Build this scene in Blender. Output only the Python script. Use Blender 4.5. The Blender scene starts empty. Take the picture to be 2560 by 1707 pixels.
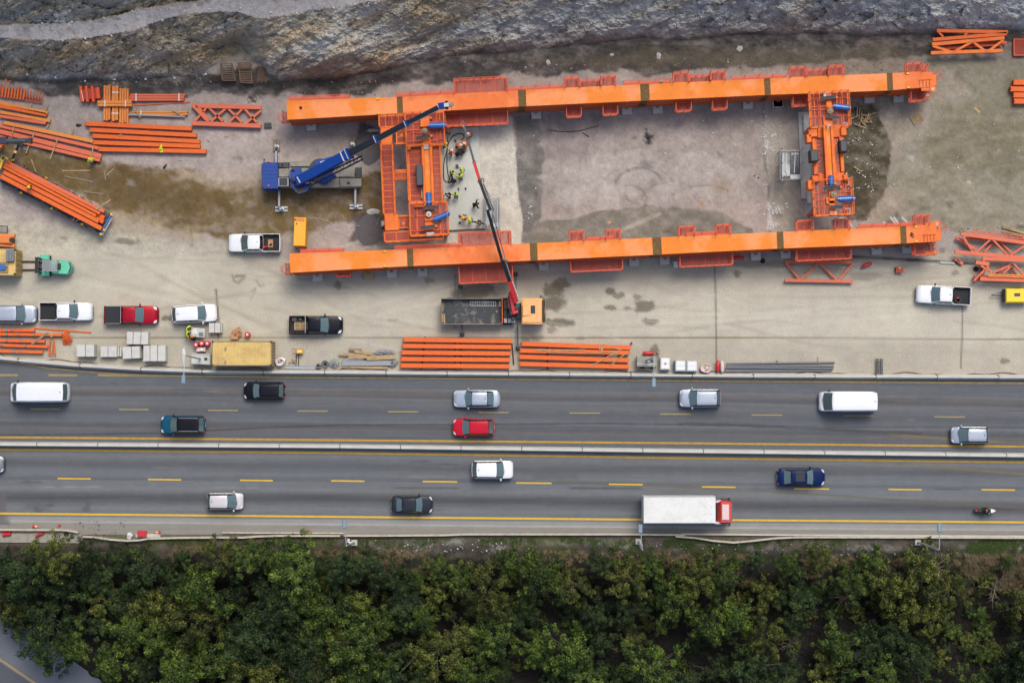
import bpy, math, random
import numpy as np
from mathutils import Vector, Matrix
random.seed(7)
rs = np.random.RandomState(11)
sc = bpy.context.scene
COL = sc.collection
# ---------------------------------------------------------------- camera
S = 24.6          # source pixels of the photograph per metre on the ground
H = 180.0         # flying height of the drone
OFF = 146.5 / S   # nadir lies a little south of the picture centre
D = math.hypot(H, OFF)
CAM = Vector((0, -OFF, H))
cam = bpy.data.cameras.new("camera"); cam_o = bpy.data.objects.new("camera", cam); COL.objects.link(cam_o)
cam_o.location = CAM
cam_o.rotation_euler = (math.atan2(OFF, H), 0, 0)
cam.sensor_width = 36; cam.lens = 36 * D / (2560 / S)
cam.clip_start = 1; cam.clip_end = 3000
sc.camera = cam_o
# ---------------------------------------------------------------- light (bright overcast)
SUN_EL, SUN_AZ = math.radians(60), math.radians(20)
w = bpy.data.worlds.new("World"); sc.world = w; w.use_nodes = True
nt = w.node_tree; bg = nt.nodes["Background"]
sky = nt.nodes.new("ShaderNodeTexSky"); sky.sky_type = 'NISHITA'; sky.sun_disc = False
sky.sun_elevation = SUN_EL; sky.sun_rotation = SUN_AZ
sky.air_density = 0.9; sky.dust_density = 4.5; sky.ozone_density = 0.8
nt.links.new(sky.outputs[0], bg.inputs[0]); bg.inputs[1].default_value = 0.135
sun = bpy.data.lights.new("sun", 'SUN'); sun_o = bpy.data.objects.new("sun", sun); COL.objects.link(sun_o)
sun.energy = 1.5; sun.angle = math.radians(26); sun.color = (1.0, 0.93, 0.84)
sd = Vector((math.sin(SUN_AZ) * math.cos(SUN_EL), math.cos(SUN_AZ) * math.cos(SUN_EL), math.sin(SUN_EL)))
sun_o.rotation_euler = sd.to_track_quat('Z', 'Y').to_euler()
sun_o.location = (0, 60, 90)
vs = sc.view_settings; vs.view_transform = 'Standard'; vs.look = 'None'; vs.gamma = 1; vs.exposure = 0.55
sc.render.engine = 'CYCLES'
KALB = 0.70       # albedo of a surface that shows as display value 1.0

# ---------------------------------------------------------------- pixel <-> place
UP = Vector((0, H / D, OFF / D))
def P(px, py, z=0.0):
    q = Vector(((px - 1280) / S, 0, 0)) - UP * ((py - 853.5) / S)
    d = q - CAM
    return CAM + d * ((z - CAM.z) / d.z)
def Pn(px, py, z):
    dx = (px - 1280) / S; t = -(py - 853.5) / S
    qy = t * UP.y; qz = t * UP.z
    k = (z - H) / (qz - H)
    return dx * k, -OFF + (qy + OFF) * k, z
def zoomer(x0, y0, s):
    f = lambda x, y: (x0 + x * s, y0 + y * s)
    f.s = s
    return f
za = zoomer(0, 160, .27211); zb = zoomer(640, 160, .29762); zc = zoomer(0, 560, .29762); zd = zoomer(640, 520, .29762)
ze = zoomer(1260, 140, .29762); zf = zoomer(1900, 40, .29333); zg = zoomer(1900, 480, .30612); zh = zoomer(1260, 540, .29762)
zi = zoomer(0, 920, .36565); zj = zoomer(850, 920, .36565); zk = zoomer(1700, 920, .36565)
zl = zoomer(0, 0, .42517); zm = zoomer(980, 0, .67177); zn = zoomer(0, 320, .25510); zs = zoomer(0, 0, 1.0); dd = zoomer(0, 0, 1.08844)

# ---------------------------------------------------------------- materials
def lin(c):
    c = c / 255.0
    return c / 12.92 if c <= .04045 else ((c + .055) / 1.055) ** 2.4
TINT = (1.02, 0.985, 1.0)
def alb(rgb, k=1.0):
    return tuple(min(.86, lin(c) * KALB * k / TINT[i]) for i, c in enumerate(rgb)) + (1,)
MATS = {}
def mat(name, rgb, rough=.55, metal=0., var=.12, scale=1.5, rgb2=None, amt=.5, bump=0., bscale=20, coat=0., spec=.5, stretch=None, attr=None, lo=.45, hi=.62):
    if name in MATS: return MATS[name]
    m = bpy.data.materials.new(name); m.use_nodes = True; t = m.node_tree; N = t.nodes; Lk = t.links
    b = N["Principled BSDF"]; b.inputs["Roughness"].default_value = rough; b.inputs["Metallic"].default_value = metal
    b.inputs["Specular IOR Level"].default_value = spec
    if coat: b.inputs["Coat Weight"].default_value = coat; b.inputs["Coat Roughness"].default_value = .04
    tc = N.new("ShaderNodeTexCoord"); mp = N.new("ShaderNodeMapping"); Lk.new(tc.outputs["Object"], mp.inputs[0])
    if stretch: mp.inputs["Scale"].default_value = stretch
    n1 = N.new("ShaderNodeTexNoise"); n1.inputs["Scale"].default_value = scale; n1.inputs["Detail"].default_value = 8; n1.inputs["Roughness"].default_value = .65
    Lk.new(mp.outputs[0], n1.inputs["Vector"])
    if attr:
        a = N.new("ShaderNodeAttribute"); a.attribute_name = attr; col = a.outputs["Color"]
    else:
        r = N.new("ShaderNodeRGB"); r.outputs[0].default_value = alb(rgb); col = r.outputs[0]
    if rgb2:
        rp = N.new("ShaderNodeMapRange"); rp.inputs[1].default_value = lo; rp.inputs[2].default_value = hi; rp.inputs[4].default_value = amt
        Lk.new(n1.outputs[0], rp.inputs[0])
        mx = N.new("ShaderNodeMix"); mx.data_type = 'RGBA'; Lk.new(rp.outputs[0], mx.inputs[0]); Lk.new(col, mx.inputs[6]); mx.inputs[7].default_value = alb(rgb2); col = mx.outputs[2]
    n2 = N.new("ShaderNodeTexNoise"); n2.inputs["Scale"].default_value = scale * 4.7; n2.inputs["Detail"].default_value = 10; n2.inputs["Roughness"].default_value = .7
    Lk.new(mp.outputs[0], n2.inputs["Vector"])
    r2 = N.new("ShaderNodeMapRange"); r2.inputs[1].default_value = .3; r2.inputs[2].default_value = .7; r2.inputs[3].default_value = 1 - var; r2.inputs[4].default_value = 1 + var
    Lk.new(n2.outputs[0], r2.inputs[0])
    mu = N.new("ShaderNodeMix"); mu.data_type = 'RGBA'; mu.blend_type = 'MULTIPLY'; mu.inputs[0].default_value = 1; mu.clamp_result = False
    Lk.new(col, mu.inputs[6]); Lk.new(r2.outputs[0], mu.inputs[7]); Lk.new(mu.outputs[2], b.inputs["Base Color"])
    if bump:
        n3 = N.new("ShaderNodeTexNoise"); n3.inputs["Scale"].default_value = bscale; n3.inputs["Detail"].default_value = 6; Lk.new(mp.outputs[0], n3.inputs["Vector"])
        bp = N.new("ShaderNodeBump"); bp.inputs["Distance"].default_value = bump; Lk.new(n3.outputs[0], bp.inputs["Height"]); Lk.new(bp.outputs[0], b.inputs["Normal"])
    MATS[name] = m
    return m
def paint(name, rgb, metal=0.0): return mat(name, rgb, .35, metal, .04, .8, coat=.6 if sum(rgb) > 330 else .05, spec=.5 if sum(rgb) > 330 else .12)
def M_(n): return MATS[n]
mat('girder_orange', (244, 134, 34), .6, var=.1, scale=.26, rgb2=(252, 154, 94), amt=.95, lo=.46, hi=.56, spec=.3)
mat('girder_side', (226, 104, 40), .5, var=.08, scale=.5, rgb2=(196, 92, 44), amt=.4)
mat('splice', (96, 72, 28), .75, var=.3, scale=5, rgb2=(140, 98, 30), amt=.6)
mat('frame_orange', (246, 126, 42), .55, var=.1, scale=.9, rgb2=(226, 92, 36), amt=.7, lo=.42, hi=.6, spec=.3)
mat('grate_red', (222, 82, 36), .6, var=.1, scale=1.2)
mat('girder_salmon', (240, 120, 54), .6, var=.11, scale=.3, rgb2=(250, 142, 80), amt=.9, lo=.46, hi=.56, spec=.3)
mat('grate_dark', (186, 64, 36), .65, var=.15, scale=2)
mat('rail_red', (226, 84, 44), .55, var=.08, scale=1.5)
mat('beam_orange', (236, 108, 40), .6, var=.11, scale=.7, rgb2=(232, 98, 40), amt=.6, spec=.3)
mat('beam_salmon', (226, 106, 68), .55, var=.06, scale=.7, rgb2=(206, 88, 56), amt=.4)
mat('beam_amber', (234, 140, 46), .5, var=.07, scale=.9, rgb2=(222, 112, 40), amt=.5)
mat('rust_red', (186, 62, 36), .65, var=.12, scale=1.5)
mat('steel', (150, 154, 160), .4, .6, .12, 2)
mat('galv', (172, 176, 182), .45, .4, .12, 2)
mat('dark_steel', (62, 66, 74), .5, .3, .15, 2)
mat('black', (24, 25, 28), .5, 0, .15, 2)
mat('rubber', (30, 30, 32), .8, 0, .15, 3)
mat('charcoal', (54, 58, 66), .6, 0, .1, 2)
mat('rim', (150, 152, 156), .35, .7, .1, 3)
mat('glass', (112, 134, 136), .07, .45, .1, 1.2, spec=1.0)
mat('glass_dark', (22, 30, 36), .08, 0, .1, 1, spec=.8)
mat('lamp_clear', (226, 230, 232), .15, 0, .05, 2, coat=.5)
mat('lamp_red', (190, 26, 34), .2, 0, .05, 2, coat=.5)
mat('amber_lens', (240, 120, 30), .25, 0, .05, 2)
mat('blue_cyl', (22, 104, 186), .35, 0, .06, 2, coat=.3)
mat('crane_blue', (18, 66, 152), .45, 0, .1, 1.2, coat=.1, spec=.25)
mat('crane_navy', (18, 28, 66), .5, 0, .1, 1.5)
mat('boom_dark', (30, 36, 46), .4, .1, .12, 1)
mat('deck_beige', (156, 152, 142), .7, 0, .12, 1.5, rgb2=(120, 112, 98), amt=.5)
mat('crane_red', (214, 40, 34), .4, 0, .08, 2, coat=.3)
mat('timber', (186, 158, 118), .8, 0, .15, 2, rgb2=(150, 122, 90), amt=.6)
mat('timber_grey', (146, 130, 112), .85, 0, .18, 2)
mat('timber_dark', (70, 56, 48), .9, 0, .25, 2)
mat('concrete', (196, 192, 184), .85, 0, .07, 1.2, rgb2=(168, 163, 154), amt=.5)
mat('concrete_white', (206, 204, 200), .85, 0, .06, 1.2, rgb2=(182, 180, 174), amt=.5)
mat('concrete_grey', (196, 198, 192), .85, 0, .08, .7, rgb2=(214, 213, 206), amt=.6)
mat('barrier', (204, 202, 196), .85, 0, .06, .9, rgb2=(176, 174, 168), amt=.6, stretch=(.3, 1, 1))
mat('joint', (70, 66, 60), .9, 0, .2, 3)
mat('yellow_box', (242, 176, 16), .45, 0, .05, 1.5)
mat('yellow', (232, 196, 44), .5, 0, .08, 2)
mat('hivis', (206, 244, 30), .7, 0, .1, 6)
mat('hivis_orange', (252, 110, 24), .7, 0, .1, 6)
mat('navy_cloth', (30, 34, 48), .85, 0, .2, 6)
mat('dark_cloth', (26, 27, 32), .9, 0, .2, 6)
mat('grey_cloth', (84, 86, 92), .85, 0, .2, 6)
mat('skin', (206, 158, 128), .6, 0, .05, 6)
mat('hair', (36, 28, 24), .8, 0, .2, 10)
mat('white_plastic', (232, 234, 236), .45, 0, .05, 2)
mat('yellow_plastic', (246, 214, 20), .4, 0, .05, 2)
mat('orange_plastic', (246, 120, 20), .4, 0, .05, 2)
mat('red_plastic', (206, 34, 44), .45, 0, .08, 3)
mat('pink_white', (226, 196, 196), .5, 0, .08, 3)
mat('teal', (96, 204, 168), .45, 0, .08, 1.5, rgb2=(78, 180, 150), amt=.4)
mat('container_yellow', (222, 190, 116), .7, 0, .08, 1.0, rgb2=(186, 154, 104), amt=.6)
mat('loader_orange', (226, 128, 56), .55, 0, .12, 2)
mat('cardboard', (186, 138, 100), .85, 0, .12, 2)
mat('tarp', (150, 152, 154), .5, 0, .2, 2.5, bump=.05, bscale=5)
mat('pipe_grey', (112, 116, 124), .5, 0, .12, 1.5)
mat('cab_orange', (250, 176, 104), .4, 0, .05, 1, coat=.4)
mat('bed_floor', (62, 66, 72), .8, 0, .3, 1.3, rgb2=(136, 130, 118), amt=.9, lo=.48, hi=.64)
mat('truck_white', (228, 229, 228), .6, 0, .05, .8, rgb2=(208, 206, 200), amt=.5)
mat('truck_red', (216, 52, 40), .35, 0, .05, 1, coat=.5)
mat('sign_white', (224, 224, 224), .5, 0, .03, 2)
mat('pole_grey', (182, 188, 194), .4, .3, .06, 2)
mat('lamp_head', (128, 150, 166), .4, .2, .06, 2)
mat('blue_board', (40, 96, 170), .5, 0, .1, 2)
mat('cable_red', (110, 44, 36), .8, 0, .15, 3)

# ---------------------------------------------------------------- mesh builder
class MB:
    def __init__(s): s.v = []; s.f = []
    def add(s, vs_, fs):
        n = len(s.v); s.v += [tuple(p) for p in vs_]; s.f += [tuple(i + n for i in f) for f in fs]
        return s
    def box(s, x0, y0, z0, x1, y1, z1):
        return s.add([(x0, y0, z0), (x1, y0, z0), (x1, y1, z0), (x0, y1, z0), (x0, y0, z1), (x1, y0, z1), (x1, y1, z1), (x0, y1, z1)],
                     [(0, 3, 2, 1), (4, 5, 6, 7), (0, 1, 5, 4), (1, 2, 6, 5), (2, 3, 7, 6), (3, 0, 4, 7)])
    def cbox(s, c, sx, sy, sz): return s.box(c[0] - sx / 2, c[1] - sy / 2, c[2] - sz / 2, c[0] + sx / 2, c[1] + sy / 2, c[2] + sz / 2)
    def rbox(s, x0, y0, z0, x1, y1, z1, b=.03):   # box with chamfered upper edges
        a = [(x0, y0), (x1, y0), (x1, y1), (x0, y1)]; c = [(x0 + b, y0 + b), (x1 - b, y0 + b), (x1 - b, y1 - b), (x0 + b, y1 - b)]
        return s.rings([[(x, y, z0) for x, y in a], [(x, y, z1 - b) for x, y in a], [(x, y, z1) for x, y in c]])
    def rings(s, rr, cap=True, closed=True):
        n = len(rr[0]); vs_ = [p for r in rr for p in r]; fs = []
        for k in range(len(rr) - 1):
            for i in range(n if closed else n - 1):
                j = (i + 1) % n; fs.append((k * n + i, k * n + j, (k + 1) * n + j, (k + 1) * n + i))
        if cap: fs.append(tuple(range(n))[::-1]); fs.append(tuple((len(rr) - 1) * n + i for i in range(n)))
        return s.add(vs_, fs)
    def prism(s, pts, z0, z1): return s.rings([[(x, y, z0) for x, y in pts], [(x, y, z1) for x, y in pts]])
    def tube(s, a, b, r0, r1=None, n=8, up=None):
        a = Vector(a); b = Vector(b); r1 = r0 if r1 is None else r1; d = (b - a)
        if d.length < 1e-5: return s
        d.normalize(); u = Vector(up) if up else (Vector((0, 0, 1)) if abs(d.z) < .9 else Vector((1, 0, 0)))
        x = d.cross(u).normalized(); y = d.cross(x)
        o = math.pi / 4 if n == 4 else 0
        rr = [[c + x * (r * math.cos(o + 2 * math.pi * i / n)) + y * (r * math.sin(o + 2 * math.pi * i / n)) for i in range(n)] for c, r in ((a, r0), (b, r1))]
        return s.rings(rr)
    def path(s, pts, r, n=6):
        for i in range(len(pts) - 1): s.tube(pts[i], pts[i + 1], r, r, n)
        return s
    def beam(s, a, b, w, h, up=(0, 0, 1)):        # rectangular bar, a-b is its centre line
        a = Vector(a); b = Vector(b); d = (b - a).normalized(); x = d.cross(Vector(up)).normalized() * (w / 2); y = x.cross(d).normalized() * (h / 2)
        return s.rings([[c - x - y, c + x - y, c + x + y, c - x + y] for c in (a, b)])
    def lathe(s, c, prof, n=16):
        return s.rings([[(c[0] + r * math.cos(2 * math.pi * i / n), c[1] + r * math.sin(2 * math.pi * i / n), c[2] + z) for i in range(n)] for r, z in prof])
    def ball(s, c, rx, ry=None, rz=None, n=10):
        ry = ry or rx; rz = rz or rx
        rr = []
        for k in range(1, n // 2 + 1):
            a = math.pi * k / (n // 2 + 1) - math.pi / 2
            rr.append([(c[0] + rx * math.cos(a) * math.cos(2 * math.pi * i / n), c[1] + ry * math.cos(a) * math.sin(2 * math.pi * i / n), c[2] + rz * math.sin(a)) for i in range(n)])
        return s.rings(rr)
    def build(s, name, m, parent=None, smooth=False, bevel=0):
        me = bpy.data.meshes.new(name); me.from_pydata([tuple(v) for v in s.v], [], s.f); me.validate(); me.update()
        if smooth:
            me.polygons.foreach_set('use_smooth', [True] * len(me.polygons))
            try: me.set_sharp_from_angle(angle=math.radians(smooth if smooth is not True else 35))
            except Exception: pass
        me.materials.append(MATS[m] if isinstance(m, str) else m)
        o = bpy.data.objects.new(name, me); COL.objects.link(o)
        if parent: o.parent = parent.o if isinstance(parent, TH) else parent
        if bevel:
            bm = o.modifiers.new('bevel', 'BEVEL'); bm.width = bevel; bm.segments = 2; bm.limit_method = 'ANGLE'
        return o
def tag(o, label=None, cat=None, group=None, kind=None):
    if label: o['label'] = label
    if cat: o['category'] = cat
    if group: o['group'] = group
    if kind: o['kind'] = kind
    return o
class TH:
    """one thing: an Empty at its base, placed where the photograph shows it"""
    def __init__(s, name, label, cat, px, py, rot=0, group=None, z=0, zm=None):
        if zm: px, py = zm(px, py)
        s.p = P(px, py, z); s.rot = rot; s.z = z
        s.o = bpy.data.objects.new(name, None); COL.objects.link(s.o); s.o.empty_display_size = .3
        s.o.location = s.p; s.o.rotation_euler = (0, 0, rot); tag(s.o, label, cat, group)
        s.zm = zm or zs
        s.c = math.cos(-rot); s.sn = math.sin(-rot)
    def L(s, x, y, z, zm=None):
        px, py = (zm or s.zm)(x, y); w_ = P(px, py, z) - s.p
        return Vector((w_.x * s.c - w_.y * s.sn, w_.x * s.sn + w_.y * s.c, z - s.z))
    def rect(s, mb, x0, y0, x1, y1, z0, z1, zm=None, b=0):
        zz = zm or s.zm; c = s.L((x0 + x1) / 2, (y0 + y1) / 2, z1, zz); k = zz.s / S * (1 - z1 / H)
        hx = abs(x1 - x0) / 2 * k; hy = abs(y1 - y0) / 2 * k
        if b: mb.rbox(c.x - hx, c.y - hy, z0 - s.z, c.x + hx, c.y + hy, z1 - s.z, b)
        else: mb.box(c.x - hx, c.y - hy, z0 - s.z, c.x + hx, c.y + hy, z1 - s.z)
        return (c.x - hx, c.y - hy, c.x + hx, c.y + hy)
def thing_mesh(name, mb, m, label, cat, group=None, smooth=False, bevel=0):
    """a thing that is one mesh; its origin goes to the middle of its base"""
    v = np.array([tuple(q) for q in mb.v]); c = ((v[:, 0].min() + v[:, 0].max()) / 2, (v[:, 1].min() + v[:, 1].max()) / 2, v[:, 2].min())
    mb.v = [(q[0] - c[0], q[1] - c[1], q[2] - c[2]) for q in mb.v]
    o = mb.build(name, m, None, smooth, bevel); o.location = c
    return tag(o, label, cat, group)
def copy_tree(o, parent=None):
    c = o.copy(); COL.objects.link(c); c.parent = parent
    for ch in list(o.children): copy_tree(ch, c)
    return c
def grate(mb, x0, y0, x1, y1, z, pitch=.1, w_=.06, t=.03, along='x'):
    if along == 'x':
        y = y0 + w_ / 2
        while y < y1: mb.box(x0, y - w_ / 2, z - t, x1, y + w_ / 2, z); y += pitch
        n = max(2, int((x1 - x0) / .9)); 
        for i in range(n + 1):
            x = x0 + (x1 - x0) * i / n; mb.box(x - .025, y0, z - t - .06, x + .025, y1, z - t - .003)
    else:
        x = x0 + w_ / 2
        while x < x1: mb.box(x - w_ / 2, y0, z - t, x + w_ / 2, y1, z); x += pitch
        n = max(2, int((y1 - y0) / .9))
        for i in range(n + 1):
            y = y0 + (y1 - y0) * i / n; mb.box(x0, y - .025, z - t - .06, x1, y + .025, z - t - .003)
def railing(mb, pts, z, h=1.1, r=.028, step=1.0, mid=True):
    for a, b in zip(pts, pts[1:]):
        a = Vector((a[0], a[1], z)); b = Vector((b[0], b[1], z)); n = max(1, round((b - a).length / step))
        for hh in ((h, h * .5) if mid else (h,)): mb.tube(a + Vector((0, 0, hh)), b + Vector((0, 0, hh)), r, r, 4)
        for i in range(n + 1):
            p = a.lerp(b, i / n); mb.tube(p, p + Vector((0, 0, h)), r, r, 4)
ORD = ['first', 'second', 'third', 'fourth', 'fifth', 'sixth', 'seventh', 'eighth', 'ninth', 'tenth', 'eleventh', 'twelfth', 'thirteenth', 'fourteenth', 'fifteenth', 'sixteenth', 'seventeenth', 'eighteenth', 'nineteenth', 'twentieth']
# ---------------------------------------------------------------- noise and painting of soil kinds on the terrain
def vnoise(x, y, seed=0):
    xi = np.floor(x).astype(np.int64); yi = np.floor(y).astype(np.int64); xf = x - xi; yf = y - yi
    def h(a, b):
        n = (a * 374761393 + b * 668265263 + seed * 974711) & 0x7fffffff
        n = ((n ^ (n >> 13)) * 1274126177) & 0x7fffffff
        n = n ^ (n >> 16)
        return (n & 0xffff) / 65535.0
    u = xf * xf * (3 - 2 * xf); v = yf * yf * (3 - 2 * yf)
    return (h(xi, yi) * (1 - u) + h(xi + 1, yi) * u) * (1 - v) + (h(xi, yi + 1) * (1 - u) + h(xi + 1, yi + 1) * u) * v
def fbm(x, y, o=5, seed=0, g=.5):
    t = 0; a = 1; s_ = 0
    for i in range(o): t = t + a * vnoise(x * 2 ** i, y * 2 ** i, seed + i * 17); s_ += a; a *= g
    return t / s_
def sdist(X, Y, poly):
    """signed distance in px, negative inside"""
    d = np.full(X.shape, 1e9); ins = np.zeros(X.shape, bool); n = len(poly)
    for i in range(n):
        ax, ay = poly[i]; bx, by = poly[(i + 1) % n]
        ex, ey = bx - ax, by - ay; L2 = ex * ex + ey * ey + 1e-9
        t = np.clip(((X - ax) * ex + (Y - ay) * ey) / L2, 0, 1)
        d = np.minimum(d, np.hypot(X - ax - t * ex, Y - ay - t * ey))
        c = ((ay > Y) != (by > Y)) & (X < ex * (Y - ay) / (by - ay + 1e-12) + ax)
        ins ^= c
    return np.where(ins, -d, d)
def ldist(X, Y, pts):
    d = np.full(X.shape, 1e9)
    for (ax, ay), (bx, by) in zip(pts, pts[1:]):
        ex, ey = bx - ax, by - ay; t = np.clip(((X - ax) * ex + (Y - ay) * ey) / (ex * ex + ey * ey + 1e-9), 0, 1)
        d = np.minimum(d, np.hypot(X - ax - t * ex, Y - ay - t * ey))
    return d
def cv(rgb): return np.array(alb(rgb)[:3])
class Soil:
    def __init__(s, X, Y, base): s.X = X; s.Y = Y; s.C = np.ones(X.shape + (3,)) * cv(base); s.k = 0
    def blend(s, a, rgb):
        a = a[..., None]; s.C = s.C * (1 - a) + cv(rgb) * a
    def patch(s, rgb, poly, soft=12, wob=25, op=1., sc_=60.):
        s.k += 1
        xs = [p[0] for p in poly]; ys = [p[1] for p in poly]; m = soft + wob + 5
        q = (s.X > min(xs) - m) & (s.X < max(xs) + m) & (s.Y > min(ys) - m) & (s.Y < max(ys) + m)
        if not q.any(): return
        X = s.X[q]; Y = s.Y[q]
        d = sdist(X, Y, poly) + (fbm(X / sc_, Y / sc_, 6, s.k * 7, .6) - .5) * 2.2 * wob
        a = np.clip(.5 - d / (soft * .4), 0, 1); a = np.clip(a + (fbm(X / 11, Y / 9, 4, s.k * 5, .7) - .5) * 2.4 * a * (1 - a) * 2, 0, 1) * op * np.clip(.92 + (fbm(X / 26, Y / 18, 5, s.k * 3, .65) - .5) * 1.3, .5, 1.1)
        a = np.clip(a, 0, 1) if soft > 8 else np.clip(.5 - d / soft, 0, 1) * op
        s.C[q] = s.C[q] * (1 - a[:, None]) + cv(rgb) * a[:, None]
    def blob(s, rgb, x, y, rx, ry, op=1., soft=None, wob=.45):
        s.k += 1; m = 1.9
        q = (abs(s.X - x) < rx * m) & (abs(s.Y - y) < ry * m)
        if not q.any(): return
        X = s.X[q]; Y = s.Y[q]; sr = max(rx, ry) * .6
        d = np.hypot((X - x) / rx, (Y - y) / ry) * .95 + (fbm(X / sr, Y / sr, 5, s.k * 13, .6) - .5) * 3 * wob
        a = np.clip((1 - d) / (soft or .25), 0, 1) * op
        s.C[q] = s.C[q] * (1 - a[:, None]) + cv(rgb) * a[:, None]
    def line(s, rgb, pts, w_=2, soft=2, op=1., wob=0, brk=0):
        s.k += 1
        xs = [p[0] for p in pts]; ys = [p[1] for p in pts]; m = w_ + soft + wob + 6
        q = (s.X > min(xs) - m) & (s.X < max(xs) + m) & (s.Y > min(ys) - m) & (s.Y < max(ys) + m)
        if not q.any(): return
        X = s.X[q]; Y = s.Y[q]
        d = ldist(X, Y, pts) + (fbm(X / 25, Y / 25, 3, s.k) - .5) * 2 * wob
        a = np.clip((w_ / 2 - d) / soft + .5, 0, 1) * op
        if brk: a = a * np.clip((fbm(X / 30, Y / 30, 3, s.k + 3) - brk) * 6, 0, 1)
        s.C[q] = s.C[q] * (1 - a[:, None]) + cv(rgb) * a[:, None]
    def mottle(s, sc_, amt, seed, mask=None):
        n = (fbm(s.X / sc_, s.Y / sc_, 5, seed) - .5) * 2 * amt
        if mask is not None: n = n * mask
        s.C = s.C * (1 + n[..., None])
def put_attr(me, C):
    a = me.attributes.new('soil', 'FLOAT_COLOR', 'POINT'); buf = np.ones((len(me.vertices), 4), np.float32); buf[:, :3] = np.clip(C, .002, .9); a.data.foreach_set('color', buf.ravel())
def soil_mat(name, scale=1.0, var=.18, bump=.05, bscale=6, rough=.9, stretch=None, speck=None):
    m = mat(name, (128, 128, 128), rough, 0, var, scale, attr='soil', bump=bump, bscale=bscale, stretch=stretch, spec=.25)
    return m
def grid_mesh(name, X, Y, Z, C, m, mask=None):
    wx, wy, wz = Pn(X, Y, Z); ny, nx = X.shape
    idx = np.arange(nx * ny).reshape(ny, nx)
    q = np.stack([idx[:-1, :-1], idx[1:, :-1], idx[1:, 1:], idx[:-1, 1:]], -1).reshape(-1, 4)
    if mask is not None: q = q[mask.reshape(-1)]
    used = np.unique(q); rem = np.full(nx * ny, -1); rem[used] = np.arange(len(used)); q = rem[q]
    co = np.stack([wx.ravel(), wy.ravel(), Z.ravel()], -1)[used].astype(np.float32)
    me = bpy.data.meshes.new(name); me.vertices.add(len(used)); me.vertices.foreach_set('co', co.ravel())
    me.loops.add(q.size); me.loops.foreach_set('vertex_index', q.ravel().astype(np.int32))
    me.polygons.add(len(q)); me.polygons.foreach_set('loop_start', np.arange(0, q.size, 4, dtype=np.int32))
    me.polygons.foreach_set('use_smooth', np.full(len(q), name != 'rock_slope')); me.update(); me.validate()
    put_attr(me, C.reshape(-1, 3)[used]); me.materials.append(m)
    o = bpy.data.objects.new(name, me); COL.objects.link(o); o['kind'] = 'structure'
    return o
# ---------------------------------------------------------------- terrain: one height field, building site, cut rock face, wooded slope
far = np.array([-14000, -7000, -3500, -1800, -1100, -800, -600])
gx = np.concatenate([far, np.arange(-450, -60, 12), np.arange(-60, 2620, 3.6), np.arange(2625, 3011, 12), -far + 2560 - 150 + 0])
gy = np.concatenate([np.array([-9000, -5000, -2500, -1200, -700]), np.arange(-460, -200, 16), np.arange(-200, -30, 8), np.arange(-30, 240, 2.4), np.arange(240, 1760, 4), np.array([1800, 1900, 2100, 2500, 3500, 6000, 12000])])
X, Y = np.meshgrid(gx.astype(float), gy.astype(float))
TOE = [(-2000, 190), (0, 198), (130, 203), (260, 206), (400, 200), (500, 188), (550, 160), (600, 152), (655, 158), (672, 196), (700, 207), (850, 203), (1000, 172), (1181, 140), (1300, 130), (1484, 112), (1560, 100), (1719, 104), (1900, 88), (2055, 92), (2324, 92), (2560, 78), (5000, 40)]
LOWB = [(-2000, 120), (0, 98), (128, 100), (234, 94), (340, 74), (404, 50), (463, 36), (523, 32), (595, 32), (646, 46), (723, 38), (787, 26), (893, 10), (957, 0), (1100, -24), (1500, -60), (2560, -110), (5000, -150)]
HIB = [(-2000, 40), (0, 64), (128, 57), (213, 55), (272, 42), (340, 25), (408, 12), (489, 0), (600, -30), (957, -60), (2560, -170), (5000, -200)]
toe = np.interp(X, *zip(*TOE)) + (fbm(X / 70, X * 0, 4, 5) - .5) * 16
lob = np.interp(X, *zip(*LOWB)) + (fbm(X / 50, X * 0, 4, 15) - .5) * 8
hib = np.minimum(np.interp(X, *zip(*HIB)) + (fbm(X / 50, X * 0 + 9, 4, 25) - .5) * 10, lob - 20)
BZ = np.interp(X, [-2000, 0, 1000, 2560, 4000], [6, 6.5, 7, 9, 9])
t = np.clip((toe - Y) / (toe - lob), 0, 1)
Zc = BZ * (t ** .9)
Zc = np.where(Y < lob, BZ + (lob - Y) / S * .12, Zc)
up = np.clip((hib - Y) / S, 0, None)
Zc = np.where(Y < hib, BZ + np.minimum(up * 1.25, 22) + (lob - hib) / S * .12, Zc)
rock = np.clip(t * 5, 0, 1) * np.where((Y < lob) & (Y > hib), .06, 1)
ca, sa = math.cos(.42), math.sin(.42)
U = X * ca - Y * sa; V = X * sa + Y * ca
strat = fbm(U / 160, V / 26, 5, 33)
ridge = 1 - abs(fbm(U / 90, V / 45, 5, 44) * 2 - 1)
lump = fbm(X / 55, Y / 40, 5, 55)
fine = fbm(X / 14, Y / 10, 4, 66)
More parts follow.
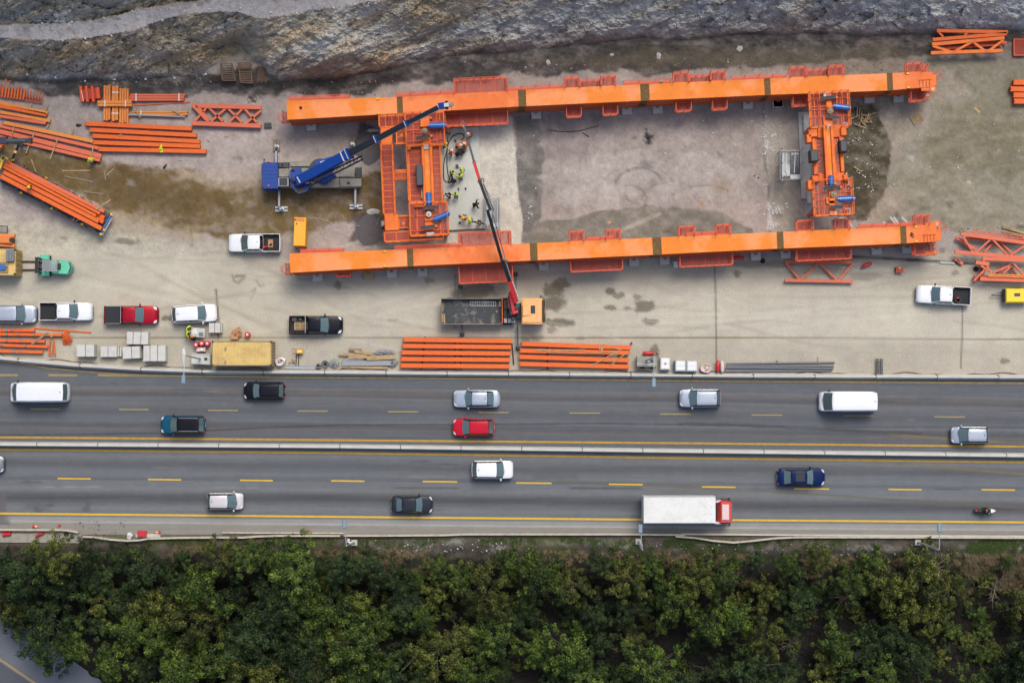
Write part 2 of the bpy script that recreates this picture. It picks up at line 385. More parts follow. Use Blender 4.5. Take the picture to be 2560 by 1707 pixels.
def facet(x, y, seed):
    xi = np.floor(x); yi = np.floor(y); best = np.full(x.shape, 1e9); second = best.copy(); val = np.zeros(x.shape); cid = np.zeros(x.shape)
    def h(a, b, k):
        n = (a.astype(np.int64) * 374761393 + b.astype(np.int64) * 668265263 + (seed + k) * 974711) & 0x7fffffff; n = ((n ^ (n >> 13)) * 1274126177) & 0x7fffffff; return ((n ^ (n >> 16)) & 0xffff) / 65535.0
    for i in (-1, 0, 1):
        for j in (-1, 0, 1):
            a, b = xi + i, yi + j; px_ = a + h(a, b, 1); py_ = b + h(a, b, 2); dx = x - px_; dy = y - py_; d = dx * dx + dy * dy; m = d < best
            second = np.where(m, best, np.minimum(second, d)); v = (h(a, b, 3) - .5) + dx * (h(a, b, 4) - .5) * 1.6 + dy * (h(a, b, 5) - .5) * 1.6
            val = np.where(m, v, val); cid = np.where(m, h(a, b, 6), cid); best = np.where(m, d, best)
    return val, np.sqrt(second) - np.sqrt(best), cid
wx_ = (fbm(X / 30, Y / 30, 4, 400) - .5) * 26; wy_ = (fbm(X / 30, Y / 30, 4, 401) - .5) * 26
F1, E1, K1 = facet((U + wx_) / 62, (V + wy_) / 30, 500); F2, E2, K2 = facet((U + wy_) / 22, (V + wx_) / 12, 520); F3, E3, K3 = facet(X / 9, Y / 7, 540)
Zfac = (F1 * .6 + F2 * .22 + F3 * .13) * rock
Zr = ((fbm(U / 70, V / 7, 5, 702, .6) - .5) * .3 + (strat - .5) * 1.0 + (ridge - .75) * .5 + (lump - .5) * 1.6 + (fine - .5) * .6) * rock + Zfac
leftness = np.clip((1000 - X) / 900, 0, 1)
Zr += (np.floor(lump * 7) / 7 - lump) * 2.2 * rock * leftness
# the hollow in the cliff above the timber stacks, the bulge to the right of it
hol = np.exp(-(((X - 585) / 45) ** 2 + ((Y - 128) / 34) ** 2)); Zr -= 3.4 * hol * rock
bul = np.exp(-(((X - 800) / 130) ** 2 + ((Y - 130) / 60) ** 2)); Zr += 1.6 * bul * rock
Zc = np.maximum(Zc + Zr, 0)
site = (Y > toe - 1)
Zs = (fbm(X / 60, Y / 60, 5, 77) - .5) * .06
rub = np.clip(1 - abs(Y - toe - 12) / 26, 0, 1) * np.clip(Y / 60, 0, 1)
Zs = Zs + rub * fbm(X / 12, Y / 10, 4, 88) * .5
dr = np.clip((Y - 1348) / 150, 0, 1); dr = dr * dr * (3 - 2 * dr)
rough_s = np.clip((Y - 1350) / 30, 0, 1)
Zsouth = -5.0 * dr + (fbm(X / 40, Y / 30, 5, 99) - .5) * .8 * rough_s
roadmask = sdist(X, Y, [(-900, 1150), (60, 1560), (330, 1760), (420, 2300), (-900, 2300)])
rmk = np.clip(.5 - roadmask / 30, 0, 1)
Zsouth = Zsouth * (1 - rmk) - 5.0 * rmk
flat = np.clip(1 - abs(Y - 1130) / 215, 0, 1) > 0
Z = np.where(site, np.where(flat, 0, Zs), Zc)
Z = np.where(Y > 1340, Zsouth, Z)
Z = np.where((Y > 880) & (Y <= 1340), -.02, Z)

so = Soil(X, Y, (172, 160, 155))
# --- soil kinds on the site
so.patch((184, 177, 162), [(-900, 560), (0, 540), (180, 560), (330, 590), (560, 610), (720, 640), (1100, 668), (1500, 655), (2000, 640), (2700, 630), (3500, 640), (3500, 1345), (-900, 1345)], 30, 20)
so.patch((200, 193, 178), [(-900, 620), (0, 600), (250, 610), (500, 640), (900, 720), (1300, 740), (1700, 730), (2100, 700), (2560, 740), (3500, 740), (3500, 860), (2560, 850), (900, 840), (0, 800), (-900, 800)], 60, 30, .7)
so.patch((118, 98, 64), [(-200, 330), (60, 370), (260, 400), (420, 425), (560, 450), (640, 460), (760, 450), (960, 430), (975, 560), (840, 560), (700, 590), (560, 592), (430, 580), (330, 555), (230, 500), (90, 440), (-200, 420)], 26, 22, 1)
so.patch((104, 86, 54), [(60, 380), (300, 420), (520, 470), (480, 540), (330, 520), (150, 450)], 30, 30, .6)
so.patch((98, 78, 48), [(280, 480), (450, 520), (640, 545), (700, 520), (560, 500), (400, 450), (300, 430)], 40, 35, .5)
so.patch((176, 158, 128), [(250, 520), (400, 560), (560, 600), (480, 606), (330, 592), (250, 560)], 30, 25, .6)
so.patch((186, 168, 152), [(440, 420), (640, 440), (650, 465), (560, 470), (450, 450)], 26, 16, .6)
so.patch((176, 162, 158), [(420, 300), (640, 330), (640, 420), (450, 410), (240, 400), (260, 390)], 30, 25, .7)
# under the cliff: dark earth
so.patch((76, 73, 72), [(-900, 190), (130, 180), (420, 180), (700, 180), (880, 180), (1010, 150), (1300, 100), (1700, 80), (2560, 60), (2560, 110), (2300, 136), (2000, 158), (1700, 180), (1300, 195), (1040, 212), (900, 232), (700, 238), (500, 240), (330, 240), (130, 232), (60, 208), (-900, 215)], 24, 22, 1)
so.patch((50, 48, 48), [(430, 196), (700, 205), (1000, 186), (1010, 200), (880, 222), (700, 220), (560, 216)], 20, 14, .8)
so.patch((110, 102, 84), [(1250, 150), (1700, 120), (2300, 118), (2560, 110), (2700, 300), (2500, 230), (2300, 200), (1900, 170), (1500, 170)], 60, 30, .6)
# right part: olive earth
so.patch((144, 138, 120), [(2090, 250), (2240, 240), (2330, 150), (3300, 130), (3300, 600), (2560, 590), (2400, 580), (2260, 560), (2150, 540), (2090, 420)], 50, 40, .9)
so.patch((120, 112, 90), [(2400, 200), (2560, 240), (2560, 420), (2380, 460), (2300, 380)], 80, 70, .6)
so.patch((162, 150, 138), [(2190, 250), (2360, 180), (2420, 230), (2320, 300), (2200, 400), (2200, 480), (2330, 540), (2180, 560), (2140, 420)], 40, 40, .8)
so.patch((72, 66, 50), [(2110, 270), (2180, 262), (2222, 330), (2226, 420), (2200, 500), (2170, 560), (2110, 560), (2100, 420)], 14, 18, .9)
so.patch((164, 152, 146), [(1290, 300), (1920, 258), (1920, 560), (1860, 555), (1760, 530), (1600, 515), (1350, 545)], 24, 20, .9)
so.patch((190, 182, 180), [(1360, 400), (1500, 380), (1850, 400), (1880, 500), (1700, 500), (1400, 520)], 60, 60, .45)
so.patch((120, 112, 116), [(1300, 300), (1500, 290), (1450, 380), (1330, 420)], 40, 40, .45)
so.patch((122, 118, 108), [(1340, 560), (1600, 512), (1700, 520), (1800, 532), (1880, 572), (1880, 600), (1300, 620)], 10, 12, .9)
so.patch((112, 110, 106), [(1284, 290), (1345, 290), (1362, 430), (1352, 540), (1300, 620), (1290, 600), (1300, 500)], 14, 14, .9)
# concrete pads
so.patch((206, 199, 188), [(1120, 300), (1278, 292), (1288, 390), (1296, 480), (1306, 560), (1303, 625), (1120, 640)], 3, 5, 1)
so.patch((168, 160, 150), [(1912, 262), (2010, 258), (2020, 560), (1918, 580), (1925, 470), (1914, 400)], 4, 5, .95)
so.patch((176, 178, 180), [(2004, 274), (2030, 274), (2040, 300), (2060, 540), (2014, 542)], 3, 2, 1)
so.line((96, 90, 80), [(1908, 262), (1912, 400), (1922, 470), (1918, 560), (1925, 580)], 6, 5, .7, 4, .35)
so.line((208, 202, 206), [(1914, 290), (1918, 400), (1920, 480), (1926, 570)], 7, 7, .8, 6, .5)
for x_, y_, a_, b_ in [(1622, 356, 16, 16), (1614, 410, 26, 14), (1632, 460, 14, 14), (1450, 380, 30, 18), (1372, 330, 26, 18), (1380, 480, 24, 18), (1720, 370, 18, 12)]:
    so.blob((112, 108, 108), x_, y_, a_, b_, .5, .9)
so.blob((44, 42, 44), 1622, 350, 13, 13, .95, .5, .7); so.blob((44, 42, 44), 1616, 336, 5, 12, .7, .5, .7)
for r_, cx_, cy_, a0, a1 in [(62, 1596, 470, 200, 345), (78, 1612, 480, 190, 350), (50, 1655, 500, 180, 300), (90, 1585, 490, 200, 330), (38, 1600, 480, 90, 200), (46, 1570, 500, 260, 380), (70, 1680, 490, 110, 200), (120, 1760, 560, 230, 300)]:
    pts = [(cx_ + r_ * math.cos(math.radians(a0 + (a1 - a0) * i / 14)), cy_ + r_ * .8 * math.sin(math.radians(a0 + (a1 - a0) * i / 14))) for i in range(15)]
    so.line((112, 100, 88), pts, 4, 5, .5, 3, .28)
so.blob((150, 128, 96), 1810, 462, 44, 26, .5, .9); so.blob((170, 128, 66), 1755, 506, 8, 6, .7)
# grey sand heaps get their own mesh; damp halo round them
so.blob((120, 112, 100), 915, 360, 60, 60, .4, .8); so.blob((84, 80, 80), 918, 362, 44, 52, .9, .3, .5); so.blob((84, 80, 80), 925, 577, 50, 48, .9, .3, .5)
# wet marks on the tan hardstanding
WET = (104, 97, 84)
for x_, y_, a_, b_, op in [(1388, 722, 32, 24, .85), (1402, 710, 22, 18, .8), (1380, 760, 40, 20, .85), (1398, 806, 38, 12, .85), (1378, 822, 14, 12, .5), (1526, 728, 16, 9, .85), (1545, 738, 16, 9, .7), (1596, 742, 14, 8, .6), (1606, 768, 32, 18, .85), (1526, 770, 18, 7, .75), (1568, 771, 10, 6, .6), (1628, 804, 26, 9, .85), (1842, 684, 11, 10, .85), (1180, 730, 60, 30, .7), (1640, 882, 16, 22, .75), (310, 603, 34, 9, .7), (600, 690, 20, 5, .6), (420, 795, 14, 8, .8), (1340, 845, 20, 8, .5), (1312, 850, 14, 8, .5), (1450, 846, 12, 6, .5), (2512, 902, 16, 7, .7), (2160, 690, 40, 14, .35), (2390, 682, 12, 8, .5), (985, 800, 18, 4, .6), (845, 712, 9, 12, .8), (1072, 700, 14, 9, .5), (1930, 660, 120, 10, .5), (1250, 858, 12, 12, .5)]:
    so.blob(WET, x_, y_, a_, b_, op, .35)
so.line((140, 120, 80), [(580, 686), (584, 702), (596, 708), (610, 694)], 4, 3, .8, 1); so.line((140, 120, 80), [(640, 700), (650, 716), (660, 712)], 3, 3, .6, 1); so.line((150, 130, 92), [(630, 728), (640, 718), (632, 740), (626, 748)], 3, 3, .6, 1)
# joints in the hardstanding
so.line((104, 96, 84), [(-600, 836), (0, 840), (250, 844), (600, 845), (900, 845), (1380, 843), (1500, 844), (1790, 844), (2390, 847), (3000, 850)], 3.2, 3, .75)
so.line((196, 176, 120), [(20, 845), (500, 848), (900, 849), (1500, 848), (1900, 849), (2560, 852)], 3, 3, .45, 1, .45)
so.line((96, 88, 78), [(1787, 665), (1789, 740), (1791, 903)], 4, 3, .8); so.line((104, 96, 84), [(2406, 760), (2405, 845), (2402, 920)], 4, 3, .75)
so.line((104, 96, 84), [(540, 724), (547, 806), (545, 846)], 5, 3, .8); so.line((110, 98, 86), [(1139, 688), (1137, 820)], 5, 5, .6); so.line((140, 128, 112), [(1250, 640), (1256, 700)], 4, 5, .4)
so.line((74, 72, 72), [(2100, 640), (2250, 648), (2440, 660)], 7, 3, .9, 2)
for i in range(60):                                  # wheel tracks
    x0 = rs.uniform(-100, 2500); y0 = rs.uniform(640, 830); ln = rs.uniform(120, 600); a_ = rs.normal(0, .10)
    so.line((212, 206, 192) if i % 2 else (154, 147, 134), [(x0 + ln * q, y0 + ln * q * a_ + 20 * math.sin(q * 2.4 + i)) for q in np.linspace(0, 1, 9)], rs.uniform(3, 8), 6, .3)
for i in range(40):
    x0 = rs.uniform(-60, 900); y0 = rs.uniform(560, 700); ln = rs.uniform(100, 400); a_ = rs.normal(.25, .25)
    so.line((204, 196, 180) if i % 2 else (156, 146, 130), [(x0 + ln * q, y0 + ln * q * a_ - 40 * q * q) for q in np.linspace(0, 1, 9)], rs.uniform(4, 9), 9, .22)
for i in range(44):
    x0 = rs.uniform(2180, 2500); y0 = rs.uniform(280, 560); ln = rs.uniform(80, 260); a_ = rs.normal(-.2, .4)
    so.line((160, 150, 128) if i % 2 else (112, 106, 86), [(x0 + ln * q, y0 + ln * q * a_ + 25 * q * q) for q in np.linspace(0, 1, 9)], rs.uniform(4, 10), 9, .3, 2)
for i in range(90):                                  # small stains
    x_ = rs.uniform(0, 2560); y_ = rs.uniform(220, 640); so.blob((88, 80, 72) if i % 3 else (188, 180, 176), x_, y_, rs.uniform(4, 16), rs.uniform(3, 12), rs.uniform(.2, .6), .7, .7)
# --- rock colours
rk = np.clip(t * 8, 0, 1)
warm = np.clip(.5 + (fbm(U / 200, V / 60, 4, 121) - .5) * 3 + (900 - X) / 2200, 0, 1)
rc = cv((178, 164, 142)) * warm[..., None] + cv((196, 193, 188)) * (1 - warm)[..., None]
rc = rc * (.88 + .3 * fbm(U / 40, V / 14, 5, 701, .6))[..., None]
rc = rc * (.8 + .16 * K1 + .12 * K2 + .12 * K3)[..., None]
och = np.clip((fbm(U / 120, V / 22, 5, 131) - .56) * 7, 0, 1) * np.clip((2300 - X) / 1200, .15, 1); rc = rc * (1 - och[..., None] * .45) + cv((214, 180, 130)) * och[..., None] * .45
blu = np.clip((fbm(U / 90, V / 30, 5, 141) - .5) * 5, 0, 1) * np.clip((X - 900) / 900, 0, 1); rc = rc * (1 - blu[..., None] * .35) + cv((170, 176, 188)) * blu[..., None] * .35
drk = np.clip((.42 - fbm(U / 30, V / 12, 6, 151, .65)) * 8, 0, 1); crk = np.clip(1 - E1 * 14, 0, 1) * .3 + np.clip(1 - E2 * 8, 0, 1) * .12; drk = np.clip(drk * .4 + crk, 0, .6); rc = rc * (1 - drk[..., None]) + cv((92, 86, 80)) * drk[..., None]
lt = np.clip((fbm(X / 24, Y / 14, 6, 161, .65) - .57) * 8, 0, 1); rc = rc * (1 - lt[..., None] * .25) + cv((226, 222, 216)) * lt[..., None] * .25
rlt = np.clip((X - 2100) / 400, 0, 1) * np.clip((90 - Y) / 60, 0, 1) * .35; rc = rc * (1 - rlt[..., None]) + cv((222, 222, 224)) * rlt[..., None]
so.C = so.C * (1 - rk[..., None]) + rc * rk[..., None]
bn = np.clip((lob + 4 - Y) / 8, 0, 1) * np.clip((Y - hib) / 10, 0, 1); bc = cv((194, 187, 188)); so.C = so.C * (1 - bn[..., None]) + bc * bn[..., None]
peb = (np.clip((fbm(X / 9, Y / 7, 3, 171) - .6) * 9, 0, 1) * np.clip(1 - (Y - hib) / (lob - hib + 1), 0, 1) * bn)[..., None]; so.C = so.C * (1 - peb * .7) + cv((92, 76, 62)) * peb * .7
# --- south slope
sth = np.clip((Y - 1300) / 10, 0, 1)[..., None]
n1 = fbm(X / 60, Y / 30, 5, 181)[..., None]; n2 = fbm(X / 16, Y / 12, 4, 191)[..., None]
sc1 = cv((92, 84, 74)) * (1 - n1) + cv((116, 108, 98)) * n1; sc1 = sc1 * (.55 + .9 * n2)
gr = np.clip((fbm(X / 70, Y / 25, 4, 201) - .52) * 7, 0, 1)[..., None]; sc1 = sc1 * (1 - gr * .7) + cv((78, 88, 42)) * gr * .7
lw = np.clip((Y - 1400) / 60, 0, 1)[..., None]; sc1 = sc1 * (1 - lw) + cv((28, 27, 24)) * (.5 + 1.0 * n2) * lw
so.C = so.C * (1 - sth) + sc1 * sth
yard = np.clip((660 - .02 * X - Y) / 60, .22, 1)
so.mottle(90, .14, 301, (Y < 1340)); so.mottle(24, .18, 303, yard); so.mottle(9, .2, 302, yard); so.mottle(4.2, .2, 305, (Y < 640) * 1.0)
for bx, by, ex in [(980, 1358, 26), (1045, 1362, 40), (1240, 1372, 20), (1400, 1356, 34), (1470, 1352, 30), (1560, 1362, 26), (720, 1352, 30), (2180, 1372, 60), (1900, 1370, 60), (2450, 1366, 40), (200, 1322, 60), (330, 1328, 60), (1140, 1355, 26)]:
    so.blob((176, 172, 166), bx, by, ex, 9, .55, .8, .9)
so.blob((92, 124, 40), 2490, 1366, 60, 10, .9, .6); so.blob((170, 168, 162), 2560, 1374, 30, 6, .9)
msk = Z[:-1, :-1] + Z[1:, 1:] > .9
north = Y[:-1, :-1] < toe[:-1, :-1] - 4
cl = north
G_MAT = soil_mat('ground_soil', 1.6, .2, .04, 9)
R_MAT = soil_mat('rock', 2.2, .32, .12, 5)
W_MAT = soil_mat('slope_soil', 1.5, .35, .1, 8)
s_ = Y[:-1, :-1] >= 1340
grid_mesh('ground', X, Y, Z, so.C, G_MAT, ~cl & ~s_)
grid_mesh('rock_slope', X, Y, Z, so.C, R_MAT, cl)
grid_mesh('wooded_slope', X, Y, Z, so.C, W_MAT, s_)
def ground_z(px, py):
    j = int(np.clip(np.searchsorted(gx, px) - 1, 0, len(gx) - 2)); i = int(np.clip(np.searchsorted(gy, py) - 1, 0, len(gy) - 2)); return float(Z[i, j])

# ---------------------------------------------------------------- highway
NB = [(-900, 840), (-300, 868), (0, 889), (53.6, 898), (202, 911), (351, 920), (503, 925.5), (655, 927.5), (804, 928), (1259, 932), (1870, 937), (2560, 940), (3600, 944)]
MEDL = [(-900, 1101), (0, 1107.5), (860, 1113.5), (1710, 1125), (2560, 1136), (3600, 1149)]
Y4 = [(-900, 1275), (0, 1283), (860, 1291.5), (1603, 1298.4), (1828, 1299.5), (2560, 1305), (3600, 1312)]
hx = np.concatenate([np.array([-12000, -4000, -1500]), np.arange(-600, 3200, 10), np.array([4000, 6500, 15000])]).astype(float)
hy = np.arange(0, 1.0001, .0045)
HX, T_ = np.meshgrid(hx, hy)
ytop = np.interp(HX, *zip(*NB)) + 4
ybot = np.interp(HX, [-600, 3200], [1336, 1336])
HY = ytop + (ybot - ytop) * T_
rd = Soil(HX, HY, (100, 103, 110))
med = np.interp(HX, *zip(*MEDL)); y4 = np.interp(HX, *zip(*Y4))
southc = np.clip((HY - med) / 6, 0, 1)[..., None]; rd.C = rd.C * (1 - southc) + cv((110, 114, 120)) * southc
sh = np.clip((HY - y4 - 5) / 4, 0, 1)[..., None]; rd.C = rd.C * (1 - sh) + cv((146, 145, 144)) * sh
sh2 = np.clip((HY - y4 - 15) / 4, 0, 1)[..., None]; rd.C = rd.C * (1 - sh2) + cv((164, 163, 160)) * sh2
sh3 = np.clip((HY - y4 - 20) / 3, 0, 1)[..., None]; rd.C = rd.C * (1 - sh3) + cv((140, 136, 130)) * sh3
def lane(off, w_, op, rgb, ref, seed):
    yy = ref + off + (fbm(HX / 300, HX * 0, 3, seed) - .5) * 8
    a = np.exp(-((HY - yy) / w_) ** 2) * op * (.75 + .5 * fbm(HX / 200, HY / 8, 4, seed + 1)); rd.blend(np.clip(a, 0, 1), rgb)
for off, w_, op, ref in [(-128, 12, .5, med), (-84, 9, .3, med), (-45, 12, .5, med), (-20, 8, .3, med), (50, 14, .55, med), (84, 5, .35, med), (134, 15, .8, med)]:
    lane(off, w_, op, (74, 74, 78), ref, int(abs(off)))
for off, w_, op in [(-140, 3, .35), (-116, 3, .3), (-60, 4, .25), (112, 6, .3), (160, 6, .25), (28, 5, .25)]:
    lane(off, w_, op, (132, 130, 128), med, int(abs(off)) + 50)
for off, w_, op in [(-133, 5, .4), (-105, 4, .25), (-38, 4, .3)]: lane(off, w_, op, (124, 114, 104), med, int(abs(off)) + 90)
rd.line((58, 58, 62), [(0, 1088), (200, 1086), (400, 1082), (520, 1076), (700, 1067), (860, 1062), (1130, 1061), (1240, 1060), (1500, 1058), (1700, 1061)], 3, 3, .75, 1)
rd.line((66, 66, 70), [(1700, 1060), (1850, 1062), (2060, 1073), (2200, 1080), (2300, 1084)], 9, 4, .6, 3)
rd.line((70, 70, 72), [(1750, 1062), (2100, 1068), (2560, 1068)], 3, 3, .6, 1)
rd.line((128, 112, 72), [(2230, 1086), (2380, 1097), (2560, 1108)], 6, 3, .7, 1, .2)
rd.line((128, 112, 72), [(2180, 1156), (2350, 1168), (2560, 1184)], 5, 3, .7, 1, .2)
rd.line((104, 98, 84), [(1400, 1205), (1700, 1216), (1900, 1226), (2200, 1246), (2450, 1262), (2700, 1280)], 6, 4, .7, 1)
rd.line((96, 94, 92), [(0, 1197), (400, 1199), (900, 1202), (1400, 1206)], 3, 3, .6)
rd.line((150, 150, 152), [(93, 1217), (248, 1216)], 4, 2, .5, 1, .3); rd.line((146, 146, 148), [(535, 1218), (690, 1218)], 4, 2, .4, 1, .3)
rd.line((84, 86, 92), [(982, 1219), (1142, 1220)], 5, 2, .6, 1); rd.line((84, 86, 92), [(1430, 1220), (1600, 1220)], 6, 2, .8)
rd.line((84, 86, 92), [(1880, 1221), (1990, 1224)], 5, 2, .5); rd.line((84, 86, 92), [(2338, 1222), (2400, 1223)], 5, 2, .5)
for q in [(90, 1268), (128, 1262), (214, 1272), (222, 1262), (96, 1278)]: rd.blob((70, 72, 76), q[0], q[1], 8, 8, .5, .5, .9)
rd.patch((98, 96, 100), [(-60, 1234), (14, 1236), (22, 1312), (-60, 1312)], 3, 2, .8)
for _ in range(26): rd.blob((78, 78, 82) if _ % 3 else (126, 124, 122), rs.uniform(0, 2560), rs.uniform(950, 1290), rs.uniform(8, 60), rs.uniform(2, 5), rs.uniform(.25, .5), .6, .6)
for x_, y_, l_, h_ in [(430, 968, 90, 18), (1330, 1180, 120, 20), (1960, 1062, 70, 14), (60, 1250, 60, 26), (2300, 990, 60, 14)]: rd.patch((92, 94, 100), [(x_, y_), (x_ + l_, y_ + 1), (x_ + l_, y_ + h_), (x_, y_ + h_ - 1)], 3, 1.5, .5)
rd.mottle(300, .05, 411); rd.mottle(18, .07, 412); rd.C = rd.C * (1 + (fbm(HX / 160, HY / 2.6, 4, 413) - .5) * .22)[..., None]; rd.C = rd.C * (1 + (fbm(HX / 10, HY / 4, 4, 414) - .5) * .16)[..., None]
A_MAT = soil_mat('asphalt', 2.2, .2, .012, 30, .85)
grid_mesh('highway_road', HX, HY, np.full(HX.shape, .004), rd.C, A_MAT)
# lower road at the bottom left corner
def strip(name, pts, wpx, m, z=.008, zfun=None, kind='structure', parent=None):
    mb = MB(); n = len(pts); lo_, hi_ = [], []
    for i, (x, y) in enumerate(pts):
        a = pts[max(0, i - 1)]; b = pts[min(n - 1, i + 1)]; dx, dy = b[0] - a[0], b[1] - a[1]; l = math.hypot(dx, dy); nx_, ny_ = -dy / l * wpx / 2, dx / l * wpx / 2
        lo_.append(P(x - nx_, y - ny_, z)); hi_.append(P(x + nx_, y + ny_, z))
    mb.add(lo_ + hi_, [(i, i + 1, n + i + 1, n + i) for i in range(n - 1)])
    o = mb.build(name, m); o['kind'] = kind
    return o
def dens(pts, step=60):
    out = []
    for (ax, ay), (bx, by) in zip(pts, pts[1:]):
        k = max(1, int(math.hypot(bx - ax, by - ay) / step))
        for i in range(k): out.append((ax + (bx - ax) * i / k, ay + (by - ay) * i / k))
    return out + [pts[-1]]
mat('road_yellow', (186, 146, 44), .8, 0, .12, 2, rgb2=(150, 122, 56), amt=.6)
mat('road_yellow_faded', (168, 144, 92), .85, 0, .15, 2, rgb2=(128, 118, 96), amt=.7)
mat('dash_yellow', (222, 178, 36), .8, 0, .1, 2, rgb2=(196, 156, 50), amt=.5)
mat('dash_faded', (160, 142, 88), .85, 0, .15, 2, rgb2=(134, 124, 92), amt=.6)
mat('low_asphalt', (104, 110, 122), .85, 0, .15, 1.2)
mat('low_asphalt_dark', (80, 84, 94), .85, 0, .15, 1.2)
mat('kerb', (150, 136, 108), .85, 0, .12, 2)
strip('edge_line', dens([(244, 937.5), (860, 943.5), (1710, 951), (2560, 957.6), (3600, 966)]), 5, 'road_yellow_faded')
strip('edge_line', dens([(-300, 872), (60, 910), (117, 920), (164, 924.4), (256, 932.5), (384, 938.5)], 20), 3.6, 'road_yellow_faded', .012)
strip('edge_line', dens([(-900, 1084), (0, 1092.6), (860, 1100), (1710, 1107.5), (2560, 1116), (3600, 1126)]), 5, 'road_yellow')
strip('edge_line', dens([(-900, 1114), (0, 1123), (860, 1132), (1710, 1144.5), (2560, 1155), (3600, 1168)]), 5, 'road_yellow')
strip('edge_line', dens(Y4), 5, 'dash_yellow')
for a, b, y in [(-120, 45, 937), (121, 193, 937.5)]: strip('lane_dash', [(a, y), (b, y + .5)], 5, 'dash_faded')
for a, b, y in [(75.7, 150, 1022), (297, 372, 1023.2), (520, 595, 1025.3), (744, 820, 1027), (969.5, 1045.6, 1028.6), (1195.5, 1272, 1030.4), (1424, 1500, 1032), (1651, 1727.6, 1034.6), (1879, 1956, 1037), (2107.6, 2184, 1039), (2336, 2412, 1041.7)]:
    strip('lane_dash', [(a, y), (b, y + .4)], 3.2, 'dash_faded')
for a, b, y in [(144, 227, 1195.6), (370, 453, 1198), (600, 682, 1200), (828, 911, 1201.3), (1056.6, 1143, 1203), (1290, 1379, 1206.6), (1522, 1607, 1210), (1755, 1839, 1216.5), (1986, 2073, 1221), (2221, 2304, 1222.7), (2454, 2538, 1223.5)]:
    strip('lane_dash', [(a, y), (b, y + 1)], 3.6, 'dash_yellow')
zr = -4.97
mb = MB(); pl = [(-900, 1100), (-100, 1485), (60, 1565), (330, 1755), (460, 2300), (-900, 2300)]
mb.add([P(x, y, zr) for x, y in pl], [tuple(range(len(pl)))[::-1]]); o = mb.build('lower_road', 'low_asphalt'); o['kind'] = 'structure'
mb = MB(); pl = [(-900, 1240), (-100, 1600), (0, 1655), (104, 1725), (330, 1900), (400, 2300), (-900, 2300)]
mb.add([P(x, y, zr + .004) for x, y in pl], [tuple(range(len(pl)))[::-1]]); o = mb.build('lower_road_lane', 'low_asphalt_dark'); o['kind'] = 'structure'
kb = MB(); kp = [(-400, 1440), (-100, 1592), (0, 1647), (55, 1684), (104, 1718), (330, 1893)]
for a, b in zip(kp, kp[1:]): kb.beam(P(*a, zr + .06), P(*b, zr + .06), .28, .14)
o = kb.build('kerb', 'kerb'); o['kind'] = 'structure'
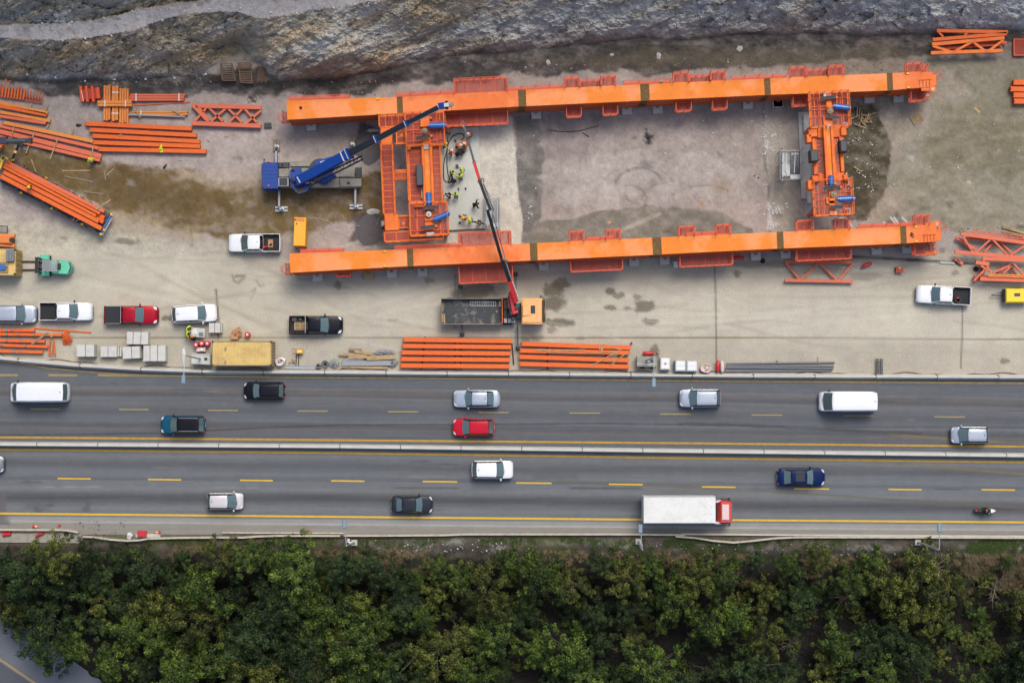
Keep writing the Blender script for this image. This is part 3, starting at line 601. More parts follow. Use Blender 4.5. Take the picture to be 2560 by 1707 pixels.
# ---------------------------------------------------------------- cars
def interp(u, pts): return float(np.interp(u, [p[0] for p in pts], [p[1] for p in pts]))
KINDS = {  # fractions of the length measured from the nose: windscreen base, roof front, roof rear, rear glass base; height, belt, bonnet height
    'sedan': (.27, .41, .72, .87, 1.45, .93, .90), 'hatch': (.25, .42, .85, .955, 1.5, .95, .92), 'wagon': (.26, .42, .86, .96, 1.5, .95, .92),
    'suv': (.25, .41, .87, .965, 1.68, 1.06, 1.04), 'mini': (.20, .42, .88, .965, 1.56, 1.0, .98), 'pickup': (.27, .41, .62, .665, 1.8, 1.12, 1.1), 'van': (.075, .19, .955, .985, 2.5, 1.35, 1.15)}
def car(label, name, cat, x, y, Lpx, rot, kind, col, zm=None, group=None, roof=None, width=None, extras=(), side=None):
    L = Lpx / S; W = width or {'sedan': 1.8, 'hatch': 1.77, 'wagon': 1.78, 'suv': 1.86, 'mini': 1.72, 'pickup': 1.87, 'van': 2.06}[kind]
    ws, rf, rr, rg, HT, BELT, BON = KINDS[kind]
    if kind != 'van': HT -= .02
    t = TH(name, label, cat, x, y, rot, group, zm=zm)
    q_ = P(*(zm or zs)(x, y), HT * .42); t.p = Vector((q_.x, q_.y, 0)); t.o.location = t.p
    X_ = lambda f: L / 2 - f * L
    def hw(f):
        u = abs(f - .5) * 2; return W / 2 * (1 - (.34 if kind not in ('van', 'pickup') else .16) * max(0, (u - .8) / .2) ** 2.4 - (.03 if f < .3 else .02) * min(1, u / .84) ** 3)
    bed = kind == 'pickup'
    if kind == 'van': top = [(0, .62), (.012, .85), (.075, BON), (.16, 1.35), (.9, 1.35), (.985, 1.3), (1, 1.1)]
    elif bed: top = [(0, .58), (.012, .86), (.06, 1.0), (ws, BON), (.64, 1.1), (.655, .62), (.985, .62), (1, .58)]
    elif kind == 'sedan': top = [(0, .5), (.012, .66), (.06, .76), (ws, BON), (.5, .95), (rg, .99), (.95, .96), (.99, .86), (1, .6)]
    else: top = [(0, .5), (.012, .7 if kind != 'suv' else .8), (.06, .8 if kind != 'suv' else .95), (ws, BON), (.5, BELT), (rg, BELT), (.99, BELT - .08), (1, .62)]
    fs_ = sorted(set([0, .006, .02, .04, .07, .1, .15, .2, ws, .3, .4, .5, .6, .638, .66, .7, .8, .88, .92, .95, .975, .99, 1.0]))
    zb_ = .2 if kind not in ('suv', 'pickup') else .28
    rr_ = []
    for f in fs_:
        x_ = X_(f); w_ = hw(f); zt = interp(f, top); e = .82 if f in (0, 1.0) else (.94 if f in (.006,) else 1); w_ *= e
        half = [(w_ * .86, zb_), (w_ * .99, zb_ + .1), (w_, (zb_ + zt) / 2), (w_ * .975, zt - .09), (w_ * .93, zt - .025), (w_ * .8, zt + .005), (w_ * .45, zt + .03), (0, zt + .035)]
        ring = [(x_, a, b) for a, b in half] + [(x_, -a, b) for a, b in half[-2::-1]]
        rr_.append(ring)
    MB().rings(rr_).build('body', col, t, smooth=38)
    # greenhouse
    n = 7
    def curve(f, w_, z, bulge, s_):  # transverse curve at fraction f
        return [Vector((X_(f) + bulge * (1 - (2 * i / (n - 1) - 1) ** 2), (2 * i / (n - 1) - 1) * w_, z + .0)) for i in range(n)]
    wb = W / 2 * .90; wr = W / 2 * (.72 if kind not in ('van', 'suv', 'pickup') else (.86 if kind == 'van' else .76))
    wb2 = W / 2 * (.88 if kind != 'sedan' else .86)
    A = curve(ws, wb, BON - .03, .13, 1); B = curve(rf, wr, HT - .05, .06, 1); C_ = curve(rr, wr * .97, HT - .05, -.05, -1); D_ = curve(rg, wb2, BELT - .02 if kind != 'sedan' else .95, -.08, -1)
    belt = A + D_[::-1]; roofl = B + C_[::-1]
    mb = MB(); mb.rings([belt, roofl]); mb.build('cabin_frame', side or ('black' if kind in ('hatch', 'suv', 'mini', 'wagon', 'sedan') else col), t)
    cen = lambda k, z: [Vector((X_((rf + rr) / 2) + (p.x - X_((rf + rr) / 2)) * k, p.y * k, z)) for p in roofl]
    MB().rings([[p + Vector((0, 0, .002)) for p in roofl], cen(.985, HT - .025), cen(.9, HT - .004), cen(.5, HT + .015)]).build('roof', roof or col, t, smooth=40)
    def patch(P0, P1, s0, s1, t0, t1, nm, push, m='glass'):
        mbp = MB(); vs_ = []; K = 5; Q = 9
        for a in range(K):
            tt = t0 + (t1 - t0) * a / (K - 1)
            for b in range(Q):
                ss = (s0 + (s1 - s0) * b / (Q - 1)) * (len(P0) - 1); i = min(int(ss), len(P0) - 2); fr = ss - i
                p = (P0[i].lerp(P0[i + 1], fr)).lerp(P1[i].lerp(P1[i + 1], fr), tt); vs_.append(p + push)
        mbp.add(vs_, [(a * Q + b, a * Q + b + 1, (a + 1) * Q + b + 1, (a + 1) * Q + b) for a in range(K - 1) for b in range(Q - 1)])
        return mbp.build(nm, m, t, smooth=True)
    patch(A, B, .035, .965, .05, .97, 'windscreen', Vector((.012, 0, .014)))
    if kind != 'van' or 'rearglass' in extras: patch(D_, C_, .05, .95, .08, .94, 'rear_window', Vector((-.012, 0, .014)), 'glass' if kind != 'pickup' else 'glass_dark')
    for sgn, i0 in ((-1, 0), (1, n - 1)):
        bl = [A[i0].lerp(D_[i0], q / 8) for q in range(9)]; rl = [B[i0].lerp(C_[i0], q / 8) for q in range(9)]
        segs = [(.04, .48), (.52, .93)] if kind != 'van' else [(.02, .2)]
        for s0, s1 in segs: patch(bl, rl, s0, s1, .1, .9, 'side_window', Vector((0, sgn * .014, .008)), 'glass_dark')
    # wheels
    for f in (.19, .80):
        for sg in (-1, 1):
            wh = MB().tube((X_(f), sg * (W / 2 - .21), .33), (X_(f), sg * (W / 2 + .004), .33), .33, .33, 18).build('wheel', 'rubber', t, smooth=35)
            MB().tube((X_(f), sg * (W / 2 - .02), .33), (X_(f), sg * (W / 2 + .012), .33), .2, .2, 12).build('rim', 'rim', wh)
    for sg in (-1, 1):
        xm = X_(ws + .055 if kind != 'van' else .16)
        mbm = MB().rbox(xm - .07, sg * (W / 2 + .02) - .1 + sg * .06, BELT - .02, xm + .08, sg * (W / 2 + .02) + .1 + sg * .06, BELT + .13, .03); mbm.build('mirror', 'black' if bed or kind == 'van' or col == 'car_black' else col, t)
        xh = X_(.035); zh_ = interp(.045, top)
        hl = 'lamp_clear'
        MB().add([(X_(.085), sg * hw(.085) * .93, interp(.085, top) + .012), (X_(.03), sg * hw(.03) * .95, zh_ - .03), (X_(.018), sg * hw(.018) * .62, zh_ - .03), (X_(.06), sg * hw(.06) * .64, interp(.06, top) + .022),
                  (X_(.085), sg * hw(.085) * .93, .6), (X_(.03), sg * hw(.03) * .97, .6), (X_(.005), sg * hw(.018) * .6, .6), (X_(.06), sg * hw(.06) * .64, .6)],
                 [(0, 1, 2, 3), (0, 4, 5, 1), (1, 5, 6, 2), (2, 6, 7, 3), (3, 7, 4, 0)]).build('headlight', hl, t)
        xt = X_(.985); zt_ = (1.0 if kind in ('suv', 'van', 'pickup') else .88)
        MB().box(xt - .045, sg * hw(.97) * .97 - (sg > 0) * .16, zt_ - .25, xt + .06, sg * hw(.97) * .97 + (sg < 0) * .16, zt_ - .005).build('taillight', 'lamp_red', t)
    MB().box(X_(0) - .05, -W * .28, .42, X_(0) + .012, W * .28, .62).build('grille', 'black', t)
    MB().box(X_(1) - .012, -.26, .5, X_(1) + .05, .26, .62).build('number_plate', 'sign_white', t)
    for sg in (-1, 1):
        MB().tube((X_(ws - .012) + .12, sg * .1, BON + .025), (X_(ws + .004) + .1, sg * .1 - .5, BON + .05), .014, .014, 4).build('wiper', 'black', t)
    if 'rails' in extras:
        for sg in (-1, 1): MB().path([(X_(rf + .02), sg * (wr - .05), HT - .01), (X_(rf + .06), sg * (wr - .06), HT + .05), (X_(rr - .06), sg * (wr - .06), HT + .05), (X_(rr - .01), sg * (wr - .07), HT - .01)], .025, 6).build('roof_rail', 'galv', t)
    if 'ribs' in extras:
        for i in range(-3, 4): MB().box(X_(rr - .03), i * .16 - .03, HT, X_(rf + .05), i * .16 + .03, HT + .022).build('roof_rib', roof or col, t)
    if 'sunroof' in extras: MB().box(X_(rf + .22), -.42, HT, X_(rf + .04), .42, HT + .022).build('sunroof', 'glass_dark', t)
    MB().rbox(X_(rr - .03) - .03, -.03, HT, X_(rr - .03) + .09, .03, HT + .09, .02).build('antenna', 'black', t)
    if bed:
        x0, x1 = X_(.985), X_(.672); wi = W / 2 - .09; zt = 1.12
        bw = MB(); bw.rbox(x0, wi, .55, x1, W / 2 - .015, zt, .02); bw.rbox(x0, -W / 2 + .015, .55, x1, -wi, zt, .02); bw.rbox(X_(.998), -W / 2 + .03, .45, x0 - .002, W / 2 - .03, zt, .02); bw.rbox(x1 + .002, -W / 2 + .03, .5, x1 + .06, W / 2 - .03, zt + .04, .02)
        bw.build('bed_wall', col, t)
        ln = MB(); ln.box(x0 + .002, -wi + .002, .6, x1 - .002, wi - .002, .66)
        for i in range(-6, 7): ln.box(x0 + .05, i * .12 - .025, .66, x1 - .05, i * .12 + .025, .68)
        for sg in (-1, 1):
            ln.rbox((x0 + x1) / 2 - .3, sg * wi - (sg > 0) * .2 + (sg < 0) * .003, .66, (x0 + x1) / 2 + .3, sg * wi + (sg < 0) * .2 - (sg > 0) * .003, .9, .04)
            ln.box(x0 + .002, sg * (wi - .012) - .01, .66, x1 - .002, sg * (wi - .012) + .01, zt + .012)
        ln.build('bed_liner', 'bed_liner', t)
        MB().tube((X_(.998) - .03, -.7, .5), (X_(.998) - .03, .7, .5), .06, .06, 8).build('rear_bumper', 'galv', t)
    return t
paint('car_white', (238, 240, 246)); paint('car_silver', (172, 182, 200), .35); paint('car_black', (18, 21, 32)); paint('car_dark', (44, 50, 60), .1)
paint('car_teal', (22, 84, 112), .1); paint('car_red', (196, 26, 52)); paint('car_wine', (168, 18, 42), .2); paint('car_blue', (8, 34, 84), .1); paint('car_champagne', (214, 206, 210), .2); paint('car_grey', (120, 124, 134), .4)
mat('bed_liner', (34, 37, 42), .8, 0, .15, 3)
PI = math.pi; DRIVE = 'vehicles driving on the highway'; PARK = 'vehicles parked on the hardstanding'
car('white panel van with dark rear window strip heading left at left end of the highway', 'van', 'van', 266, 165, 147, PI, 'van', 'car_white', zi, DRIVE, extras=('rearglass', 'ribs'))
car('glossy black hatchback heading left in the lane next to the site barrier', 'car', 'car', 1807, 154, 103, PI, 'wagon', 'car_black', zi, DRIVE)
car('teal estate car with black roof and red tail lights in the median lane', 'car', 'car', 1252, 386, 111, PI, 'suv', 'car_teal', zi, DRIVE, roof='car_black', extras=('rails', 'ribs'))
car('silver saloon heading left directly above the red car', 'car', 'car', 934, 209, 116, PI, 'sedan', 'car_silver', zj, DRIVE)
car('red hatchback heading left in the lane beside the median barrier', 'car', 'car', 913, 404, 104, PI, 'hatch', 'car_red', zj, DRIVE)
car('silver sport utility car with red rear lamps behind the street lamp', 'car', 'car', 1750, 995, 104, PI, 'suv', 'car_silver', zs, DRIVE, extras=('rails',))
car('plain white cargo van heading left on the right half of the highway', 'van', 'van', 1150, 228, 142.6, PI, 'van', 'car_white', zk, DRIVE)
car('small light silver hatchback heading left near the right edge, lane by the median', 'car', 'car', 1980, 457, 94, PI, 'mini', 'car_silver', zk, DRIVE)
car('grey car cut off by the left edge of the photo below the median', 'car', 'car', -42, 1160, 106, 0, 'hatch', 'car_grey', zs, DRIVE)
car('white sport utility car heading right just below the median barrier', 'car', 'car', 1043, 693, 104, 0, 'suv', 'car_white', zj, DRIVE)
car('small champagne hatchback heading right in the lane next to the wood', 'car', 'car', 1541, 909, 91, 0, 'mini', 'car_champagne', zi, DRIVE)
car('dark grey saloon with pale headlights heading right beside the bottom verge', 'car', 'car', 493, 931, 103, 0, 'sedan', 'car_dark', zj, DRIVE)
car('dark blue saloon heading right ahead of and above the box truck', 'car', 'car', 827, 744, 119, 0, 'sedan', 'car_blue', zk, DRIVE, extras=('sunroof',))
car('silver family car parked cut off by the left edge of the photo', 'car', 'car', 118, 756, 114, 0, 'suv', 'car_silver', zc, PARK)
car('white pickup with open empty black bed parked facing right', 'pickup_truck', 'pickup truck', 555, 735, 132, 0, 'pickup', 'car_white', zc, PARK)
t = car('wine red pickup with flat black bed cover', 'pickup_truck', 'pickup truck', 1104, 765, 134, 0, 'pickup', 'car_wine', zc, PARK)
L_ = 134 / S; xa, xb = L_ / 2 - .98 * L_, L_ / 2 - .69 * L_
MB().rbox(xa, -.86, 1.13, xb, .86, 1.19, .02).build('bed_cover', 'bed_liner', t)
MB().path([(xb - .05, -.88, 1.16), (xb + .14, -.8, 1.62), (xb + .14, .8, 1.62), (xb - .05, .88, 1.16)], .04).path([(xa + .1, .88, 1.2), (xb, .88, 1.2)], .03).path([(xa + .1, -.88, 1.2), (xb, -.88, 1.2)], .03).build('roll_bar', 'galv', t)
car('white family car parked alone beside the two workers at a table', 'car', 'car', 1634, 753, 113, math.radians(3), 'suv', 'car_white', zc, PARK, side='car_white')
t20 = car('white pickup with cardboard and red gear in its bed, beside the yellow generator', 'pickup_truck', 'pickup truck', 636, 607.5, 130, PI, 'pickup', 'car_white', zs, PARK)
t21 = car('black pickup with a wooden pallet in its bed', 'pickup_truck', 'pickup truck', 504, 983, 133, 0, 'pickup', 'car_black', zd, PARK)
xb = 133 / S / 2 - .7 * 133 / S
MB().path([(xb - .05, -.85, 1.14), (xb + .1, -.76, 1.6), (xb + .1, .76, 1.6), (xb - .05, .85, 1.14)], .045).build('roll_bar', 'galv', t21)
t22 = car('white pickup parked at the far right beside the yellow compressor', 'pickup_truck', 'pickup truck', 1497, 842, 135, PI - math.radians(3), 'pickup', 'car_white', zg, PARK)
# load in the pickup beds (lies loose: things of their own)
def loose(name, build, m, label, cat, zm, x, y, z, rot=0, group=None, smooth=False, bevel=0):
    t = TH(name, label, cat, x, y, rot, group, z=z, zm=zm); mb = MB(); build(mb); o = mb.build(name, m, None, smooth, bevel)
    o.location = t.o.location; o.rotation_euler = t.o.rotation_euler; bpy.data.objects.remove(t.o); tag(o, label, cat, group); return o
loose('cardboard_sheet', lambda m: m.box(-.25, -.4, 0, .25, .4, .03), 'cardboard', 'brown cardboard sheet lying in the white pickup bed', 'cardboard', zd, 122, 298, .7)
loose('backpack', lambda m: m.ball((0, 0, .13), .2, .16, .13).ball((.25, .05, .1), .12, .1, .1), 'red_plastic', 'red bundle lying in the bed of the white pickup', 'bag', zd, 70, 330, .7, 0, None, 35)
loose('tool_bag', lambda m: m.ball((0, 0, .1), .16, .1, .1), 'black', 'small black bag on the cardboard sheet', 'bag', zd, 125, 308, .74, .6, None, 35)
def pallet(mb, lx=1.2, ly=.8, n=6):
    for i in range(n): y = -ly / 2 + (ly - .09) * i / (n - 1); mb.box(-lx / 2, y, .12, lx / 2, y + .09, .145)
    for x in (-lx / 2, -.05, lx / 2 - .1): mb.box(x, -ly / 2, .02, x + .1, ly / 2, .119); mb.box(x, -ly / 2, 0, x + .1, ly / 2, .018)
loose('pallet', pallet, 'timber', 'wooden pallet lying in the bed of the black pickup', 'pallet', zd, 372, 992, .72, 0)
loose('tool_box', lambda m: m.rbox(-.25, -.2, 0, .25, .2, .3, .03).rbox(.4, -.15, 0, .75, .15, .2, .04), 'charcoal', 'dark boxes in the black pickup bed behind the pallet', 'box', zd, 325, 938, .7)
loose('cable_coil', lambda m: m.lathe((0, 0, 0), [(.3, 0), (.34, .05), (.3, .12), (.2, .12), (.16, .05), (.2, 0)], 20), 'black', 'black cable coil in the bed of the pickup near the compressor', 'cable coil', zg, 1615, 880, .7, 0, None, 35)
loose('fuel_can', lambda m: m.rbox(-.12, -.06, 0, .12, .06, .2, .03), 'red_plastic', 'small red can in the bed of the pickup near the compressor', 'fuel can', zg, 1612, 868, .8)
# ---------------------------------------------------------------- box truck
t = TH('box_truck', 'box truck with white cargo box and red cab heading right along the verge', 'truck', 1718, 1276, 0, DRIVE)
bx = lambda px, z=3.7: t.L(px, 1272, z, zs).x
y0_, y1_ = t.L(1718, 1307.5, 3.7).y, t.L(1718, 1241, 3.7).y
b = MB(); b.rbox(bx(1609), y0_, 1.0, bx(1789), y1_, 3.7, .04); b.build('cargo_box', 'truck_white', t)
MB().box(bx(1609) + .04, y1_ - .06, 3.7, bx(1789) - .04, y1_ - .03, 3.725).build('roof_trim', 'galv', t)
for k in range(11):
    xx = bx(1609) + .35 + k * .62; MB().box(xx, y0_ + .06, 3.699, xx + .02, y1_ - .08, 3.704).build('roof_seam', 'truck_white', t)
rv = MB()
for px_ in (1762, 1779):
    for yy in (y0_ + .2, y0_ + .9, y0_ + 1.6, y1_ - .25): rv.lathe((bx(px_), yy, 3.7), [(.03, 0), (.03, .012)], 6)
rv.build('rivets', 'dark_steel', t)
MB().box(bx(1612), -.45, .55, bx(1812), .45, .95).build('chassis', 'dark_steel', t)
cb = MB(); xs0, xs1 = bx(1789) + .02, bx(1830, 2.0)
cb.rings([[(x_, y_, z_) for x_, y_ in ((xs0 + .05, -1.14), (xs1 - .12, -1.14), (xs1, -.9), (xs1, .9), (xs1 - .12, 1.14), (xs0 + .05, 1.14))] for z_ in (.5, 1.6)] +
         [[(x_, y_, 2.35) for x_, y_ in ((xs0 + .62, -1.08), (xs1 - .2, -1.08), (xs1 - .1, -.85), (xs1 - .1, .85), (xs1 - .2, 1.08), (xs0 + .62, 1.08))],
          [(x_, y_, 2.45) for x_, y_ in ((xs0 + .66, -1.02), (xs1 - .26, -1.02), (xs1 - .18, -.8), (xs1 - .18, .8), (xs1 - .26, 1.02), (xs0 + .66, 1.02))]])
cb.build('cab', 'truck_red', t, smooth=25)
MB().box(xs1 - .1, -.85, 1.65, xs1 + .01, .85, 2.25).build('windscreen', 'glass', t)
MB().rbox(xs0 + .74, -.78, 2.45, xs1 - .36, .78, 2.62, .05).build('roof_deflector', 'pink_white', t)
MB().beam((xs0 + .16, -1.05, 2.1), (xs0 + .5, -1.1, 2.3), .2, .9).beam((xs0 + .16, 1.05, 2.1), (xs0 + .5, 1.1, 2.3), .2, .9).build('side_deflector', 'truck_white', t)
eq = MB(); eq.box(xs0 + .1, -.8, 1.6, xs0 + .55, .8, 1.9)
for k in range(9): eq.cbox((xs0 + .3 + .1 * (k % 2), -.7 + k * .17, 2.0 + .05 * (k % 3)), .22, .1, .2)
eq.build('engine_gear', 'black', t)
for sg in (-1, 1): MB().beam((xs1 - .25, sg * 1.12, 2.1), (xs1 - .3, sg * 1.42, 2.1), .12, .5).build('mirror', 'black', t)
MB().box(xs1 - .005, -1.05, .4, xs1 + .06, 1.05, .75).build('bumper', 'truck_red', t)
for xw in (bx(1650), bx(1812, 1)):
    for sg in (-1, 1):
        wh = MB().tube((xw, sg * .85, .48), (xw, sg * 1.2, .48), .48, .48, 18).build('wheel', 'rubber', t, smooth=35); MB().tube((xw, sg * 1.18, .48), (xw, sg * 1.215, .48), .26, .2, 12).build('rim', 'rim', wh)
# ---------------------------------------------------------------- motorcycle (rider follows with the people)
t = TH('motorcycle', 'black motorcycle with pale nose fairing at far right of the highway', 'motorcycle', 2457.5, 1275, 0, DRIVE)
for xw in (-.68, .72):
    wh = MB().tube((xw, -.07, .31), (xw, .07, .31), .31, .31, 18).build('wheel', 'rubber', t, smooth=35); MB().tube((xw, -.075, .31), (xw, .075, .31), .19, .19, 12).build('rim', 'rim', wh)
MB().rings([[(.1 + a, b_ * q, .78 + c) for a, b_, c in [(math.cos(i * PI / 5) * .3, math.sin(i * PI / 5) * .17, 0) for i in range(10)]] for q in (1,)] + [[(.1 + math.cos(i * PI / 5) * .24, math.sin(i * PI / 5) * .14, .95) for i in range(10)]]).build('tank', 'black', t, smooth=50)
MB().rbox(-.75, -.15, .74, -.12, .15, .86, .04).build('seat', 'black', t)
MB().rings([[(.5, -.24, .75), (.5, .24, .75), (.5, .2, 1.1), (.5, -.2, 1.1)], [(.85, -.17, .72), (.85, .17, .72), (.8, .14, 1.02), (.8, -.14, 1.02)], [(1.08, -.05, .74), (1.08, .05, .74), (1.05, .04, .86), (1.05, -.04, .86)]]).build('fairing', 'car_white', t, smooth=50)
MB().box(-.35, -.15, .3, .35, .15, .74).build('engine', 'dark_steel', t)
MB().tube((.48, -.38, 1.06), (.48, .38, 1.06), .02, .02, 6).build('handlebar', 'black', t)
for sg in (-1, 1): MB().tube((.72, sg * .08, .31), (.46, sg * .1, 1.0), .03, .03, 6).build('fork', 'galv', t)
MB().rbox(-1.0, -.09, .68, -.75, .09, .86, .03).build('tail', 'lamp_red', t)
# ---------------------------------------------------------------- forklift
t = TH('forklift', 'mint green forklift facing the yellow container', 'forklift', 452, 355, 0, zm=zc)
R = lambda nm, m, x0, y0, x1, y1, z0, z1, b=.04, par=t, zm=zc: (lambda mb: (t_r(par, mb, x0, y0, x1, y1, z0, z1, zm, b), mb.build(nm, m, par if isinstance(par, TH) else par))[1])(MB())
def t_r(par, mb, x0, y0, x1, y1, z0, z1, zm, b): par.rect(mb, x0, y0, x1, y1, z0, z1, zm, b)
c = [t.L(x, y, 1.5, zc) for x, y in [(470, 305), (560, 308), (582, 318), (600, 358), (585, 400), (565, 422), (440, 415), (430, 400), (430, 310)]]
mb = MB(); mb.rings([[(p.x * 1, p.y, .4) for p in c], [(p.x, p.y, 1.35) for p in c], [(p.x * .96, p.y * .96, 1.45) for p in c]]); mb.build('body', 'teal', t)
c2 = [t.L(x, y, 1.46, zc) for x, y in [(568, 318), (588, 330), (599, 358), (588, 395), (572, 414), (576, 396), (590, 358), (578, 330)]]
MB().prism([(p.x, p.y) for p in c2], 1.2, 1.47).build('grille', 'dark_steel', t)
R('floor', 'dark_steel', 355, 305, 470, 405, .4, 1.0)
g = MB(); x0, y0, x1, y1 = t.rect(MB(), 357, 304, 478, 398, 2.2, 2.25); grate(g, x0, y0, x1, y1, 2.25, .09, .05, along='x')
for xx in (x0 + .03, x1 - .03):
    for yy in (y0 + .03, y1 - .03): g.tube((xx, yy, .9), (xx, yy, 2.2), .04, .04, 6)
g.build('overhead_guard', 'galv', t)
R('seat', 'timber_dark', 470, 330, 505, 378, 1.3, 1.75, .05)
for yy in ((270, 300), (400, 437)):
    a = t.L(388, (yy[0] + yy[1]) / 2, .5); mbw = MB().tube((a.x, a.y - .22, .5), (a.x, a.y + .22, .5), .5, .5, 20); wh = mbw.build('wheel', 'rubber', t, smooth=35)
    MB().rbox(a.x - .5, a.y - .26, .8, a.x + .45, a.y + .26, 1.12, .08).build('fender', 'teal', t)
for yy in (325, 392):
    a = t.L(545, yy, .4); MB().tube((a.x, a.y - .15, .4), (a.x, a.y + .15, .4), .4, .4, 18).build('wheel', 'rubber', t, smooth=35)
ms = MB(); 
for yy in (285, 320, 375, 405):
    a = t.L(320, yy, 2.2); ms.box(a.x - .1, a.y - .06, .1, a.x + .1, a.y + .06, 2.4)
for zz in (.5, 1.2, 2.3):
    a = t.L(315, 280, zz); b2 = t.L(315, 410, zz); ms.beam(a, b2, .16, .12)
for xx, y0_, y1_ in [(300, 278, 412), (335, 290, 400)]: ms.beam(t.L(xx, y0_, 1.8), t.L(xx, y1_, 1.8), .14, .1)
ms.build('mast', 'black', t)
for yy in (315, 385): MB().beam(t.L(178, yy, .2), t.L(300, yy, .2), .15, .06).build('fork', 'timber_dark', t)
# ---------------------------------------------------------------- orange wheel loader part at the left edge
t = TH('wheel_loader', 'orange machine arm reaching in from the left edge above the yellow container', 'construction machine', 40, 130, 0, zm=zc)
mb = MB(); t.rect(mb, -60, 105, 95, 165, .6, 1.9, b=.1); mb.build('body', 'loader_orange', t)
mb = MB(); t.rect(mb, 78, 118, 102, 150, .8, 1.95, b=.02); mb.build('coupler', 'black', t)
for y0, y1 in ((86, 104), (166, 188)):
    mb = MB(); mb.beam(t.L(0, y0 + 8, 1.5), t.L(120, y1 - 4, 1.2), .3, .35); mb.ball(t.L(118, y1 - 6, 1.2), .22); mb.build('arm', 'loader_orange', t)
for y0 in (80, 190):
    a = t.L(-90, y0, .7); MB().tube((a.x, a.y - .25, .7), (a.x, a.y + .25, .7), .7, .7, 20).build('wheel', 'rubber', t, smooth=35)
t = TH('cage', 'grey wire mesh cage above the orange machine at the left edge', 'cage', 10, 50, 0, zm=zc)
mb = MB()
for x in range(-60, 66, 9): mb.tube(t.L(x, 18, 1), t.L(x, 82, 1), .012, .012, 4)
for y in range(18, 84, 8): mb.tube(t.L(-60, y, 1), t.L(62, y, 1), .012, .012, 4)
for q in ((-60, 18), (62, 18), (62, 82), (-60, 82)): mb.tube(t.L(*q, 0), t.L(*q, 1), .04, .04, 6)
mb.path([t.L(-60, 18, 1), t.L(62, 18, 1), t.L(62, 82, 1), t.L(-60, 82, 1)], .04); mb.build('mesh', 'dark_steel', t)
# ---------------------------------------------------------------- yellow compressor trailer
t = TH('compressor', 'yellow towable compressor with drawbar at the right edge', 'compressor', 2090, 845, 0, zm=zg)
mb = MB(); t.rect(mb, 2008, 787, 2200, 903, .35, 1.35, b=.12); mb.build('housing', 'yellow_plastic', t)
mb = MB(); t.rect(mb, 1998, 790, 2030, 900, .35, 1.25, b=.1); mb.build('front_panel', 'charcoal', t)
mb = MB(); t.rect(mb, 2078, 826, 2125, 852, 1.3, 1.38, b=.01); mb.build('exhaust_hatch', 'dark_steel', t)
mb = MB(); mb.tube(t.L(1900, 840, .5), t.L(1998, 850, .5), .05, .06, 8); mb.tube(t.L(1930, 825, .5), t.L(1998, 820, .5), .03, .03, 6); mb.ball(t.L(1896, 842, .5), .09); mb.build('drawbar', 'dark_steel', t)
for yy in (792, 898):
    a = t.L(2100, yy, .33); MB().tube((a.x, a.y - .1, .33), (a.x, a.y + .1, .33), .33, .33, 16).build('wheel', 'rubber', t, smooth=35)
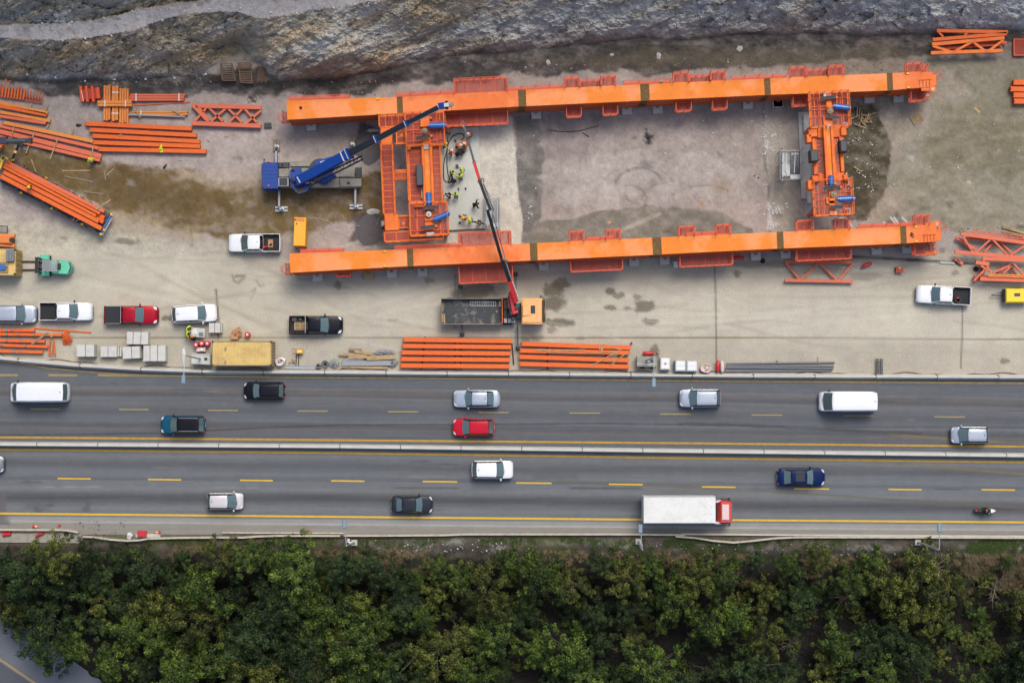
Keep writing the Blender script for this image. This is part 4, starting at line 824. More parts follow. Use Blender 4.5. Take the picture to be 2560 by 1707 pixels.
# ---------------------------------------------------------------- the two long orange main girders
GROT = math.atan(.0447)
def girder(label, base, NE, SE, bands, plats_n, plats_s, walk, ring, zt=4.3, zb=.75):
    """NE / SE: north and south edge of the top plate in photo px; platforms in (zoomer, x0, y0, x1, y1)"""
    t = TH('main_girder', label, 'girder', *base, GROT, 'long orange main girders lying parallel')
    n_, s_ = [[t.L(x, y, zt, zs) for x, y in e] for e in (NE, SE)]
    xs = sorted(set([p.x for p in n_] + [p.x for p in s_]))
    yn = lambda x: float(np.interp(x, [p.x for p in n_], [p.y for p in n_])); ys = lambda x: float(np.interp(x, [p.x for p in s_], [p.y for p in s_]))
    x0, x1 = xs[0], xs[-1]
    bl = [t.L(bx_, 250, zt, zs).x for bx_, _ in bands]; bw = [w_ / S for _, w_ in bands]
    cuts = [x0]
    for b_, w2 in zip(bl, bw): cuts += [b_, b_ + w2]
    cuts.append(x1)
    for i in range(0, len(cuts) - 1):
        a, b_ = cuts[i], cuts[i + 1]; sp = i % 2 == 1
        zo = .0 if not sp else .02
        pts = [a] + [x for x in xs if a < x < b_] + [b_]
        mb = MB(); mb.rings([[(x, ys(x) - zo, zt + zo - .03), (x, yn(x) + zo, zt + zo - .03), (x, yn(x) + zo, zt + zo), (x, ys(x) - zo, zt + zo)] for x in pts]); mb.build('splice_plate' if sp else 'top_plate', 'splice' if sp else ('girder_salmon' if i in (2, len(cuts) - 2) else 'girder_orange'), t)
    # webs, flanges and ribs
    web = MB(); pts = list(np.linspace(x0, x1, 40))
    web.rings([[(x, ys(x) + .05, zb), (x, yn(x) - .05, zb), (x, yn(x) - .05, zt - .032), (x, ys(x) + .05, zt - .032)] for x in pts])
    for z0 in (zb, zb + (zt - zb) * .5, zt - .35):
        web.rings([[(x, ys(x) - .03, z0), (x, ys(x) + .05, z0), (x, ys(x) + .05, z0 + .1), (x, ys(x) - .03, z0 + .1)] for x in pts])
    x = x0 + .4
    while x < x1 - .2: web.box(x, ys(x) - .0, zb, x + .08, ys(x) + .06, zt - .05); x += .62
    web.build('box_web', 'girder_side', t)
    for b_, w2 in zip(bl, bw):
        for z0, z1 in ((zb + .1, zb + 1.2), (zt - 1.9, zt - .5)): MB().box(b_ - .05, ys(b_) - .05, z0, b_ + w2 * .8, ys(b_) - .032, z1).build('side_splice', 'splice', t)
    # railing lines along the north edge
    for wx0, wx1 in walk:
        rl = MB()
        a = t.L(wx0, 250, zt, zs).x; b_ = t.L(wx1, 250, zt, zs).x
        q = list(np.linspace(a, b_, max(2, int((b_ - a) / 4))))
        rl.rings([[(x, yn(x) + .004, zt - .2), (x, yn(x) + .3, zt - .2), (x, yn(x) + .3, zt - .16), (x, yn(x) + .004, zt - .16)] for x in q])
        railing(rl, [(x, yn(x) + .3) for x in q], zt - .16, 1.0, .025, 1.5)
        rl.build('walkway', 'rail_red', t)
    for zm_, a0, b0, a1, b1, z in plats_n + plats_s:
        g = MB(); r = t.rect(MB(), a0, b0, a1, b1, z - .1, z, zm_); north = (zm_, a0, b0, a1, b1, z) in plats_n
        ym = (yn if north else ys)((r[0] + r[2]) / 2)
        yA, yB = (min(r[1], ym + .02), r[3]) if north else (r[1], max(r[3], ym - .02))
        if north: yA = ym + .03
        else: yB = ym - .06
        if yB - yA < .3: yA, yB = (ym + .03, ym + .9) if north else (ym - 1.0, ym - .06)
        grate(g, r[0], yA, r[2], yB, z, .085, .058, along='x'); pf = g.build('platform', 'grate_dark', t); e_ = MB()
        for e in ((r[0], yA, r[0] + .1, yB), (r[2] - .1, yA, r[2], yB), (r[0] + .1, yA, r[2] - .1, yA + .1), (r[0] + .1, yB - .1, r[2] - .1, yB)): e_.box(e[0], e[1], z - .15, e[2], e[3], z + .012)
        nc_ = max(2, round((r[2] - r[0]) / 1.5))
        for q in range(1, nc_): xq = r[0] + (r[2] - r[0]) * q / nc_; e_.box(xq - .03, yA + .1, z - .1, xq + .03, yB - .1, z + .012)
        e_.build('deck_edge', 'rail_red', pf)
        rb = MB(); yo = yB - .04 if north else yA + .04; yi_ = yA if north else yB
        railing(rb, [(r[0] + .04, yi_), (r[0] + .04, yo), (r[2] - .04, yo), (r[2] - .04, yi_)], z, 1.1, .03, .7); rb.build('railing', 'rail_red', pf)
        br = MB()
        for xx in (r[0] + .3, r[2] - .3): br.beam((xx, yo, z - .1), (xx, yi_ + (-.05 if north else .05), z - 1.1), .12, .12)
        br.build('bracket', 'frame_orange', pf)
    # west end: open railing platform and ladder cage; east end: clevis plates with ring eyes
    g = MB(); grate(g, x0 - .55, ys(x0) - .1, x0 - .02, yn(x0) - .9, 2.9, .085, .05, along='y'); railing(g, [(x0 - .52, ys(x0) - .1), (x0 - .52, yn(x0) - .9)], 2.9, 1.1, .03, .6); railing(g, [(x0 - .02, ys(x0) - .07), (x0 - .52, ys(x0) - .07)], 2.9, 1.1, .03, .5); g.build('end_platform', 'rust_red', t)
    g = MB()
    for k in range(5): 
        cx, cy, cz = x0 - .75, ys(x0) + .55, 1.2 + k * .5
        g.path([(cx + .42 * math.cos(a), cy + .42 * math.sin(a), cz) for a in np.linspace(PI * .5, PI * 1.5, 9)], .018, 4)
    for a in np.linspace(PI * .5, PI * 1.5, 4): g.tube((x0 - .75 + .42 * math.cos(a), ys(x0) + .55 + .42 * math.sin(a), 1.2), (x0 - .75 + .42 * math.cos(a), ys(x0) + .55 + .42 * math.sin(a), 3.2), .014, .014, 4)
    g.build('ladder_cage', 'rail_red', t)
    for (rx, ry, rr_, rz) in ring:
        c = t.L(rx, ry, rz, zs); k = rr_ / S
        mb = MB(); mb.lathe((c.x, c.y, rz - .09), [(k, 0), (k, .18), (k * .42, .18), (k * .42, 0)], 24); mb.add([], [])
        mb.box(c.x - k - .8, c.y - .16, rz - .06, c.x - k * .7, c.y + .16, rz + .06)
        mb.build('lifting_eye', 'frame_orange', t, smooth=35); MB().lathe((c.x, c.y, rz - .1), [(k * .4, 0), (k * .4, .21)], 16).build('pin', 'steel', t)
    for zz in (zt - .5, zt - 1.4, zb + .5):
        MB().rbox(x1 - .02, ys(x1) + .15, zz - .06, x1 + .5, yn(x1) - .25, zz + .06, .02).build('end_lug', 'frame_orange', t)
    ebr = MB()
    for q in range(4): ebr.box(x1 - 1.3 + q * .33, ys(x1) + .1, zt + .0, x1 - 1.26 + q * .33, ys(x1) + .7, zt + .12)
    ebr.box(x1 - 1.4, ys(x1) + .7, zt, x1 - .1, ys(x1) + .75, zt + .1); ebr.build('end_stiffener', 'frame_orange', t)
    g = MB()
    for k in range(6):
        cx, cy, cz = x1 + .65, yn(x1) - .2, 1.0 + k * .55
        g.path([(cx + .5 * math.cos(a), cy + .5 * math.sin(a), cz) for a in np.linspace(0, 2 * PI, 13)], .02, 4)
    for a in np.linspace(0, 2 * PI, 7): g.tube((x1 + .65 + .5 * math.cos(a), yn(x1) - .2 + .5 * math.sin(a), 1), (x1 + .65 + .5 * math.cos(a), yn(x1) - .2 + .5 * math.sin(a), 3.75), .014, .014, 4)
    g.build('ladder_cage', 'rail_red', t)
    for px_, nn in ((945, 1), (2272, 1)):
        xq = t.L(px_, 250, zt, zs).x
        for yy in (yn(xq) - .12, ys(xq) + .12): MB().rbox(xq - .15, yy - .09, zt, xq + .15, yy + .09, zt + .12, .03).build('lifting_lug', 'yellow', t)
    return t, ys, yn
gu, gus, gun = girder('upper long orange box girder lying below the rock face', (1524, 232),
    [(718, 252), (994, 243), (1339, 224), (1601, 211.4), (1913, 197), (2220, 183.7), (2330, 179)], [(718, 300), (994, 284), (1294, 267), (1601, 252.5), (1913, 238), (2220, 226.8), (2330, 217)],
    [(992, 14), (1296, 19), (1602, 22), (1912.6, 15), (2220, 14)],
    [(zb, 1660, 125, 2115, 235, 3.6), (ze, 505, 188, 633, 262, 3.9), (ze, 633, 208, 810, 245, 3.5), (ze, 810, 175, 940, 250, 3.9), (ze, 1415, 142, 1550, 215, 3.9), (ze, 1550, 170, 1728, 205, 3.5), (ze, 1728, 135, 1858, 200, 3.9), (zf, 245, 442, 385, 505, 3.9), (zf, 385, 462, 575, 500, 3.5), (zf, 575, 430, 708, 495, 3.9), (zf, 1230, 405, 1375, 475, 3.9), (zf, 1375, 425, 1420, 470, 3.3)],
    [(zb, 1590, 420, 2120, 520, 2.6), (ze, 520, 440, 650, 522, 2.6), (ze, 825, 430, 955, 505, 2.6), (ze, 1435, 395, 1570, 475, 2.6), (ze, 1740, 385, 1868, 460, 2.6), (zf, 265, 700, 400, 778, 2.6), (zf, 1265, 665, 1395, 738, 2.6)],
    [(722, 875), (990, 1140), (1270, 1410), (1560, 1680), (1830, 1970)], [(2331, 223, 8, 4.2), (2318, 238, 8.5, 2.2)])
gl, gls, gln = girder('lower long orange box girder lying across the hardstanding', (1532, 627),
    [(726, 633.5), (1000, 624), (1308, 609.3), (1614, 595), (1925, 581), (2233, 567), (2341, 561.5)], [(726, 682), (1001, 666.5), (1308, 652.4), (1614, 638), (1925, 622.5), (2233, 610), (2341, 604)],
    [(1001, 15), (1308, 18), (1614, 22), (1925, 16), (2233.6, 14.5)],
    [(zd, 1700, 205, 2145, 312, 3.6), (zh, 545, 130, 672, 205, 3.9), (zh, 852, 118, 978, 193, 3.9), (zh, 1462, 88, 1600, 163, 3.9), (zh, 1773, 75, 1900, 145, 3.9), (zg, 288, 235, 425, 305, 3.9), (zg, 597, 225, 727, 295, 3.9), (zg, 1248, 192, 1375, 270, 3.9)],
    [(zd, 1705, 500, 2160, 630, 2.4), (zh, 555, 375, 995, 466, 2.4), (zh, 1468, 335, 1915, 425, 2.4), (zg, 285, 475, 735, 560, 2.4), (zg, 1242, 430, 1420, 520, 2.4), (zd, 680, 548, 805, 582, 2.2)],
    [(735, 845), (970, 1140), (1450, 1520), (1700, 1780), (2130, 2270)], [(2342, 560, 8.5, 4.2), (2338, 632, 6, 2.4)])
mk = MB()
for q in [((1232, 330), (1252, 345)), ((1226, 345), (1256, 352)), ((1238, 335), (1230, 362)), ((1245, 350), (1256, 372)), ((1222, 360), (1240, 358)), ((1236, 362), (1250, 376)), ((1228, 338), (1236, 344))]:
    a = gl.L(*q[0], 4.305, zg); b_ = gl.L(*q[1], 4.305, zg); mk.beam(a, b_, .09, .008)
mk.build('brush_mark', 'timber_dark', gl)
o_ = MB(); c = gu.L(752, 270, 4.31, zs); o_.lathe((c.x, c.y, 4.3), [(.17, 0), (.17, .05), (.11, .05), (.11, 0)], 18); o_.build('vent_ring', 'rust_red', gu)
# support blocks of both girders
BG = 'concrete support blocks under the girders'
k = 0
for x, y, zm_, nm in [(468, 535, zb, 'u'), (270, 502, ze, 'u'), (1030, 465, ze, 'u'), (1288, 455, ze, 'u'), (2045, 420, ze, 'u'), (2295, 405, ze, 'u'), (925, 715, zf, 'u'), (1172, 708, zf, 'u'), (150, 752, zf, 'u'),
                      (520, 585, zd, 'l'), (950, 570, zd, 'l'), (1142, 555, zd, 'l'), (1400, 545, zd, 'l'), (332, 425, zh, 'l'), (1090, 390, zh, 'l'), (1348, 378, zh, 'l'), (2110, 342, zh, 'l'), (205, 515, zg, 'l'), (945, 482, zg, 'l'), (1195, 470, zg, 'l')]:
    t = TH('support_block', 'pale concrete block carrying the %s girder' % ('upper' if nm == 'u' else 'lower'), 'concrete block', x, y - 6, GROT, ('support blocks under the upper girder' if nm == 'u' else 'support blocks under the lower girder'), zm=zm_)
    MB().rbox(-.5, -.45, 0, .5, 1.6, .5, .03).build('block', 'timber' if k == 10 else 'concrete_white', t)
    MB().rbox(-.13, .05, .5, .13, 1.5, .74, .02).build('bearing', 'timber_grey', t); k += 1
t = TH('meter_box', 'small white box standing below the lower girder between two platforms', 'box', 1437, 412, GROT, zm=zh)
MB().rbox(-.2, -.32, 0, .2, .32, .8, .03).build('box', 'white_plastic', t); MB().rbox(-.15, -.34, .2, .15, -.32, .6, .005).build('door', 'galv', t)

# ---------------------------------------------------------------- cross frame on the left (between the girders)
class FR:
    def __init__(s, t, zm): s.t = t; s.zm = zm
    def b(s, mb, x0, y0, x1, y1, z0, z1, b=0): return s.t.rect(mb, x0, y0, x1, y1, z0, z1, s.zm, b)
    def part(s, nm, m, rects, z0, z1, b=0, par=None):
        for r in rects:
            mb = MB(); s.b(mb, *r[:4], *(r[4:6] if len(r) > 4 else (z0, z1)), b); o = mb.build(nm, m, par or s.t)
        return o
    def deck(s, nm, x0, y0, x1, y1, z, along='x', m='grate_dark', edge='frame_orange', rail=(1, 1, 1, 1), cross=None, pitch=.085, w_=.06):
        g = MB(); r = s.b(MB(), x0, y0, x1, y1, z - .1, z); grate(g, *r, z, pitch, w_, along=along); pf = g.build(nm, m, s.t)
        e = MB(); W = .11
        e.box(r[0], r[1], z - .25, r[0] + W, r[3], z + .03); e.box(r[2] - W, r[1], z - .25, r[2], r[3], z + .03); e.box(r[0] + W, r[1], z - .25, r[2] - W, r[1] + W, z + .03); e.box(r[0] + W, r[3] - W, z - .25, r[2] - W, r[3], z + .03)
        if cross:
            for q in range(1, cross):
                if along == 'x': xx = r[0] + (r[2] - r[0]) * q / cross; e.box(xx - .035, r[1] + W, z - .06, xx + .035, r[3] - W, z + .035)
                else: yy = r[1] + (r[3] - r[1]) * q / cross; e.box(r[0] + W, yy - .035, z - .06, r[2] - W, yy + .035, z + .035)
        e.build('deck_edge', edge, pf)
        rb = MB(); c = [(r[0] + .05, r[3] - .05), (r[2] - .05, r[3] - .05), (r[2] - .05, r[1] + .05), (r[0] + .05, r[1] + .05)]
        for q in range(4):
            if rail[q]: railing(rb, [c[q], c[(q + 1) % 4]], z + .02, 1.1, .032, .8)
        if rb.v: rb.build('railing', edge, pf)
        return pf
    def cyl(s, nm, a, b, r, m, za_, zb_=None, cap=None):
        zb_ = za_ if zb_ is None else zb_; p = s.t.L(*a, za_, s.zm); q = s.t.L(*b, zb_, s.zm); o = MB().tube(p, q, r, r, 16).build(nm, m, s.t, smooth=40)
        d = (q - p).normalized(); MB().tube(p - d * .12, p, r * .8, r * .8, 12).tube(q, q + d * .12, r * .6, r * .6, 12).tube(p + d * .08, p + d * .16, r * 1.12, r * 1.12, 16).build('end_cap', 'blue_cyl', o)
        return o
    def slat(s, a, b, wd, z):
        p = s.t.L(*a, z, s.zm); q = s.t.L(*b, z, s.zm); d = (q - p); n = max(3, int(d.length / .12)); mb = MB(); side = Vector((-d.y, d.x, 0)).normalized() * wd / 2
        for i in range(n): c = p + d * ((i + .5) / n); mb.beam(c - side, c + side, .07, .05)
        mb.beam(p + side * .9, q + side * .9, .05, .07); mb.beam(p - side * .9, q - side * .9, .05, .07); mb.beam(p + Vector((0, 0, -.06)), q + Vector((0, 0, -.06)), wd * .9, .03)
        return mb.build('step_plate', 'charcoal', s.t)
    def winch(s, x, y, z, r, m='concrete_grey'):
        c = s.t.L(x, y, z, s.zm); o = MB().lathe((c.x, c.y, z - .5), [(r * .6, 0), (r * .6, .3), (r, .3), (r, .5), (r * .8, .53), (r * .3, .53), (r * .3, .56)], 20).build('jack', m, s.t, smooth=30)
        MB().lathe((c.x, c.y, z + .06), [(r * .35, 0), (r * .3, .08)], 10).build('jack_cap', 'timber', o)
t = TH('cross_frame', 'left orange cross frame of platforms and beams next to the working slab', 'gantry frame', 1300, 960, GROT, zm=zb); F = FR(t, zb)
# legs
for x, y in [(1065, 560), (1225, 600), (1075, 1340), (1240, 1340), (1420, 640), (1450, 1240), (1570, 520), (1590, 1400)]:
    F.part('leg', 'frame_orange', [(x - 12, y - 12, x + 12, y + 12)], .5, 4.6)
    F.part('foot', 'steel', [(x - 26, y - 26, x + 26, y + 26)], .0, .5, .03)
F.part('top_beam', 'frame_orange', [(1046, 535, 1145, 672)], 4.0, 4.75, .05)
F.part('bottom_beam', 'frame_orange', [(1080, 1262, 1196, 1400)], 4.0, 4.75, .05)
F.deck('deck', 1032, 430, 1252, 533, 4.6, rail=(1, 0, 0, 1), cross=4); F.deck('deck', 1175, 512, 1258, 668, 4.5, rail=(0, 0, 0, 0), cross=3, along='y')
F.deck('walkway', 1058, 668, 1162, 1268, 4.7, along='y', rail=(0, 1, 0, 1), cross=12)
F.part('side_beam', 'frame_orange', [(1052, 672, 1078, 1262), (1140, 672, 1166, 1262)], 4.1, 4.62, .03)
F.part('cross_beam', 'frame_orange', [(1166, 886, 1286, 900), (1168, 960, 1290, 974), (1166, 664, 1270, 676), (1172, 1270, 1290, 1284)], 4.2, 4.7)
F.deck('walkway', 1160, 900, 1284, 962, 4.62, rail=(0, 0, 0, 0), cross=2)
ld = MB()
for x in range(1186, 1286, 12): ld.beam(t.L(x, 912, 4.85), t.L(x, 955, 4.85), .05, .05)
ld.beam(t.L(1180, 912, 4.86), t.L(1290, 908, 4.86), .06, .06); ld.beam(t.L(1180, 956, 4.86), t.L(1290, 952, 4.86), .06, .06); ld.build('ladder', 'frame_orange', t)
F.deck('deck', 1196, 1285, 1292, 1380, 4.5, rail=(0, 0, 0, 0), cross=2); F.deck('walkway', 1078, 1400, 1582, 1490, 4.55, rail=(0, 1, 1, 1), cross=5)
F.deck('deck', 1272, 690, 1402, 1162, 5.0, along='y', rail=(0, 0, 0, 1), cross=9); F.deck('deck', 1480, 690, 1560, 1162, 5.0, along='y', rail=(0, 1, 0, 0), cross=10)
F.part('side_beam', 'frame_orange', [(1280, 690, 1294, 1162), (1548, 690, 1562, 1162)], 4.6, 5.1)
F.part('cross_beam', 'grate_red', [(1272, 704, 1560, 716), (1290, 1150, 1560, 1162), (1300, 930, 1400, 938)], 4.5, 5.0)
F.part('main_beam', 'girder_orange', [(1420, 665, 1466, 1190)], 4.6, 5.5)
F.part('beam_flange', 'frame_orange', [(1398, 665, 1420, 1190), (1466, 665, 1490, 1190)], 4.6, 5.75, .03)
F.deck('upper_platform', 1254, 405, 1586, 692, 5.3, rail=(1, 1, 1, 1), cross=5); F.deck('lower_platform', 1290, 1162, 1616, 1446, 5.3, rail=(1, 1, 1, 1), cross=5)
F.part('cross_head', 'frame_orange', [(1380, 440, 1460, 520), (1398, 590, 1470, 668), (1410, 1185, 1500, 1225), (1418, 1290, 1500, 1400), (1270, 700, 1300, 720)], 5.3, 5.6, .03)
F.part('cross_arm', 'grate_red', [(1262, 545, 1584, 556), (1300, 575, 1400, 580), (1262, 640, 1584, 650), (1296, 1270, 1610, 1280), (1296, 1395, 1610, 1402), (1300, 490, 1580, 497), (1540, 410, 1550, 690), (1340, 1170, 1348, 1440), (1540, 1170, 1548, 1440)], 5.3, 5.42)
F.part('bracket', 'frame_orange', [(1380, 505, 1455, 528), (1458, 445, 1476, 462), (1466, 594, 1484, 614), (1500, 1350, 1522, 1370), (1420, 1300, 1500, 1318), (1330, 1190, 1420, 1200)], 5.4, 5.8, .02)
F.part('anchor_plate', 'galv', [(1386, 404, 1440, 424), (1408, 676, 1452, 718), (1432, 1412, 1498, 1446)], 5.4, 5.64, .02)
F.cyl('hydraulic_cylinder', (1462, 518), (1586, 516), .3, 'blue_cyl', 6.0); F.cyl('hydraulic_cylinder', (1498, 1306), (1618, 1256), .27, 'blue_cyl', 6.0); F.cyl('hydraulic_cylinder', (1450, 1090), (1452, 1178), .3, 'blue_cyl', 5.7)
F.slat((1346, 628), (1462, 602), .32, 6.1); F.slat((1404, 1208), (1532, 1206), .3, 6.1); F.slat((1382, 1378), (1502, 1362), .3, 6.1)
F.winch(1417, 560, 6.1, .28, 'timber_grey'); F.winch(1451, 1262, 6.1, .28, 'concrete_white')
o = F.part('control_cabinet', 'charcoal', [(1345, 845, 1402, 1022)], 5.1, 6.2, .05); F.part('cabinet_lid', 'dark_steel', [(1349, 849, 1398, 1018)], 6.2, 6.26, .02, o)
F.part('gangplank', 'timber', [(1334, 1212, 1344, 1306), (1388, 1040, 1398, 1130)], 5.36, 5.42)
# ---------------------------------------------------------------- cross frame on the right
t = TH('cross_frame', 'right orange cross frame standing beside the grey stair tower', 'gantry frame', 605, 1080, math.radians(3), zm=zf); F = FR(t, zf)
for x, y in [(450, 700), (725, 690), (450, 940), (725, 930), (470, 1400), (740, 1420), (480, 1660), (750, 1660)]:
    F.part('leg', 'frame_orange', [(x - 12, y - 12, x + 12, y + 12)], .5, 5.2); F.part('foot', 'steel', [(x - 26, y - 26, x + 26, y + 26)], .0, .5, .03)
F.deck('upper_platform', 416, 648, 756, 955, 5.5, rail=(1, 1, 1, 1), cross=7, pitch=.1, w_=.045)
F.deck('lower_platform', 448, 1395, 785, 1705, 5.5, rail=(1, 1, 1, 1), cross=7, pitch=.1, w_=.045)
F.deck('side_deck', 476, 1030, 552, 1350, 5.2, along='y', rail=(0, 0, 0, 0), cross=9, pitch=.1, w_=.045); F.deck('side_deck', 636, 1020, 700, 1340, 5.2, along='y', rail=(0, 0, 0, 0), cross=9, pitch=.1, w_=.045)
F.part('side_beam', 'frame_orange', [(452, 1030, 482, 1352), (682, 1012, 712, 1330)], 4.9, 5.6, .04)
F.part('knuckle', 'frame_orange', [(414, 965, 490, 1032), (690, 948, 738, 1020), (445, 1362, 502, 1416), (712, 1350, 752, 1406), (398, 1010, 440, 1080), (408, 1400, 448, 1480)], 4.7, 5.9, .06)
F.part('collar', 'frame_orange', [(492, 948, 690, 1038), (500, 1340, 716, 1400)], 4.7, 5.5, .05)
F.part('main_beam', 'girder_orange', [(572, 960, 616, 1440)], 5.2, 6.0)
F.part('beam_flange', 'frame_orange', [(552, 930, 574, 1440), (614, 930, 638, 1440)], 5.2, 6.2, .03)
F.part('cross_head', 'frame_orange', [(540, 860, 620, 930), (560, 760, 640, 800), (566, 650, 612, 860), (590, 1450, 636, 1690), (565, 1545, 640, 1600)], 5.5, 5.85, .03)
F.part('cross_arm', 'grate_red', [(430, 765, 745, 773), (430, 795, 560, 803), (430, 850, 745, 858), (470, 1560, 780, 1568), (470, 1500, 780, 1508), (440, 700, 745, 706), (470, 1620, 780, 1627), (640, 820, 690, 828), (495, 700, 502, 950), (685, 700, 692, 950), (520, 1400, 527, 1700), (710, 1400, 717, 1700)], 5.5, 5.62)
F.part('anchor_plate', 'galv', [(540, 648, 608, 690), (567, 918, 612, 970), (595, 1662, 655, 1700)], 5.6, 5.84, .02)
F.cyl('hydraulic_cylinder', (636, 770), (762, 786), .28, 'blue_cyl', 6.1); F.cyl('hydraulic_cylinder', (606, 1370), (606, 1436), .3, 'blue_cyl', 6.3)
F.cyl('hydraulic_cylinder', (672, 1562), (800, 1556), .28, 'blue_cyl', 6.1)
F.slat((512, 706), (648, 688), .3, 6.2); F.slat((562, 856), (676, 866), .3, 6.2); F.slat((542, 1474), (684, 1456), .3, 6.2); F.slat((600, 1628), (705, 1630), .3, 6.2)
F.winch(600, 808, 6.1, .32, 'timber_grey'); F.winch(632, 1520, 6.1, .34, 'timber_grey')
for r in ((430, 1140, 498, 1240), (684, 1058, 742, 1158)):
    o = F.part('control_cabinet', 'charcoal', [r], 5.2, 6.6, .06); F.part('cabinet_lid', 'dark_steel', [(r[0] + 6, r[1] + 6, r[2] - 6, r[3] - 6)], 6.6, 6.66, .02, o)
F.part('bracket', 'frame_orange', [(640, 684, 662, 706), (572, 760, 632, 782), (676, 1448, 700, 1468), (590, 1552, 640, 1576)], 5.6, 6.1, .02)
# ---------------------------------------------------------------- barriers
JN = dens([(-500, 860)] + [p for p in NB if -500 < p[0] < 3100], 10)
def along(pts, step, x0, x1, xs_=None):
    xs_ = xs_ or list(np.arange(x0, x1, step)); out = []
    for a, b in zip(xs_, xs_[1:]): out.append(((a + .9, float(np.interp(a + .9, *zip(*pts)))), (b - .9, float(np.interp(b - .9, *zip(*pts))))))
    return out
PROF = [(-.32, 0), (.32, 0), (.32, .08), (.17, .3), (.12, .8), (-.12, .8), (-.17, .3), (-.32, .08)]
def barrier_run(segs, hgt, wtop, wbase, label, group, name='concrete_barrier'):
    for i, (a, b) in enumerate(segs):
        A = P(*a, 0); B = P(*b, 0); d = (B - A).normalized(); sdv = Vector((-d.y, d.x, 0)); c = (A + B) / 2
        pr = [(-wbase, 0), (wbase, 0), (wbase, .08), (wtop * 1.4, .3), (wtop, hgt), (-wtop, hgt), (-wtop * 1.4, .3), (-wbase, .08)]
        mb = MB(); mb.rings([[q - c + sdv * y + Vector((0, 0, z)) for y, z in pr] for q in (A, B)])
        o = mb.build(name, 'barrier'); o.location = c; tag(o, label, 'barrier', group)
        e = MB(); q = B + d * (.9 / S) - c; e.cbox((q.x, q.y, hgt * .5), .1, wbase * 1.4, hgt * .92); e.build('joint', 'joint', o)
barrier_run(along([(x, y + 3) for x, y in NB], 152.6, -255, 2950), .85, .1, .27, 'concrete barrier section in the row between the building site and the highway', 'barrier sections along the site')
barrier_run(along([(x, y + 2) for x, y in MEDL], 150.8, -204, 2900), .9, .14, .25, 'concrete barrier section in the row between the two carriageways', 'median barrier sections')
# median footing strips (lighter concrete north of the barrier, darker south)
# ---------------------------------------------------------------- parapet and guard rail on the lower side
def wall_path(name, pts, wpx, z0, z1, m, label, cat='wall', zm=zi):
    q = [P(*(zm(*p)), z1) for p in pts]; c = q[len(q) // 2].copy(); c.z = z0; mb = MB(); w_ = wpx / S
    l, r = [], []
    for i, p in enumerate(q):
        a = q[max(0, i - 1)]; b = q[min(len(q) - 1, i + 1)]; d = (b - a).normalized(); n = Vector((-d.y, d.x, 0)) * w_ / 2
        l.append(p + n - c); r.append(p - n - c)
    mb.rings([[Vector((l[i].x, l[i].y, 0)), Vector((r[i].x, r[i].y, 0)), Vector((r[i].x, r[i].y, z1 - z0)), Vector((l[i].x, l[i].y, z1 - z0))] for i in range(len(q))])
    o = mb.build(name, m); o.location = c; return tag(o, label, cat)
mat('parapet', (196, 188, 172), .85, 0, .1, 2, rgb2=(160, 150, 134), amt=.6)
wall_path('retaining_wall', [(-200, 1150), (0, 1160), (560, 1165)], 22, -4, .1, 'deck_beige', 'broad grey concrete wall top at the bottom left verge with red debris on it')
wall_path('parapet', [(-300, 1095), (0, 1104), (200, 1106), (420, 1106), (480, 1112), (535, 1124)], 4.5, 0, .5, 'parapet', 'short cream parapet at the bottom left verge with a bent end')
wall_path('guard_rail', [(565, 1152), (640, 1156), (760, 1172), (870, 1180), (950, 1176), (1010, 1166), (1200, 1160), (1420, 1158), (1660, 1158), (1760, 1150), (1900, 1146), (2352, 1146)], 4.2, -.2, .6, 'parapet', 'bent cream guard rail along the bottom verge, sagging near the red crate', 'guard rail')
wall_path('parapet', [(1520, 1124), (1800, 1126), (2352, 1128)], 3.4, 0, .3, 'parapet', 'low cream kerb wall starting left of the first lower street lamp')
wall_path('guard_rail', [(0, 1145), (300, 1145), (700, 1142), (850, 1136), (1200, 1136), (2000, 1136), (2360, 1140)], 4, -.2, .6, 'parapet', 'straight cream guard rail below the middle of the highway', 'guard rail', zj)
wall_path('guard_rail', [(-30, 1150), (100, 1160), (230, 1180), (370, 1192), (500, 1180), (660, 1162), (800, 1156), (1300, 1156), (2352, 1160), (3800, 1170)], 4, -.2, .6, 'parapet', 'cream guard rail sagging downward right of the box truck', 'guard rail', zk)
wall_path('parapet', [(10, 1134), (700, 1140), (1400, 1144), (2352, 1148), (3800, 1156)], 4, 0, .35, 'concrete', 'low concrete kerb wall at the right end of the verge', 'wall', zk)
# ---------------------------------------------------------------- street lamps
def lamp(label, base, top, head, hpx=10):
    h = 9.5; t = TH('street_lamp', label, 'street lamp', *base, 0, 'street lamps on grey poles')
    a = t.L(*top, h, zs); hd = t.L(*head, h + .5, zs)
    MB().tube((0, 0, 0), (a.x, a.y, h), .11, .06, 10).build('pole', 'pole_grey', t, smooth=40)
    MB().tube((a.x, a.y, h), (hd.x, hd.y, h + .5), .05, .04, 8).build('arm', 'pole_grey', t, smooth=40)
    MB().rbox(hd.x - .2, hd.y - .42, h + .42, hd.x + .2, hd.y + .42, h + .6, .06).build('lamp_head', 'lamp_head', t)
    MB().rbox(-.3, -.3, 0, .3, .3, .25, .04).build('base', 'concrete', t)
lamp('street lamp at the site barrier near the yellow container', (506, 898), (463, 889), (458.5, 948)); lamp('street lamp at the site barrier near the white tanks', (1614, 902), (1635, 893), (1634.5, 957))
lamp('leftmost street lamp on the lower verge', (886, 1356), (866, 1364), (861, 1309)); lamp('street lamp on the lower verge below the box truck', (1596, 1353), (1606, 1374), (1601, 1321)); lamp('street lamp on the lower verge at far right', (2294, 1355), (2348, 1373), (2349, 1319))
